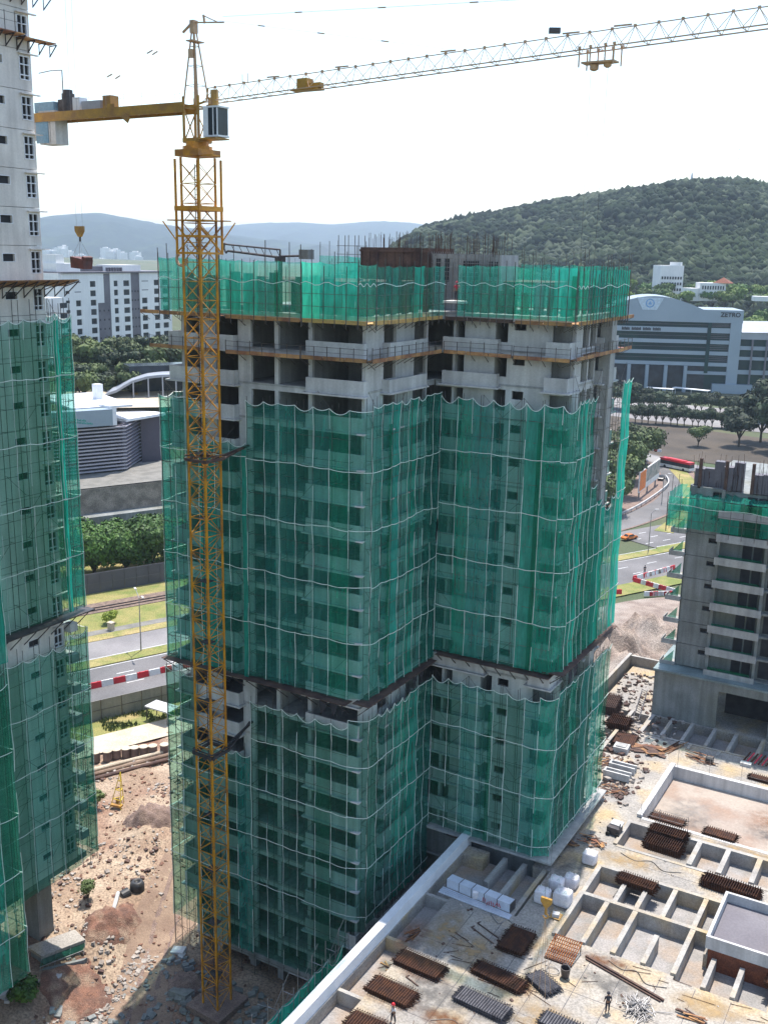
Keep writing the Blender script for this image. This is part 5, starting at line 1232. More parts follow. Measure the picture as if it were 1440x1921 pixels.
for c, rx, ry, m in (((-33.4,66.4),3.4,1.9,'stain'),((-33.8,62.4),3.3,1.9,'stain'),((-27.0,68.5),3.6,1.6,'stain'),((-28,73.6),2.2,2.6,'stain'),((-26.8,64.8),3.8,1.8,'stain_g'),((-21,97.5),3.0,2.4,'stain_g'),((-16.9,100.5),2.6,1.4,'stain'),((-33.6,58.4),3,2,'stain'),
  ((-30.5,70.8),3,2.4,'stain_y'),((-23.5,90.8),4,1.6,'stain_y'),((-14,98.6),4,.9,'stain_y'),((-12,74),4,1.6,'stain_y'),((-25,61),5,3,'stain_y'),((-31,64),4,3,'stain_g'),((-19.5,72.5),4,1.6,'stain_g'),((-30.5,90.8),2.4,5,'stain_g'),((-28,86.5),2.2,3,'stain_g'),((-34,72),1.8,4,'stain_y'),((-22,66),4,2.5,'stain_y'),((-29,62),2.5,1.5,'stain'),((-20.5,75.3),3,.9,'stain'),((-36,70),1.5,3,'stain'),((-27.2,80.8),1.6,2.4,'stain_y'),((-21,104),4,3,'stain_g'),((-12,106),5,3,'stain'),((-15.5,66),4,2.5,'stain_y')): stain(c, rx, ry, m)
E_ = [('rusty brown rebar bundle by the basin edge, behind the two stacked ones', (-22.3,100.4), 3.6,1.5,.3,-.03,'rust'),
 ('rusty rebar bundle alone on the deck in front of the basin, further right', (-16.9,100.3), 3.3,1.5,.3,-.03,'rust'),
 ('thick dark rebar bundle across the pit wall, upper of the two stacked ones', (-21.4,97.3), 3.7,1.8,.75,-.03,'rust'),
 ('thick dark rebar bundle across the pit, lower of the two stacked ones', (-21.2,94.7), 3.7,1.9,.75,-.03,'rust'),
 ('dark brown rebar bundle resting on beams inside the middle pit row', (-21.6,87.2), 3.6,1.5,.6,-.05,'rust'),
 ('long dark rebar bundle on the deck strip left of the service box', (-13.9,91.0), 5.2,1.7,.8,-.05,'rust'),
 ('rusty square rebar mat bundle on the open deck, left of the bright orange mat', (-28.0,73.6), 2.4,3.4,.4,0,'rust'),
 ('rusty rebar bundle nearest the second cross wall of the white parapet', (-33.6,66.6), 4.3,1.9,.4,-.05,'rust'),
 ('rusty rebar bundle by the pit edge, one below the other along the white parapet', (-34.0,62.6), 4.0,2.0,.4,-.05,'rust'),
 ('rusty brown rebar bundle with loose bars behind the grey one', (-27.4,68.6), 4.6,1.6,.4,-.12,'rust'),
 ('rusty rebar bundle cut by the bottom edge of the picture, left', (-33.9,58.4), 3.0,1.8,.4,0,'rust'),
 ('dark grey new rebar bundle in front of the rusty one, lower middle of the deck', (-27.2,65.0), 4.6,1.7,.4,-.08,'rebar_g'),
 ('short dark grey rebar bundle beside the bright orange mat', (-24.1,69.8), 2.6,1.6,.4,-.5,'rebar_g'),
 ('dark grey rebar bundle cut by the bottom edge of the picture, right of the middle', (-20.8,66.0), 4.0,1.6,.4,-.05,'rebar_g'),
 ('brown rebar bundle at the right edge beside the small bottom pit', (-7.6,79.5), 2.0,1.5,.5,-.05,'rust'),
 ('dark rebar bundle at the right edge, on the middle deck strip', (-8.6,93.2), 2.4,1.4,.5,-.05,'rust'),
 ('dark rebar bundle in the sun at the right edge, beyond the basin', (-15.3,114.6), 3.2,1.0,.4,-.05,'rust')]
for lab, c, L_, wd, h, rz, m in E_: tag(bundle('rebar_bundle', lab, c, L_, wd, h, rz, m), group=GB)
for lab, c, w_, z in (('large orange-brown rusty steel stack in the far corner of the podium, against the parapet', (-36.9,124.2), 3.8, 1.3),('very dark rusty stack in the far corner, before the large orange brown one', (-33.6,119.8), 2.6, .9),('flat dark rusty steel stack nearest the cross wall in the far corner', (-31.7,116.2), 2.8, .35)):
    tag(bundle('rebar_bundle', lab, c, w_, w_*1.15, z, .1, 'rust' if z < 1 else 'timber_d', 22), group=GB)
# bright orange mat on end
t = thing('rebar_mat', 'bright orange rusty ribbed rebar mat tilted up on the deck by the hanging hook', 'rebar mat', (-24.0, 74.2, 9)); g = MB()
for i in range(13): x = -25.2+i*.19; g.tube((x,73.0,9.15),(x+.1,75.3,9.95),.05,5)
g.build('rib_row', 'rust_o', t)
g = MB()
for i in range(8): f = i/7; g.tube((-25.3,73.0+2.3*f,9.08+.8*f),(-22.8,73.0+2.3*f,9.08+.8*f),.035,4)
g.build('cross_bar', 'rust', t); MB().tube((-25.2,73.0,9.02),(-22.9,73.0,9.02),.06).tube((-25.2,75.3,9.02),(-25.2,75.3,9.95),.05).tube((-22.9,75.3,9.02),(-22.9,75.3,9.95),.05).build('support_frame', 'rust', t)
# white bags
def bag(c, s, lab, grp, z=Z9):
    t = thing('bulk_bag', lab, 'bulk bag', (c[0], c[1], z)); g = MB()
    vs, fs = ICO[3]; pts = []
    for v in vs:
        q = Vector([math.copysign(abs(a)**.3, a) for a in v]); q = q/max(1, 1); q *= 1+.1*noise.noise(Vector(v)*3+Vector((c[0], c[1], 0))*3)
        pts.append((c[0]+q.x*.55*s, c[1]+q.y*.5*s, z+.5*s+q.z*.5*s))
    g.add(pts, fs); g.build('sack', 'bag', t, True)
    g = MB()
    for a, b in ((-.4,-.35),(.4,-.35),(-.4,.35),(.4,.35)): g.path([(c[0]+a*s, c[1]+b*s, z+.95*s), (c[0]+a*.6*s, c[1]+b*.6*s, z+1.15*s), (c[0]+a*.3*s, c[1]+b*s, z+.98*s)], .03, 4)
    g.build('loop', 'rope', t)
for c, s, lab in (((-28.3,80.3),1.25,'white bulk bag with pink print nearest the hanging crane hook, left of the four'),((-27.9,82.7),1.2,'white bulk bag at the back left of the cluster of four'),((-26.9,83.9),1.15,'white bulk bag at the back right of the cluster of four'),((-26.6,80.9),1.4,'large white bulk bag at the front right of the cluster of four'),((-26.7,88.6),1.2,'single white bulk bag alone on the deck near the tower corner')):
    bag(c, s, lab, 'white bulk bags on the podium'); 
for o in [x for x in bpy.data.objects if x.name.startswith('bulk_bag')]: o['group'] = 'white bulk bags on the podium'
# white panel stack
t = thing('panel_stack', 'row of pale blue strapped board packs across the small pits by the white parapet', 'panel stack', (-33, 77.5, 9))
for i in range(5):
    x = -36.6+i*1.32; MB().obox((x+.62, 78.0-i*.12, 9.55), (1.26,.95,.85), -.09).build('board_pack', 'poly', t)
g = MB()
for i in range(6): x = -36.6+i*1.32-.03; g.obox((x, 78.05-i*.12, 9.56), (.05,.99,.88), -.09)
g.build('strap', 'steel', t)
for i in range(4): MB().obox((-33.4, 77.1-i*.22, 9.08+.0*i), (7.2,.16,.1), -.09+.01*i).build('loose_board', 'poly', t)
MB().obox((-33.6,77.3,9.5), (.5,.3,.9), .4, .3).build('crumpled_sheet', 'bag', t)
g = MB()
for i in range(9): g.obox((-32.7+i*.21, 76.98-i*.02, 9.45+U(-.2,.2)), (.05,.04,.42), -.09, 0, U(-.5,.5))
g.build('red_print', 'inkr', t)
# pump / site machine
t = thing('concrete_pump', 'small dark site machine with a pale cover on the sunlit deck, by the narrow pit', 'site machine', (-26.3, 95.2, 9))
MB().obox((-26.3,95.0,9.45),(1.3,1.0,.75),-.1).build('engine_body','steel',t); MB().obox((-26.2,95.5,9.95),(1.2,.8,.12),-.1,.2).build('cover','conc_l',t)
g = MB()
for a in (-.5,.5): g.tube((-26.3+a,94.4,9.2),(-26.3+a,94.25,9.2),.22,10)
g.build('wheel','tyre',t); MB().tube((-25.8,94.9,9.8),(-25.7,94.9,10.3),.07,6).build('exhaust','galv',t)
t = thing('concrete_bucket', 'small round steel bucket beside the bright orange rebar mat', 'bucket', (-22.9,71.6,9)); MB().lathe((-22.9,71.6,9),[(.25,0),(.32,.1),(.42,.9),(.36,.9),(.3,.15)],14).build('bucket_shell','steel',t); MB().path([(-23.3,71.6,9.9),(-22.9,71.6,10.4),(-22.5,71.6,9.9)],.025).build('bucket_handle','galv',t)
t = thing('cable_coil', 'loop of pale hose lying by the small bucket', 'hose', (-24,71.9,9)); MB().path([(-24+.55*math.cos(i*.5), 71.7+.5*math.sin(i*.5), 9.06+.01*i) for i in range(15)],.035).build('hose_coil','galv',t)
# scrap piles
t = thing('pole_pile', 'tangled grey heap of scaffold tubes and clamps on the deck, bottom right', 'scrap heap', (-16.7,70.9,9)); g = MB()
for i in range(150):
    a = U(0,3.14); r = abs(random.gauss(0,.75)); b = U(0,6.28); x = -16.7+r*math.cos(b); y = 70.9+r*math.sin(b)*.9; l = U(.3,.9); z = 9.05+max(0,.7-r*.5)*rnd()
    g.tube((x-l*math.cos(a),y-l*math.sin(a),z),(x+l*math.cos(a),y+l*math.sin(a),z+U(-.05,.2)),.03,4)
g.build('tube_heap','galv',t)
def planks(name, lab, c, n, L_, spread, m, z=Z9, rz0=0, rzs=1.0, cat='timber pile', th=.05, wd=.12):
    t = thing(name, lab, cat, (c[0],c[1],z))
    for q in range(2):
        g = MB()
        for i in range(n//2): g.obox((c[0]+U(-spread,spread), c[1]+U(-spread,spread)*.8, z+.05+U(0,.25)), (L_*U(.5,1), wd, th), rz0+U(-rzs,rzs), U(-.05,.05), U(-.06,.06))
        g.build('plank', m if q == 0 else ('timber_d' if m == 'timber' else 'timber'), t)
    return t
planks('board_pile','dark boards lying in a heap at the bottom right corner of the deck',(-12.8,72.2),12,2.2,.5,'timber_d',rzs=.3,rz0=-.1)
planks('timber_pile','scattered pale timber offcuts on the deck between the tower corner and the small machine',(-27.6,92.2),24,1.6,.9,'timber')
planks('timber_pile','stack of brown timber planks and scraps beside the netting, behind the two concrete troughs',(-31.6,109.5),30,2.6,1.5,'timber',rzs=.6,rz0=1.2)
planks('timber_pile','orange and brown timber scraps on the sunlit deck below the two concrete troughs',(-29.0,103.5),26,1.8,1.2,'timber',rzs=1.2)
planks('timber_pile','grey-brown heap of formwork panels between the concrete troughs and the shaded pits',(-28.6,115.3),26,2.4,1.3,'timber_d',rzs=.7,wd=.5)
planks('timber_pile','long dark bars laid diagonally in front of the shaded pits',(-26.2,117.0),14,5.0,.5,'rust',rzs=.1,rz0=1.2,th=.06,wd=.06)
planks('timber_pile','loose timber and pipes on the deck behind the basin',(-22.5,116.2),18,2.6,1.5,'timber_d',rzs=.5)
planks('timber_pile','small brown timber scraps right beside the tower corner',(-29.3,90.7),14,.9,.6,'timber')
planks('timber_pile','crumbled timber scraps in the pit next to the second cross wall of the parapet',(-36.6,66.5),14,1.2,.6,'timber_d',z=7.6)
planks('timber_pile','timber and debris lying in the pit by the third cross wall of the parapet',(-36.6,71.5),12,2.0,.6,'timber_d',z=7.6,rz0=1.3,rzs=.3)
t = thing('long_beam','long rusty steel beam lying diagonally across the deck below the front pits','steel beam',(-20,74,9)); MB().tube((-22.3,74.9,9.12),(-15.2,72.9,9.12),.13,4).tube((-22.2,74.6,9.08),(-15.4,72.7,9.08),.08,4).build('flange','timber_d',t)
for i,(a,b,lab) in enumerate((((-32.0,74.3),(-29.5,73.3),'first long dark bar on the deck, upper one of the parallel pair'),((-32.2,73.5),(-29.6,72.4),'long dark bar on the deck, lower one of the parallel pair'),((-29.3,75.6),(-28.4,75.1),'short dark bar on the deck right of the parallel pair'),((-34.0,64.9),(-32.6,64.4),'thin dark bar between the two rusty bundles by the parapet'))):
    tag(MB().tube((*a,9.06),(*b,9.06),.06).tube((*a,9.06),(a[0]+.2,a[1]+.3,9.06),.04).build('steel_bar','timber_d'),lab,'steel bar','loose bars on the deck')
g = MB()
for x in (-33.0,-30.2,-27.4,-24.6,-21.8,-19.0,-16.2,-13.4,-10.6): g.box(x,x+.05,52,75.6,9.001,9.006)
for y in (57,61.4,65.8,70.2): g.box(-35.6,-6,y,y+.04,9.002,9.007)
for y in (90.6,98.7): g.box(-25,-6,y,y+.04,9.002,9.007)
struct('slab_joints', g, 'rebar_g')
for nm, lab, pts in (('hose','thin black hose snaking over the deck between the grey bundle and the bottom edge',[(-30,61.5),(-28.6,62.4),(-27.3,62.0),(-25.8,62.8),(-24.6,62.1),(-23.9,60.5)]),('hose','pale hose trailing from the board packs towards the square rebar mat',[(-31.6,76.2),(-30.4,75.2),(-29.9,76.1),(-28.8,75.6),(-27.6,76.0)]),('cable','dark cable curling across the deck beside the long steel beam',[(-20.5,75.4),(-19.2,74.9),(-18.1,75.3),(-17.0,74.2),(-15.4,74.6)]),('cable','dark cable loop on the deck strip between the two upper pit rows',[(-24.6,91.8),(-23,91.2),(-21.6,91.9),(-20.2,90.9),(-18.6,91.5)])):
    tag(MB().path([(x,y,9.05) for x,y in smooth_pts(pts,6)],.035,5).build(nm,'drum' if 'black' in lab or 'dark' in lab else 'galv'),lab,nm)
def fbar():
    while 1:
        x, y = U(-35,-5), U(52,76)
        if nz(x,y,.25,4) > 0: return x, y
g = MB()
for i in range(90): x, y = fbar(); a = random.choice((U(-.3,.3),U(0,3.1))); l = U(.25,1.3); g.tube((x-l*math.cos(a),y-l*math.sin(a),9.03),(x+l*math.cos(a),y+l*math.sin(a),9.03+U(0,.05)),.022,4)
tag(g.build('loose_bars','rust'),'loose rusty bars and tie wire scattered over the podium deck','debris',kind='stuff')
t = thing('pallet','small wooden pallet with a few blocks beside the lowest white bulk bags','pallet',(-25.9,78.9,9)); g = MB()
for i in range(6): g.box(-26.9+i*.0,-25.9,78.3+i*.17,78.42+i*.17,9.1,9.14)
for x in (-26.9,-26.45,-26.0): g.box(x,x+.1,78.3,79.25,9.0,9.098)
g.build('pallet_slat','timber_l',t); MB().obox((-26.4,78.7,9.3),(.6,.5,.3),.2).build('block_load','conc_l',t)
# concrete troughs, pad, equipment at the back of the podium
g = MB()
for k,(y,) in enumerate(((108.6,),(106.6,))): 
    t = thing('concrete_trough','narrow open concrete trough by the timber piles, %s one' % ('farther' if k==0 else 'nearer'),'trough',(-29.7,y,9),'concrete troughs beside the basin')
    MB().box(-31.2,-28.2,y-.5,y-.3,9,9.8).box(-31.2,-28.2,y+.3,y+.5,9,9.8).box(-31.2,-31.0,y-.3,y+.3,9,9.8).build('trough_wall','conc_l',t); MB().box(-31.0,-28.2,y-.3,y+.3,9.0,9.1).build('trough_floor','conc_d',t)
t = thing('concrete_pad','raised square concrete pad between the timber piles','plinth',(-31.3,113.5,9)); MB().obox((-31.3,113.3,9.35),(1.7,1.5,.7),.05).build('pad','conc_l',t); MB().obox((-31.3,113.3,9.75),(1.2,1.0,.12),.05).build('cover','conc',t)
t = thing('pipe_bundle','stack of red formwork props with a white block in front, behind the basin','prop stack',(-17.2,118.6,9))
for i in range(7): MB().tube((-18.2+i*.42,117.9,9.3),(-17.8+i*.42,119.9,9.6),.1,6).build('prop',M['cl_r'] if i%2 else 'rust',t)
MB().box(-18.4,-17.2,117.0,117.7,9.0,9.4).build('white_block','conc_l',t)
t = thing('cable_drum','small black drum lying on the deck behind the basin','drum',(-21.6,115.9,9)); MB().tube((-21.9,115.9,9.4),(-21.3,115.9,9.4),.4,14).build('drum_body','drum',t); MB().tube((-22.0,115.9,9.4),(-21.93,115.9,9.4),.5,14).tube((-21.27,115.9,9.4),(-21.2,115.9,9.4),.5,14).build('drum_flange','steel',t)
t = thing('truss_ladder','narrow dark lattice truss leaning in the far corner of the podium','lattice truss',(-33.5,127,9)); g = MB(); 
for dx in (0,.7): g.tube((-34.3+dx,132.0,9.3),(-32.6+dx,122.2,9.3),.06); 
for i in range(14): f = i/14; g.tube((-34.3+1.7*f,132-9.8*f,9.3),(-33.6+1.7*(f+.05),132-9.8*(f+.05),9.3),.04,3)
g.build('truss','steel',t)
# guard rails of the basin
t = thing('guard_rail','thin steel guard rail along the front of the basin','guard rail',(-22,99.4,9)); g = MB()
for x in (-24.9,-22.9,-20.0): g.tube((x,99.4,9),(x,99.4,10.6),.03)
for z in (9.6,10.1,10.5): g.tube((-24.9,99.4,z),(-20.0,99.4,z),.02)
g.build('rail','galv',t)
t = thing('guard_rail','thin steel posts and wires behind the basin','guard rail',(-22,113.2,9)); g = MB()
for x in (-24.6,-21,-17.5): g.tube((x,113.2,9),(x,113.2,11.6),.025)
for z in (9.8,10.8): g.tube((-24.6,113.2,z),(-14,113.2,z),.012)
g.build('rail','galv',t)
# podium litter
def fpod():
    x, y = U(-35,-4), U(52,99)
    if any(p[0]-.4 < x < p[1]+.4 and p[2]-.4 < y < p[3]+.4 for p in PT): return None
    if nz(x,y,.2,8) < 0: return None
    return x, y, Z9
scatter('deck_litter', 520, fpod, 'timber_d', 'dark crumbs of timber and wire littering the podium deck', .03, .22)
scatter('pale_litter', 260, fpod, 'rubble', 'small pale chips of concrete on the podium deck', .04, .25)
scatter('corner_litter', 700, lambda: (U(-38,-27), U(100,138), Z9), 'timber_d', 'dense brown site litter in the far corner of the podium', .05, .5)
scatter('corner_chips', 500, lambda: (U(-38,-27), U(100,138), Z9), 'rubble', 'pale offcuts and concrete chips in the far corner of the podium', .05, .5)
# scaffold with net outside the podium wall
t = thing('podium_scaffold','small scaffold with ragged bright green net along the outside of the white parapet, bottom centre','scaffold',(-41,58,0))
scaffold(t,(-40.3,46),(-40.3,66.5),9.6,-4.5,1.0,2.0,.035,'galv',diag=.8)
rp = MB(); net_run(t,(-41.0,46),(-41.0,66.2),8.7,-3,(4,),['net3','net4'],9,.2,.9,ropes=rp,off=.2); rp.build('net_edge_rope','rope',t)
t = thing('scaffold_row','dark bracket scaffold in the gap between the central tower and the white parapet','scaffold',(-41,76,0))
scaffold(t,(-40.0,67.5),(-40.0,84.5),4.8,-4.5,1.6,1.4,.05,'steel',diag=.7)
g = MB()
for i in range(10): g.box(-42.0,-39.9,68+i*1.65,69.1+i*1.65,4.6,4.68)
g.build('deck_board','steel',t)
# ------------------------------------------------------------------ left yard: pipes, rig, tank, culvert, fences, barriers, lamps
proto = thing('concrete_ring','x','concrete ring',(0,0,0),'row of dark concrete rings beside the pale site road')
MB().lathe((0,0,0),[(.60,0),(.62,1.35),(.3,1.37)],18).build('ring_wall',mat('brown_concrete',(.20,.14,.12),(.13,.09,.08),1,.9),proto)
MB().lathe((0,0,1.3),[(.64,0),(.64,.07),(.0,.08)],18).build('rim','sand',proto)
ords = ['leftmost','second','third','fourth','fifth','sixth','seventh','eighth']
for i,px in enumerate((180,202,219,237,253,270,287,309)):
    p = atz(px, 1422-(px-180)*.1+(2 if i<2 else 0), G+.1); r = proto if i==0 else dup(proto,(0,0,0))
    r.location = (p.x,p.y,G-.2); r['label'] = '%s dark concrete ring from the left in the row by the pale site road' % ords[i]
t = thing('tripod_rig','yellow lattice drilling rig standing on the rubble between the two towers','drilling rig',(-86.5,88.2,G)); p = Vector((-87.3,87.3,G-.2)); top = p+Vector((-.6,1.2,4.3)); g = MB()
for a,b in ((-.9,-.5),(.8,-.4),(0,1.0)): g.tube(p+Vector((a,b,0)),top,.055,5)
for f in (.25,.5,.75): 
    q = [ (p+Vector((a,b,0))).lerp(top,f) for a,b in ((-.9,-.5),(.8,-.4),(0,1.0))]
    for i in range(3): g.tube(q[i],q[(i+1)%3],.05)
g.build('tripod_leg','leaf_y' if False else mat('yellow_paint',(.78,.55,.03),(.6,.42,.03),1,.5),t); MB().obox(tuple(p+Vector((0,-.3,.5))),(1.5,.6,.25),.2).obox(tuple(p+Vector((-.3,.2,.8))),(.35,.3,.7),.2).build('engine_base','crane_y',t)
t = thing('water_tank','black plastic tank with a dark opening lying beside the track at the shadow edge','tank',(-72.6,75.2,-3)); c = atz(258,1672,-2.8); g = MB()
g.lathe((c.x,c.y,c.z-.2),[(.75,0),(.8,.3),(.8,1.1),(.6,1.45),(.35,1.5),(.3,1.3)],18); g.build('tank_body','drum',t,True); MB().tube((c.x-.35,c.y-.9,c.z+.25),(c.x-.65,c.y-1.7,c.z+.1),.62,16).build('tank_half','drum',t)
c = atz(98,1832,-3.2)
t = thing('concrete_ring','flat pale concrete ring with a dark hole lying on red soil, bottom left','concrete ring',(c.x,c.y,-3.2)); MB().lathe((c.x,c.y,ground(c.x,c.y)-.1),[(.95,0),(.95,.4),(.45,.45),(.4,.1),(0,.1)],22).build('ring_body','conc_l',t)
t = thing('culvert','concrete box culvert with a flat slab top and a netted side, bottom left corner','culvert',(-71.5,62.5,-3)); 
def P2(px,py,z): q = atz(px,py,z); return (q.x,q.y)
A_,B_,C_,D_ = P2(50,1765,-1),P2(140,1733,-1),P2(160,1752,-1),P2(78,1783,-1)
MB().prism([A_,D_,C_,B_],-1.95,-1.65).build('cover_slab','slab',t); MB().prism([(A_[0]+.3,A_[1]+.2),(D_[0]-.1,D_[1]+.2),(C_[0]-.3,C_[1]+.15),(B_[0]-.1,B_[1]-.1)],-3.6,-1.96).build('side_wall','conc_d',t)
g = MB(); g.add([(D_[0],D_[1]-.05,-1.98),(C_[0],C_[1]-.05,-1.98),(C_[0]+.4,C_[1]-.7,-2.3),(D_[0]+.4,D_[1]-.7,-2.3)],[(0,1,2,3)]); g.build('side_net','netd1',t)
g = MB()
for f in (0,.33,.66,1): x = D_[0]+(C_[0]-D_[0])*f; y = D_[1]+(C_[1]-D_[1])*f; g.tube((x,y,-1.9),(x+.4,y-.7,-2.8),.03)
g.tube((D_[0]+.4,D_[1]-.7,-2.3),(C_[0]+.4,C_[1]-.7,-2.3),.04); g.build('net_frame','galv',t)
MB().prism([(D_[0]-.2,D_[1]-1.2),(C_[0]+1,C_[1]-1.3),(C_[0]+1,C_[1]-.8),(D_[0]-.2,D_[1]-.7)],-3.4,-2.8).build('lower_kerb','conc_d',t)
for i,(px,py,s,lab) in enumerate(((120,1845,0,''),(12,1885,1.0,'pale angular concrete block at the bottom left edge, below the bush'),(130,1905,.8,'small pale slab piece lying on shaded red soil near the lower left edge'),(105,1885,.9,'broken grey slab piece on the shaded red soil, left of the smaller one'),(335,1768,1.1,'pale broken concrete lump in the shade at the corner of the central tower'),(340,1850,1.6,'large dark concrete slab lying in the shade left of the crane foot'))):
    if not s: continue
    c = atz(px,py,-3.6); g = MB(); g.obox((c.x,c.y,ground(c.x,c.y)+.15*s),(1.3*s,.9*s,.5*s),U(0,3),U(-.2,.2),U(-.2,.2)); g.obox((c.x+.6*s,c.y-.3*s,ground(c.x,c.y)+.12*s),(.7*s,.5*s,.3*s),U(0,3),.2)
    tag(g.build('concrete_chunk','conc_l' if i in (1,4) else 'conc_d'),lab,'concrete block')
t = thing('drain_pipe','pale drainage pipe half buried in the red soil heap','pipe',(-71,71,-3)); c1 = atz(222,1675,-2.2); c2 = atz(203,1735,-2.4); MB().path([tuple(c1),tuple(c1.lerp(c2,.5)+Vector((.1,0,.1))),tuple(c2)],.22,8).build('pipe_run','conc_l',t)
for i,(s_,t0,m,lab) in enumerate(((127.0,62,'sand','long pale pipe lying behind the ring row, farthest'),(125.8,61,'track','long pale pipe second in the stack by the ring row'),(124.6,60,'timber_d','brown pipe nearest in the stack below the ring row'))):
    a = sp(s_,t0-26,G+.15); b = sp(s_-.3,t0-8,G+.15); tag(MB().tube(a,b,.28,8).tube(a,(a[0],a[1]+.01,a[2]),.3,8).build('pipe',m),lab,'pipe','pipes beside the concrete rings')
def fence(name, lab, s, t0, t1, z, h, m, seg, cat='fence', pm='steel'):
    t = thing(name, lab, cat, sp(s,(t0+t1)/2,z)); n = int((t1-t0)/seg); g = MB(); pg = MB()
    for i in range(n):
        a = sp(s,t0+i*seg+.04,z); b = sp(s,t0+(i+1)*seg-.04,z); k = .06
        g.add([(a[0],a[1],z-.6),(b[0],b[1],z-.6),(b[0],b[1],z+h),(a[0],a[1],z+h),(a[0]-k,a[1]+k,z-.6),(b[0]-k,b[1]+k,z-.6),(b[0]-k,b[1]+k,z+h),(a[0]-k,a[1]+k,z+h)],[(0,1,2,3),(7,6,5,4),(0,4,5,1),(3,2,6,7),(1,5,6,2),(0,3,7,4)])
        c = sp(s-.06,t0+i*seg,z); pg.tube((c[0],c[1],z-.6),(c[0],c[1],z+h+.05),.05)
    for zz in (z+h*.5,z+h): a = sp(s-.07,t0,zz); b = sp(s-.07,t1,zz); pg.tube(a,b,.03)
    g.build('fence_panel',m,t); pg.build('fence_post',pm,t); return t
fence('site_hoarding','grey-green panelled hoarding between the site and the road, left of the central tower',141.8,20,120,G,3.1,'fence',3.2)
fence('dark_hoarding','long dark grey hoarding behind the railway on the left',199.4,10,150,G,4.3,'hoard',2.6,pm='hoard')
t = thing('retaining_wall','two-tier retaining wall of grey concrete and stone below the louvred building','retaining wall',sp(223,80,G)); g = MB(); g2 = MB(); g3 = MB()
for i in range(34):
    a = sp(223.0,-10+i*5,0); b = sp(223.0,-10+i*5+5,0); g.add([(a[0],a[1],G-.5),(b[0],b[1],G-.5),(b[0],b[1],7.2),(a[0],a[1],7.2)],[(0,1,2,3)]); 
    n0 = sp(226.4,-10+i*5,0); n1 = sp(226.4,-10+i*5+5,0); w0 = U(-.3,.5); g.add([(a[0],a[1],7.2),(b[0],b[1],7.2),(n1[0],n1[1],7.25),(n0[0],n0[1],7.25)],[(0,1,2,3)])
    g2.add([(n0[0],n0[1],7.0),(n1[0],n1[1],7.0),(n1[0],n1[1],12.9),(n0[0],n0[1],12.9)],[(0,1,2,3)]); q0 = sp(229,-10+i*5,0); q1 = sp(229,-10+i*5+5,0); g3.add([(n0[0],n0[1],12.9),(n1[0],n1[1],12.9),(q1[0],q1[1],12.95),(q0[0],q0[1],12.95)],[(0,1,2,3)])
g.build('lower_tier','conc_d',t); g2.build('stone_tier',mat('rough_stone_face',(.34,.29,.24),(.20,.17,.14),.5,.95,bump=.9,fine=.6),t); g3.build('terrace_edge','pave',t)
# red and white road barriers
bp = {}
def barrier(kind):
    t = thing('road_barrier','x','road barrier',(0,0,0)); m = 'red' if kind else 'wplas'
    g = MB(); g.add([(-.95,-.28,0),(.95,-.28,0),(.95,.28,0),(-.95,.28,0),(-.95,-.12,.95),(.95,-.12,.95),(.95,.12,.95),(-.95,.12,.95),(-.95,-.24,.25),(.95,-.24,.25),(.95,.24,.25),(-.95,.24,.25)],[(0,3,2,1),(4,5,6,7),(0,1,9,8),(8,9,5,4),(2,3,11,10),(10,11,7,6),(1,2,10,9),(9,10,6,5),(3,0,8,11),(11,8,4,7)])
    g.build('barrier_body',m,t); MB().tube((-.5,0,.93),(-.5,0,1.02),.09,8).tube((.5,0,.93),(.5,0,1.02),.09,8).build('filler_cap',m,t); return t
cnt = {}
def put_bar(k, p, rz, lab, grp):
    if k not in bp: bp[k] = barrier(k); r = bp[k]
    else: r = dup(bp[k],(0,0,0))
    r.location = p; r.rotation_euler = (0,0,rz); r['label'] = lab; r['group'] = grp
rz = math.atan2(DV.y,DV.x)
for i in range(17):
    q = sp(153.4+.02*i,48+i*2.02,G+.02); put_bar(1-i%2,q,rz,'%s %s barrier of the left road, counted from the left tower' % (ordn(i//2), 'red' if i%2==0 else 'white'),'red and white barriers along the left road')
def barline(px0,py0,px1,py1,n,name,start=0):
    a = atz(px0,py0,G); b = atz(px1,py1,G); d = b-a; rz = math.atan2(d.y,d.x)
    for i in range(n):
        c = a+d*(i+.5)/n; r_ = (i+start)%3 == 1 or (i == 0 and start == 1); put_bar(1 if r_ else 0,(c.x,c.y,G+.03),rz,'%s road barrier, %s from the left in the %s' % ('red' if r_ else 'white',ordn(i),name),'red and white barriers at the right junction')
barline(1189,1088,1262,1068,13,'upper arm of the junction V',1); barline(1191,1092,1262,1112,9,'lower arm of the junction V',1); barline(1211,1118,1256,1117,5,'short row below the junction V',0); barline(1150,1114,1163,1114,1,'gap beside the green netting edge',1); barline(1218,845,1238,848,3,'far row beside the bus',0)
# lamps
def lamp(px,py,h,lab,arm,dbl,hm='galv'):
    c = atz(px,py,G); t = thing('street_lamp',lab,'street lamp',(c.x,c.y,G)); MB().tube((c.x,c.y,G),(c.x,c.y,G+h),.13,6,.07).build('pole',hm,t)
    for s in ((1,-1) if dbl else (1,)):
        e = Vector((arm[0]*s,arm[1]*s,0)); MB().tube((c.x,c.y,G+h),(c.x+e.x,c.y+e.y,G+h+.9),.06,5).build('arm',hm,t); MB().obox((c.x+e.x*1.2,c.y+e.y*1.2,G+h+.98),(.9,.3,.15),math.atan2(e.y,e.x)).build('lamp_head','wplas',t)
lamp(265,1222,9.8,'tall grey double-arm street lamp on the grass median of the left road',(-1.8,1.2),True)
lamp(1215,1035,9.5,'thin grey lamp post on the grass island beside the orange car',(.9,.6),False)
lamp(1240,945,8,'slim lamp post on the slip road beyond the billboard',(1.2,.2),False)
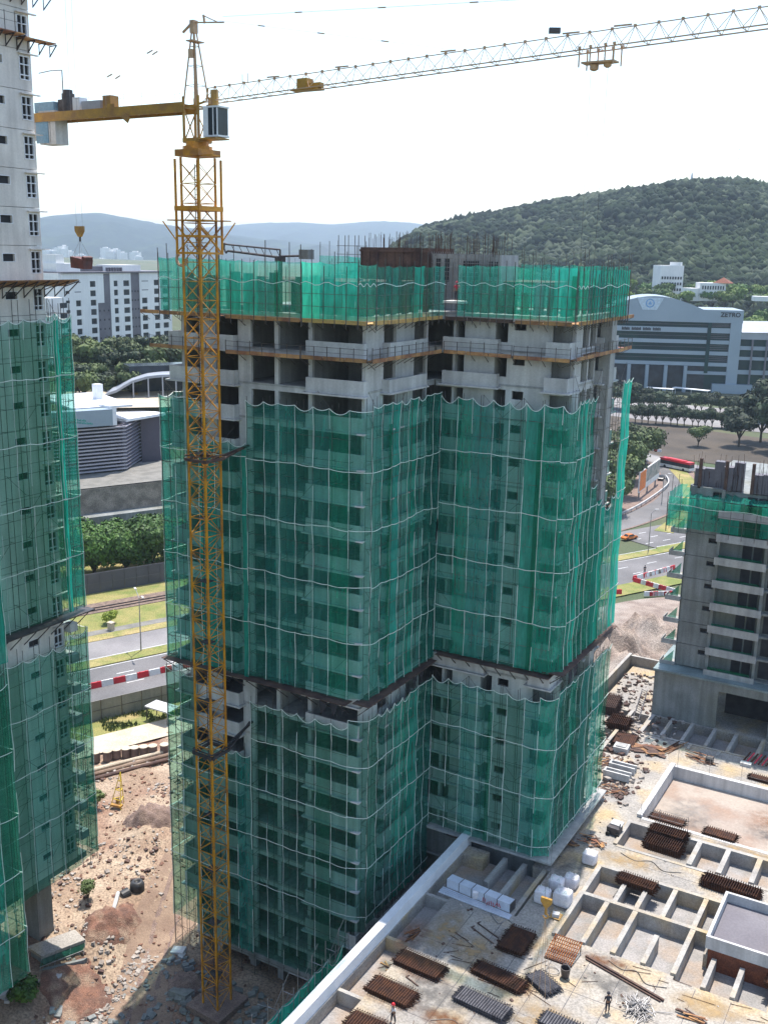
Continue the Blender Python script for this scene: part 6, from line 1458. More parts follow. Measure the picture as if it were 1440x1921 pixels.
lamp(1152,985,7,'lamp post half hidden by the netting at the foot of the olive trees',(1,0),False)
t = thing('bus_stop_box','small pale concrete marker box on the pavement left of the street lamp','marker box',atz(209,1185,G)); c = atz(209,1183,G); MB().box(c.x-.5,c.x+.5,c.y-.4,c.y+.4,G,G+1.5).box(c.x-.6,c.x+.6,c.y-.5,c.y+.5,G+1.5,G+1.65).build('marker_body','sand',t)
t = thing('site_shelter','low flat-roofed shelter against the site hoarding beside the central tower','shelter',sp(139.5,75,G)); c = atz(300,1352,G); MB().box(c.x-2,c.x+2.4,c.y-1,c.y+1.6,G+2.1,G+2.3).build('roof','conc_l',t)
for a,b in ((-1.8,-.8),(2.2,-.8),(-1.8,1.4),(2.2,1.4)): MB().tube((c.x+a,c.y+b,G-.3),(c.x+a,c.y+b,G+2.1),.08).build('post','steel',t)
# guard rail along slip road
t = thing('guard_rail','pale metal guard rail curving along the slip road under the billboard','guard rail',(-78,280,G)); g = MB(); pg = MB(); gp = smooth_pts([(-93,238),(-84,258),(-80,275),(-79,295),(-80,318),(-84,330)],5)
for i in range(len(gp)-1):
    a,b = gp[i],gp[i+1]; g.tube((*a,G+1.0),(*b,G+1.0),.22,4); g.tube((*a,G+.5),(*b,G+.5),.1,4); pg.tube((*a,G),(*a,G+1.1),.1,4)
g.build('rail','conc_l',t); pg.build('post','steel',t)
# billboard
a = atz(1196,938,G); b = atz(1234,908,G); t = thing('billboard','billboard with an orange panel, a picture and a white lower border, beside the slip road','billboard',tuple(a)); d = (b-a); L_ = d.length; d.normalize(); n_ = Vector((d.y,-d.x,0)); z0 = aty(1197,925,a.y).z; z1 = aty(1197,888,a.y).z
def bq(u0,u1,w0,w1,o): return [a+d*L_*u+n_*o+Vector((0,0,z-G)) for u,z in ((u0,z0+(z1-z0)*w0),(u1,z0+(z1-z0)*w0),(u1,z0+(z1-z0)*w1),(u0,z0+(z1-z0)*w1))]
def bb(name,u0,u1,w0,w1,o,m):
    q = bq(u0,u1,w0,w1,o)+bq(u0,u1,w0,w1,o-.3); MB().add(q,[(0,1,2,3),(7,6,5,4),(0,4,5,1),(1,5,6,2),(2,6,7,3),(3,7,4,0)]).build(name,m,t)
bb('backing',0,1,0,1.05,0,'wplas'); bb('orange_panel',.02,.3,.06,1.0,.08,'bill_o'); bb('picture_panel',.34,.98,.3,1.02,.08,'bill_g')
for u in (.1,.5,.9): q = a+d*L_*u-n_*.5; MB().tube((q.x,q.y,G),(q.x,q.y,z1),.25,6).build('post','galv',t)
# vehicles
def car(lab, c, rz, m, taxi=False):
    t = thing('parked_car' if not taxi else 'car', lab, 'car', (0,0,0)); g = MB()
    prof = [(-2.2,.35),(-2.25,.75),(-1.9,.92),(-1.3,.95),(-.75,1.42),(.65,1.44),(1.25,1.0),(2.0,.88),(2.25,.65),(2.2,.35)]
    k = len(prof); g.add([(x,-.85 if z<1 else -.68,z) for x,z in prof]+[(x,.85 if z<1 else .68,z) for x,z in prof],[tuple(range(k-1,-1,-1)),tuple(range(k,2*k))]+[(i,(i+1)%k,k+(i+1)%k,k+i) for i in range(k)]); g.build('body',m,t)
    for s in (-1,1): MB().add([(-1.15,.815*s,.98),(1.1,.815*s,1.0),(.6,.71*s,1.38),(-.7,.71*s,1.37)],[(0,1,2,3)]).build('side_window','glass',t)
    MB().add([(1.27,-.62,1.03),(1.27,.62,1.03),(.72,.55,1.43),(.72,-.55,1.43)],[(0,1,2,3)]).build('windscreen','glass',t); MB().add([(-1.33,-.62,.99),(-1.33,.62,.99),(-.83,.55,1.4),(-.83,-.55,1.4)],[(0,1,2,3)]).build('rear_window','glass',t)
    for x in (-1.35,1.4):
        for s in (-1,1): MB().tube((x,.72*s,.33),(x,.9*s,.33),.33,14).build('wheel','tyre',t)
    for s in (-.6,.6): MB().box(2.2,2.27,s-.18,s+.18,.6,.74).build('headlight','frame',t)
    t.location = c; t.rotation_euler = (0,0,rz); return t
c = atz(1179,1012,G); d = atz(1240,1001,G)-c; car('orange car driving along the main road beside the grass island',(c.x,c.y,G+.03),math.atan2(d.y,d.x),'car_o',True)
c = atz(1239,900,G); car('dark car on the slip road beyond the billboard',(c.x,c.y,G+.06),1.7,'car_b',True)
c = atz(1280,882,G); car('dark car following the red bus',(c.x,c.y,G+.06),-.45,'car_b',True)
def bus():
    a = atz(1240,874,G); b = atz(1296,886,G); t = thing('bus','red and black single-deck bus with a white skirt driving past the brown embankment','bus',tuple((a+b)/2)); d = b-a; rz = math.atan2(d.y,d.x); c = (a+b)/2; L_ = d.length
    MB().obox((c.x,c.y,G+.85),(L_,2.5,.9),rz).build('skirt','wplas',t); MB().obox((c.x,c.y,G+1.9),(L_-.06,2.46,1.2),rz).build('window_band','glass',t); MB().obox((c.x,c.y,G+2.85),(L_,2.52,.7),rz).obox((c.x,c.y,G+3.3),(L_*.6,1.6,.22),rz).build('roof','red',t)
    dd = d.normalized(); n = Vector((dd.y,-dd.x,0))
    for u in (-.32,.3):
        for s in (-1,1): q = c+dd*L_*u+n*s*1.15; MB().tube(q+n*s*-.1+Vector((0,0,.5)),q+n*s*.14+Vector((0,0,.5)),.5,14).build('wheel','tyre',t)
    for u in (-.42,-.2,.02,.24,.44): q = c+dd*L_*u; MB().obox((q.x,q.y,G+1.9),(.14,2.5,1.22),rz).build('window_pillar','car_b',t)
bus()
# white coach / roofs in front of office
for i,(x0,x1,lab) in enumerate(((1211,1262,'long white covered walkway roof in front of the glass office, left part'),(1262,1328,'long white covered walkway roof in front of the glass office, right part'))):
    a = atz(x0,738,G); b = atz(x1,742+3*i,G); d = b-a; c = (a+b)/2; t = thing('covered_walkway',lab,'walkway',(c.x,c.y,G),'white walkway roofs at the office'); MB().obox((c.x,c.y,G+3.2),(d.length,4,.35),math.atan2(d.y,d.x)).build('roof','white',t)
    for u in (-.45,0,.45): q = c+d*u; MB().tube((q.x,q.y,G),(q.x,q.y,G+3),.15).build('post','white',t)
# people
def person(lab, c, rz, shirt, trouser, helmet, h=1.7, pose=0):
    t = thing('person', lab, 'person', c, rz=rz); k = h/1.75
    V = {'pel':(0,0,.95),'ch':(0,.02,1.28),'nk':(0,0,1.5),'hd':(0,.02,1.6),'tp':(0,.02,1.72)}
    def skin_obj(name, verts, edges, rad, m, sub=1, root=0):
        me = bpy.data.meshes.new(name); me.from_pydata([tuple(q*k for q in v) for v in verts],edges,[]); me.update(); me.materials.append(M[m])
        o = bpy.data.objects.new(name, me); COL.objects.link(o); o.parent = t
        md = o.modifiers.new('skin','SKIN'); md.use_smooth_shade = True
        for i, r in enumerate(rad): me.skin_vertices[0].data[i].radius = (r*k, r*k)
        me.skin_vertices[0].data[root].use_root = True
        s = o.modifiers.new('sub','SUBSURF'); s.levels = sub; s.render_levels = sub; return o
    v = [(0,0,.95),(0,.01,1.15),(0,.02,1.36),(0,0,1.48),(0,.02,1.62),(0,.02,1.7)]; r = [.13,.12,.14,.055,.095,.07]; e = [(0,1),(1,2),(2,3),(3,4),(4,5)]
    for s in (-1,1):
        b = len(v); fw = .12*s*pose
        v += [(.1*s,0,.88),(.12*s,fw,.5),(.13*s,fw*1.4-.02,.09),(.14*s,fw*1.4+.16,.04)]; r += [.09,.06,.04,.04]; e += [(0,b),(b,b+1),(b+1,b+2),(b+2,b+3)]
        b = len(v); v += [(.19*s,.0,1.4),(.27*s,-.03,1.14),(.27*s,.1-.1*(s>0)*pose,.92),(.27*s,.13,.85)]; r += [.06,.045,.032,.035]; e += [(2,b),(b,b+1),(b+1,b+2),(b+2,b+3)]
        for q in range(4): f = len(v); v += [(.27*s+(q-1.5)*.018,.14+.005*q,.78+.005*abs(q-1))]; r += [.009]; e += [(b+3,f)]
        f = len(v); v += [(.24*s,.18,.82)]; r += [.01]; e += [(b+3,f)]
    skin_obj('body', v, e, r, 'skin')
    sv = [(0,0,.97),(0,.01,1.15),(0,.02,1.36),(0,0,1.46)]; sr = [.15,.135,.155,.07]; se = [(0,1),(1,2),(2,3)]
    for s in (-1,1): b = len(sv); sv += [(.19*s,0,1.4),(.265*s,-.02,1.16)]; sr += [.075,.06]; se += [(2,b),(b,b+1)]
    skin_obj('shirt', sv, se, sr, shirt)
    tv = [(0,0,.97)]; tr = [.145]; te = []
    for s in (-1,1): b = len(tv); fw = .12*s*pose; tv += [(.1*s,0,.86),(.12*s,fw,.5),(.13*s,fw*1.4-.02,.13)]; tr += [.105,.08,.06]; te += [(0,b),(b,b+1),(b+1,b+2)]
    skin_obj('trousers', tv, te, tr, trouser)
    g = MB(); g.lathe((0,.02*k,1.66*k),[(.15*k,0),(.125*k,.03),(.115*k,.09),(.06*k,.14),(0,.15)],14); o = g.build('helmet', helmet); o.parent = t
    g = MB(); g.obox((0,.115*k,1.6*k),(.02,.03,.04)); g.obox((.035,.105*k,1.63*k),(.02,.01,.012)); g.obox((-.035,.105*k,1.63*k),(.02,.01,.012)); g.obox((0,.105*k,1.565*k),(.045,.01,.01)); o = g.build('face_features','skin'); o.parent = t
    return t
c = atz(737,1919,Z9); person('person in white shirt and red helmet on the podium deck at the bottom edge',(c.x,c.y,Z9),2.6,'cl_w','cl_d','red',1.75,.6)
c = atz(1138,1899,Z9); person('person in dark clothes standing on the deck between the grey bundle and the tube heap',(c.x,c.y,Z9),.6,'cl_d','cl_d','cl_d',1.8,.3)
person('person in red shirt at the notch between the two green screens on the tower',(-42.3,87.0,61.9),.5,'cl_r','cl_d','cl_r',1.7)
MB().box(-43.4,-41.3,86.4,88.2,61.7,61.9).build('notch_platform','wplas',td)
c = atz(1208,1076,G); person('person in black standing on the road beside the upper arm of the barriers',(c.x,c.y,G+.03),.6,'cl_d','cl_d','cl_d',1.9,.2)
# ------------------------------------------------------------------ louvred building, curved-roof hall, apartment block
def quadbox(mb, P0, P1, depth, z0, z1, o=0.0):
    d = Vector((P1[0]-P0[0],P1[1]-P0[1],0)).normalized(); n = Vector((d.y,-d.x,0)); a = Vector((P0[0],P0[1],0))+n*o; b = Vector((P1[0],P1[1],0))+n*o; c = b-n*depth; e = a-n*depth
    mb.prism([(a.x,a.y),(b.x,b.y),(c.x,c.y),(e.x,e.y)],z0,z1); return mb
TB = 12.9
pA = atd(40,900,250); pB = atd(240,898,258); pC = atd(268,893,270); pD = atd(312,890,272)
A2,B2,C2,D2 = [(q.x,q.y) for q in (pA,pB,pC,pD)]
def zat(py,q,px): r = ray(px,py); return 66+r.z*math.hypot(q.x,q.y)/math.hypot(r.x,r.y)
zt_ = zat(796,pB,240); zb_ = zat(893,pB,240); z0_ = zat(912,pB,240)
lb_ = thing('louvred_building','dark building with silver horizontal louvres behind the retaining wall on the left','building',(pB.x,pB.y,TB))
quadbox(MB(),A2,B2,14,zb_-.4,zt_,-1.2).build('dark_wall','dark',lb_); g = MB(); hh = (zt_-zb_)/15
for k in range(15): z = zb_+k*hh; quadbox(g,A2,B2,.9,z+.12,z+hh*.55,0)
g.build('louvre','louv',lb_); g = MB()
for k in range(15): z = zb_+k*hh; quadbox(g,B2,C2,.6,z+.2,z+hh*.3,0)
g.build('side_louvre','louv',lb_); quadbox(MB(),B2,C2,10,zb_-.4,zt_,-.8).build('side_wall','clad_p',lb_); quadbox(MB(),C2,D2,12,z0_-1,zt_-.4,0).build('plain_wall','clad_p',lb_); quadbox(MB(),C2,D2,3,z0_-1,zt_-6,-9).build('rear_wall','dark',lb_)
g = MB()
for f in (.3,.55,.62,.78,.95): x = A2[0]+(B2[0]-A2[0])*f; y = A2[1]+(B2[1]-A2[1])*f; g.box(x-.6,x+.6,y+1,y+2.2,TB-1,zb_)
g.build('ground_column','clad_g',lb_)
zr_ = zt_; quadbox(MB(),A2,atd(216,900,256).to_2d().to_tuple(),3,zt_+.2,zat(765,pB,200),.4).build('roof_parapet','clad',lb_)
quadbox(MB(),atd(135,780,257).to_2d().to_tuple(),atd(250,780,262).to_2d().to_tuple(),26,zat(768,pB,200),zat(764,pB,200),0).build('roof_slab','white',lb_)
quadbox(MB(),atd(203,780,257).to_2d().to_tuple(),atd(216,780,258).to_2d().to_tuple(),5,zt_,zat(760,pB,210),.8).build('stair_box','white',lb_); quadbox(MB(),atd(180,780,257).to_2d().to_tuple(),atd(200,780,258).to_2d().to_tuple(),.2,zt_+.8,zat(766,pB,190),-.2).build('dark_opening','dark',lb_)
quadbox(MB(),atd(236,790,262).to_2d().to_tuple(),atd(310,785,272).to_2d().to_tuple(),16,zt_,zt_+.6,.3).build('white_slab','white',lb_)
quadbox(MB(),atd(182,740,272).to_2d().to_tuple(),atd(194,740,273).to_2d().to_tuple(),2,zt_+1,zat(735,pB,190),0).build('white_pylon','white',lb_)
# small teal sign on the parapet: illegible in the photograph, short strokes only
g = MB(); q = atd(141,780,249.6)
for r_,(zc,n_) in enumerate(((zat(779,pB,150),7),(zat(783.5,pB,150),11))):
    for i in range(n_): quadbox(g,(q.x+.1+i*.42,q.y+.25+i*.08),(q.x+.3+i*.42+(i%3)*.04,q.y+.29+i*.08),.1,zc,zc+.35+.12*(i%2),.3)
g.build('sign_lettering','teal',lb_)
# terrace surface
polyroad('terrace_paving', [sp(238,-10,0)[:2],sp(238,150,0)[:2]], 22, 'pave', TB+.25)
polyroad('pale_terrace', [atd(120,745,292).to_2d().to_tuple(),atd(330,740,292).to_2d().to_tuple()], 34, 'sand', 26.2)
ch = thing('curved_roof_hall','long hall with a curved grey metal roof on thin columns, above the louvred building','hall',tuple(atd(270,740,300)))
g = MB(); N_ = 16; top = [(190,743),(215,722),(245,703),(275,694),(300,691),(340,690),(420,691)]
def cy(px):
    for i in range(len(top)-1):
        if top[i][0] <= px <= top[i+1][0]: f = (px-top[i][0])/(top[i+1][0]-top[i][0]); return top[i][1]*(1-f)+top[i+1][1]*f
    return 690
for i in range(N_+1):
    px = 190+i*(420-190)/N_; a = atd(px,cy(px)+(12 if px > 215 else 5),292+i*.4); b = atd(px,cy(px),316+i*.4); g.v += [tuple(a),tuple(b),(a.x,a.y,a.z-.7),(b.x,b.y,b.z-.7)]
for i in range(N_): k = i*4; g.f += [(k,k+4,k+5,k+1),(k+2,k+3,k+7,k+6),(k,k+2,k+6,k+4),(k+1,k+5,k+7,k+3)]
g.build('curved_roof','roof_g',ch)
for px in (250,278,305,330): a = atd(px,cy(px)+14,293); MB().tube((a.x,a.y,24),(a.x,a.y,a.z-.3),.2,6).build('column','roof_g',ch)
quadbox(MB(),atd(245,740,305).to_2d().to_tuple(),atd(420,740,312).to_2d().to_tuple(),8,24,33.5).build('glazed_wall','glass',ch); quadbox(MB(),atd(248,740,300).to_2d().to_tuple(),atd(259,740,300).to_2d().to_tuple(),3,24,zat(738,atd(250,740,300),250)).build('yellow_kiosk','crane_y',ch)
ab = thing('apartment_block','long white eight-storey apartment block with grey recessed bays behind the tree belt, upper left','apartment block',tuple(atd(220,640,385)))
AL = atd(118,640,365); AR = atd(329,640,408); ad = Vector((AR.x-AL.x,AR.y-AL.y,0)); AN = ad.length; ad.normalize()
def ap_(px):  # position along facade for pixel column
    r = ray(px,560); t_,s_ = None,None; det = ad.x*(-r.y)+ad.y*r.x; return (AL.x*r.y-AL.y*r.x)/ -det*1.0 if False else ((-AL.x)*(-r.y)-(-AL.y)*(-r.x))/det
def apt(u): return (AL.x+ad.x*u,AL.y+ad.y*u)
zT = zat(512,atd(220,560,385),220); H0 = 34.0; fl = (zT-1.2-(H0+4))/7.2
quadbox(MB(),apt(0),apt(ap_(322)),16,H0-3,zT,-.45).build('main_wall','bwhite',ab)
def apanel(name,x0,x1,z0,z1,m,o=0,dp=.45): return quadbox(MB(),apt(ap_(x0)),apt(ap_(x1)),dp,z0,z1,o).build(name,m,ab)
cols = [(143,152.5,2,9),(170.5,181,0,9),(215,222.5,0,9),(233,244,0,9),(267,277,2,9),(290,299.5,0,9),(306,316,0,9)]
fh = 3.12
def frow(r): return zT-2.6-r*fh
xs_edges = [118,129.5,133,143,152.5,170.5,181,184,208,215,222.5,233,244,247,263,267,277,290,299.5,306,316,322]
g = MB()
for i in range(len(xs_edges)-1):
    a,b = xs_edges[i],xs_edges[i+1]
    if (a,b) in ((184,208),(247,263)): continue
    c = [q for q in cols if abs(q[0]-a)<.1]
    if not c: quadbox(g,apt(ap_(a)),apt(ap_(b)),.44,H0-3,zT)
    else:
        z = zT
        for r_ in range(c[0][2],9): zz = frow(r_); quadbox(g,apt(ap_(a)),apt(ap_(b)),.44,zz,z); z = zz-1.95
        quadbox(g,apt(ap_(a)),apt(ap_(b)),.44,H0-3,z)
g.build('facade_frame','bwhite',ab)
for c in cols:
    for r_ in range(c[2],9):
        zz = frow(r_); o = apanel('window',c[0]-.2,c[1]+.2,zz-2.0,zz+.05,'glass',-.3,.1)
for r_ in range(8): zz = frow(r_)+.2; apanel('window',124,131,zz-1.0,zz-.1,'glass',.03,.05)
for x0,x1 in ((184,208),(247,263)):
    apanel('recessed_bay',x0,x1,H0-3,zT-(10 if x0==184 else 0),'clad_g',-.2,.2)
    g = MB()
    for r_ in range(1,9):
        for f in (.15,.5,.85):
            if x0 == 184 and r_ < 3: continue
            px = x0+(x1-x0)*f; zz = frow(r_)-.4; quadbox(g,apt(ap_(px-1)),apt(ap_(px+1)),.1,zz-.6,zz,-.12)
    g.build('small_window','dark',ab)
apanel('recessed_bay',196,208,zT-10,zT-.3,'clad_g',-.15,.15); apanel('main_wall_panel',184,196,zT-10,zT,'bwhite',.0,.4)
for x0 in (140,266):
    for r_ in (0,1): apanel('slot_window',x0+1,x0+13,frow(r_)-.5,frow(r_)-.2,'clad_g',.02,.06)
apanel('roof_edge',117,323,zT,zT+.5,'clad_g',.5,17)
g = MB(); quadbox(g,apt(ap_(122)),apt(ap_(166)),8,zT+.5,zT+3.2,-3); quadbox(g,apt(ap_(126)),apt(ap_(141)),6,zT+3.2,zT+6.0,-4); g.build('roof_plant_room','bwhite',ab); g = MB(); quadbox(g,apt(ap_(232)),apt(ap_(282)),8,zT+.5,zT+2.6,-4); g.build('roof_plant_room','bwhite',ab)
g = MB(); quadbox(g,apt(ap_(170)),apt(ap_(212)),6,zT+.5,zT+2.2,-4); 
for i in range(6): quadbox(g,apt(ap_(213+i*5)),apt(ap_(215+i*5)),1,zT+.5,zT+1.8,-2)
g.build('roof_equipment','clad_g',ab)
wp = thing('apartment_wing','white end wing of the apartment block seen edge-on behind the left tower netting','apartment wing',tuple(atd(110,600,350))); quadbox(MB(),atd(96,600,345).to_2d().to_tuple(),atd(121,600,352).to_2d().to_tuple(),12,30,zT-7,0).build('wing_wall','bwhite',wp); g = MB()
for r_ in range(5): quadbox(g,atd(104,600,344.8).to_2d().to_tuple(),atd(116,600,348).to_2d().to_tuple(),.3,zT-10-r_*3.1,zT-8.4-r_*3.1,2.2)
g.build('window_band','glass',wp)
# ------------------------------------------------------------------ glass office
OF = thing('office_building','large pale blue office with green glass bands, curved gable and black ZETRO lettering','office building',(-140,555,G))
oo = Vector((-190.0,538.0,0)); oe = Vector((.925,.38,0)).normalized(); on = Vector((oe.y,-oe.x,0))
def ou(px): r = ray(px,650); det = oe.x*(-r.y)+oe.y*r.x; return ((-oo.x)*(-r.y)-(-oo.y)*(-r.x))/det
def oz(py,px): q = oo+oe*ou(px); r = ray(px,py); return 66+r.z*math.hypot(q.x,q.y)/math.hypot(r.x,r.y)
def ob(name,x0,x1,z0,z1,m,o=0.0,dp=1.0,par=None): a = oo+oe*ou(x0); b = oo+oe*ou(x1); return quadbox(MB(),(a.x,a.y),(b.x,b.y),dp,z0,z1,o).build(name,m,par or OF)
ZO = [oz(y,1250) for y in (579,603,613,622.5,636,643,657,664,678,684.5,700,725)]
ob('core_block',1120,1386,G,oz(600,1300),'gglass',-1.2,30)
ob('top_band',1120,1388,ZO[1],ZO[0],'clad',.3,31)
ob('spandrel',1130,1366,ZO[3],ZO[2],'clad',.2); ob('spandrel',1130,1366,ZO[5],ZO[4],'clad',.2); ob('spandrel',1130,1366,ZO[7],ZO[6],'clad',.2); ob('spandrel',1130,1366,ZO[9],ZO[8],'clad',.35,3)
ob('spandrel',1290,1366,oz(703,1330),oz(697,1330),'clad',.2); ob('corner_pier',1366,1387,oz(730,1376)+0,ZO[1],'clad',.45,6); ob('terrace_wall',1340,1500,G,oz(722,1400),'clad',2.5,4)
g = MB()
for z0,z1 in ((ZO[4]+.0,ZO[3]),(ZO[6],ZO[5]),(ZO[8],ZO[7]),(ZO[2],ZO[1])):
    for k in (1,2,3):
        z = z0+(z1-z0)*k/4; a = oo+oe*ou(1328); b = oo+oe*ou(1366); quadbox(g,(a.x,a.y),(b.x,b.y),.3,z,z+.22,-.6)
        a = oo+oe*ou(1150); b = oo+oe*ou(1326)
        if k == 2: quadbox(g,(a.x,a.y),(b.x,b.y),.2,z,z+.12,-.8)
g.build('glazing_bar','clad_g',OF)
for px in (1149,1181,1215,1250,1287): a = oo+oe*ou(px)+on*2.5; MB().tube((a.x,a.y,G),(a.x,a.y,ZO[9]),1.0,10).build('column','clad',OF)
ob('entrance_shadow',1130,1325,G+2,ZO[9]-.3,'glass',-.6,.4); ob('vertical_glass_strip',1323,1330,oz(700,1326),ZO[1],'gglass',.5,1)
g = MB(); pts = []
for px,py in ((1130,582),(1145,573),(1160,566),(1175,561),(1190,557.5),(1205,555.5),(1220,555),(1235,556),(1250,558.5),(1265,562.5),(1280,567.5),(1295,573),(1310,579.5),(1324,585.5)): a = oo+oe*ou(px); pts.append((a,oz(py,px)))
k = len(pts); g.v = [(a.x+on.x*.2,a.y+on.y*.2,ZO[0]-1) for a,z in pts]+[(a.x+on.x*.2,a.y+on.y*.2,z) for a,z in pts]+[(a.x-on.x*30,a.y-on.y*30,ZO[0]-1) for a,z in pts]+[(a.x-on.x*30,a.y-on.y*30,z) for a,z in pts]
for i in range(k-1): g.f += [(i,i+1,k+i+1,k+i),(k+i,k+i+1,3*k+i+1,3*k+i),(2*k+i+1,2*k+i,3*k+i,3*k+i+1)]
g.build('curved_gable','clad',OF)
rot = Matrix(((oe.x,0,on.x),(oe.y,0,on.y),(0,1,0)))
a = oo+oe*ou(1345)+on*.4; text('roof_lettering','ZETRO',oz(585.5,1360)-oz(595.5,1360)+.45,(a.x,a.y,oz(594.2,1360)),rot,'ink',OF,.15)
# second sign strip is unreadable in the photograph: plain dark strokes in word groups
g = MB(); u = 1163.0
for n_ in (6,7,6,6):
    for i in range(n_): a = oo+oe*ou(u); b = oo+oe*ou(u+1.9); quadbox(g,(a.x,a.y),(b.x,b.y),.1,ZO[3]+.55,ZO[2]-.5-.25*(i%2),.35); u += 2.5
    u += 3.5
g.build('small_lettering','ink',OF)
# round emblem in a wedge panel on the gable
g = MB(); c = oo+oe*ou(1212)+on*.45; zc = oz(568.5,1212)
g.v = []; q = [(-7,2.9),(7,2.9),(3.6,-3.4),(-3.6,-3.4)]
g.add([tuple(c+oe*x+Vector((0,0,zc+z))) for x,z in q],[(3,2,1,0)]); g.build('emblem_panel','clad_g' if False else 'sealw',OF)
g = MB()
for i in range(20): t0 = i*.314; t1 = t0+.314; g.add([tuple(c+on*.1+oe*r_*math.cos(t)+Vector((0,0,zc+r_*math.sin(t)))) for r_,t in ((2.3,t0),(2.3,t1),(1.7,t1),(1.7,t0))],[(0,1,2,3)])
g.add([tuple(c+on*.1+oe*x+Vector((0,0,zc+z))) for x,z in ((-1.1,-.7),(1.1,-.7),(0,1.2))],[(0,1,2)]); g.build('round_emblem','seal',OF)
OW = thing('office_wing','lower right wing of the office with a sloping pale roof and slim outside columns','office wing',tuple(oo+oe*ou(1420)))
wz = [oz(y,1410) for y in (624,637,650,657,670,676,695,703,722)]
a = oo+oe*ou(1387.5); b = oo+oe*ou(1520); quadbox(MB(),(a.x,a.y),(b.x,b.y),24,G,wz[0],-1.5).build('core_block','gglass',OW)
g = MB(); g.add([tuple(a+on*1.0+Vector((0,0,wz[0]))),tuple(b+on*1.0+Vector((0,0,wz[0]+.5))),tuple(b-on*24+Vector((0,0,wz[0]+5))),tuple(a-on*24+Vector((0,0,wz[0]+4.5)))],[(0,1,2,3)]); quadbox(g,(a.x,a.y),(b.x,b.y),1,wz[1],wz[0],.3); g.build('roof','roof_g',OW)
for z1,z0 in ((wz[2],wz[3]),(wz[4],wz[5]),(wz[6],wz[7])): quadbox(MB(),(a.x,a.y),(b.x,b.y),1,z0,z1,.1).build('spandrel','clad',OW)
for px in (1409,1436,1463): c = oo+oe*ou(px)+on*1.5; MB().tube((c.x,c.y,G),(c.x,c.y,wz[1]),.5,8).build('column','clad_g',OW)
# white buildings on the rise, hill mast, far town
w1 = thing('white_building','tall white building with a blank top storey among trees on the rise','building',tuple(atd(1255,540,860))); g = MB()
def far_box(mb,x0,x1,yt,yb,dist,dep): a = atd(x0,yb,dist); b = atd(x1,yb,dist+4); zt = atd((x0+x1)/2,yt,dist).z; zb = atd((x0+x1)/2,yb,dist).z; quadbox(mb,(a.x,a.y),(b.x,b.y),dep,zb,zt); return a,b,zt,zb
a,b,zt2,zb2 = far_box(g,1233,1276,498,575,820,25); g.build('main_wall','bwhite',w1)
g = MB()
for r_ in range(5):
    for i in range(8):
        f = .06+i*.115; q = a.lerp(b,f); q2 = a.lerp(b,f+.07); z = zt2-8-r_*4.2; quadbox(g,(q.x,q.y),(q2.x,q2.y),.3,z-2,z,.25)
g.build('window_row','glass',w1); q = a.lerp(b,.5); MB().box(q.x-3,q.x+5,q.y+3,q.y+8,zt2,zt2+2.5).build('roof_plant_room','bwhite',w1)
w2 = thing('villa','low white villa with a red roof among the trees right of the tall white building','villa',tuple(atd(1325,550,800))); g = MB()
a,b,zt2,zb2 = far_box(g,1310,1358,531,565,790,16); far_box(g,1293,1313,541,565,788,14); g.build('main_wall','bwhite',w2); q = a.lerp(b,.82); MB().add([(q.x-6,q.y-1,zt2),(q.x+6,q.y-1,zt2),(q.x+6,q.y+12,zt2),(q.x-6,q.y+12,zt2),(q.x,q.y+5,zt2+4)],[(0,1,4),(1,2,4),(2,3,4),(3,0,4)]).build('red_roof','brick',w2)
g = MB()
for i in range(9): f = .08+i*.1; p_ = a.lerp(b,f); p2 = a.lerp(b,f+.05); quadbox(g,(p_.x,p_.y),(p2.x,p2.y),.3,zt2-4.5,zt2-2,.25)
g.build('window_row','glass',w2)
w3 = thing('white_building','long low white building at the right edge of the picture above the brown bank','building',tuple(atd(1420,560,760))); g = MB(); a,b,zt2,zb2 = far_box(g,1412,1490,557,566,745,10); g.build('main_wall','bwhite',w3)
hm = thing('hilltop_tower','pale lattice relay tower on top of the wooded hill','relay tower',tuple(atd(1295,350,1520))); c = atd(1295,352,1500); g = MB(); hh = 19
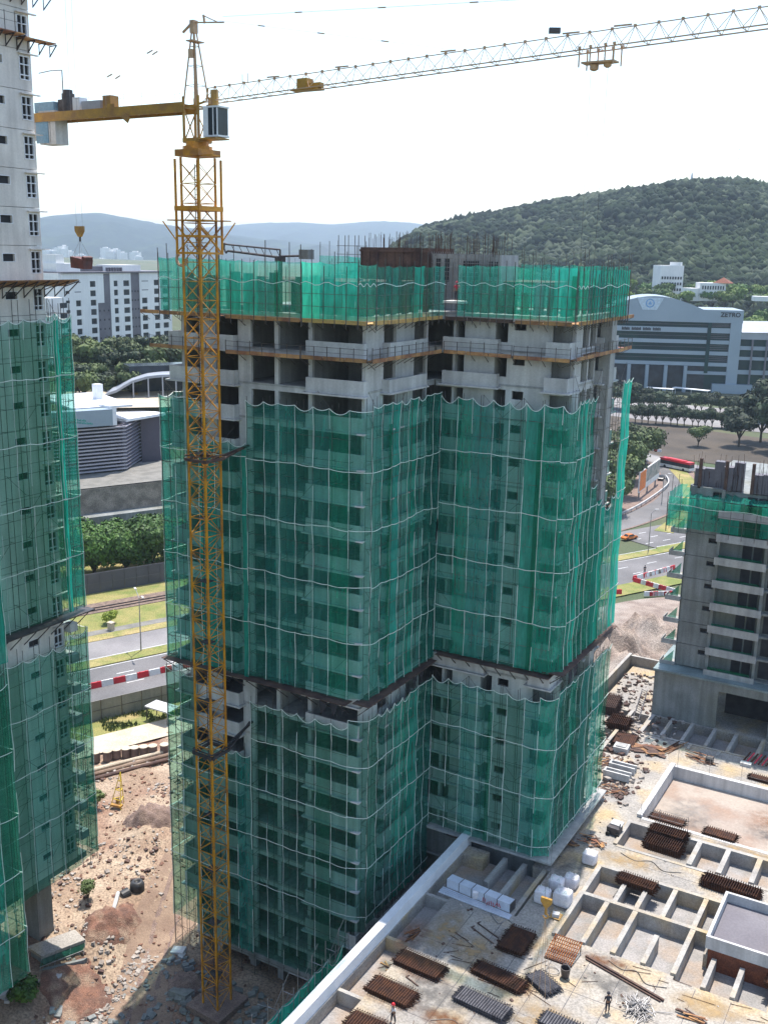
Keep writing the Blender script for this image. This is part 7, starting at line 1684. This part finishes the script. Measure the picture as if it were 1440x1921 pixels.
for i in range(3):
    for k in range(4): f0,f1 = k/4,(k+1)/4; p0 = Vector((c.x+(1-f0)*4*math.cos(i*2.1),c.y+(1-f0)*4*math.sin(i*2.1),c.z+hh*f0)); p1 = Vector((c.x+(1-f1)*4*math.cos(i*2.1),c.y+(1-f1)*4*math.sin(i*2.1),c.z+hh*f1)); g.tube(p0,p1,.7); p2 = Vector((c.x+(1-f1)*4*math.cos(i*2.1+2.1),c.y+(1-f1)*4*math.sin(i*2.1+2.1),c.z+hh*f1)); g.tube(p0,p2,.4)
g.build('lattice','white',hm); MB().box(c.x-4,c.x+8,c.y-3,c.y+3,c.z-4,c.z+3.5).build('relay_hut','white',hm)
c = atd(1380,345,1540); hm = thing('radio_mast','very faint thin mast on the hill near the right edge','radio mast',tuple(c)); g = MB(); g.tube(c,(c.x,c.y,c.z+46),.28); 
for z in (20,32,44): g.tube((c.x-3,c.y,c.z+z),(c.x+3,c.y,c.z+z),.3)
g.build('mast','white',hm)
fbp = sorted([((U(86,132),U(466,492)) if i < 18 else (U(150,262),U(472,500))) for i in range(34)])
for i in range(34):
    px,py = fbp[i]; q = atd(px,py,3300+U(-250,250)); w_ = U(14,34); h_ = U(14,34); rz_ = U(0,3)
    g = MB(); g.obox((q.x,q.y,q.z-8),(w_,14,h_+16),rz_); g.obox((q.x,q.y,q.z+h_/2+1),(w_*.5,8,4),rz_); o = g.build('distant_block','bwhite'); tag(o,ordn(i)+' tiny pale block from the left in the far town below the misty mountain','building','far town at the foot of the mountain')
# ------------------------------------------------------------------ haze: one closed box round the place
HX0,HX1,HY0,HY1,HZ0,HZ1 = -15000,15000,-2100,17000,-9,420
zmax = max((max((o.matrix_world @ Vector(c)).z for c in o.bound_box) for o in bpy.data.objects if o.type == 'MESH' and o.name.startswith(('far_mountain','hill'))), default=400)
hz_ = MB().box(HX0,HX1,HY0,HY1,HZ0,max(zmax+20,150)).build('haze','white'); hz_['kind'] = 'stuff'
m = bpy.data.materials.new('haze_air'); m.use_nodes = True; n = m.node_tree.nodes; n.clear()
pv = n.new('ShaderNodeVolumePrincipled'); pv.inputs['Color'].default_value = (0.68,0.83,1.0,1); pv.inputs['Density'].default_value = 0.00009; pv.inputs['Anisotropy'].default_value = 0.2
o_ = n.new('ShaderNodeOutputMaterial'); m.node_tree.links.new(pv.outputs[0],o_.inputs['Volume']); hz_.data.materials.clear(); hz_.data.materials.append(m)
for o in bpy.data.objects:
    if 'used' in o.keys(): del o['used']
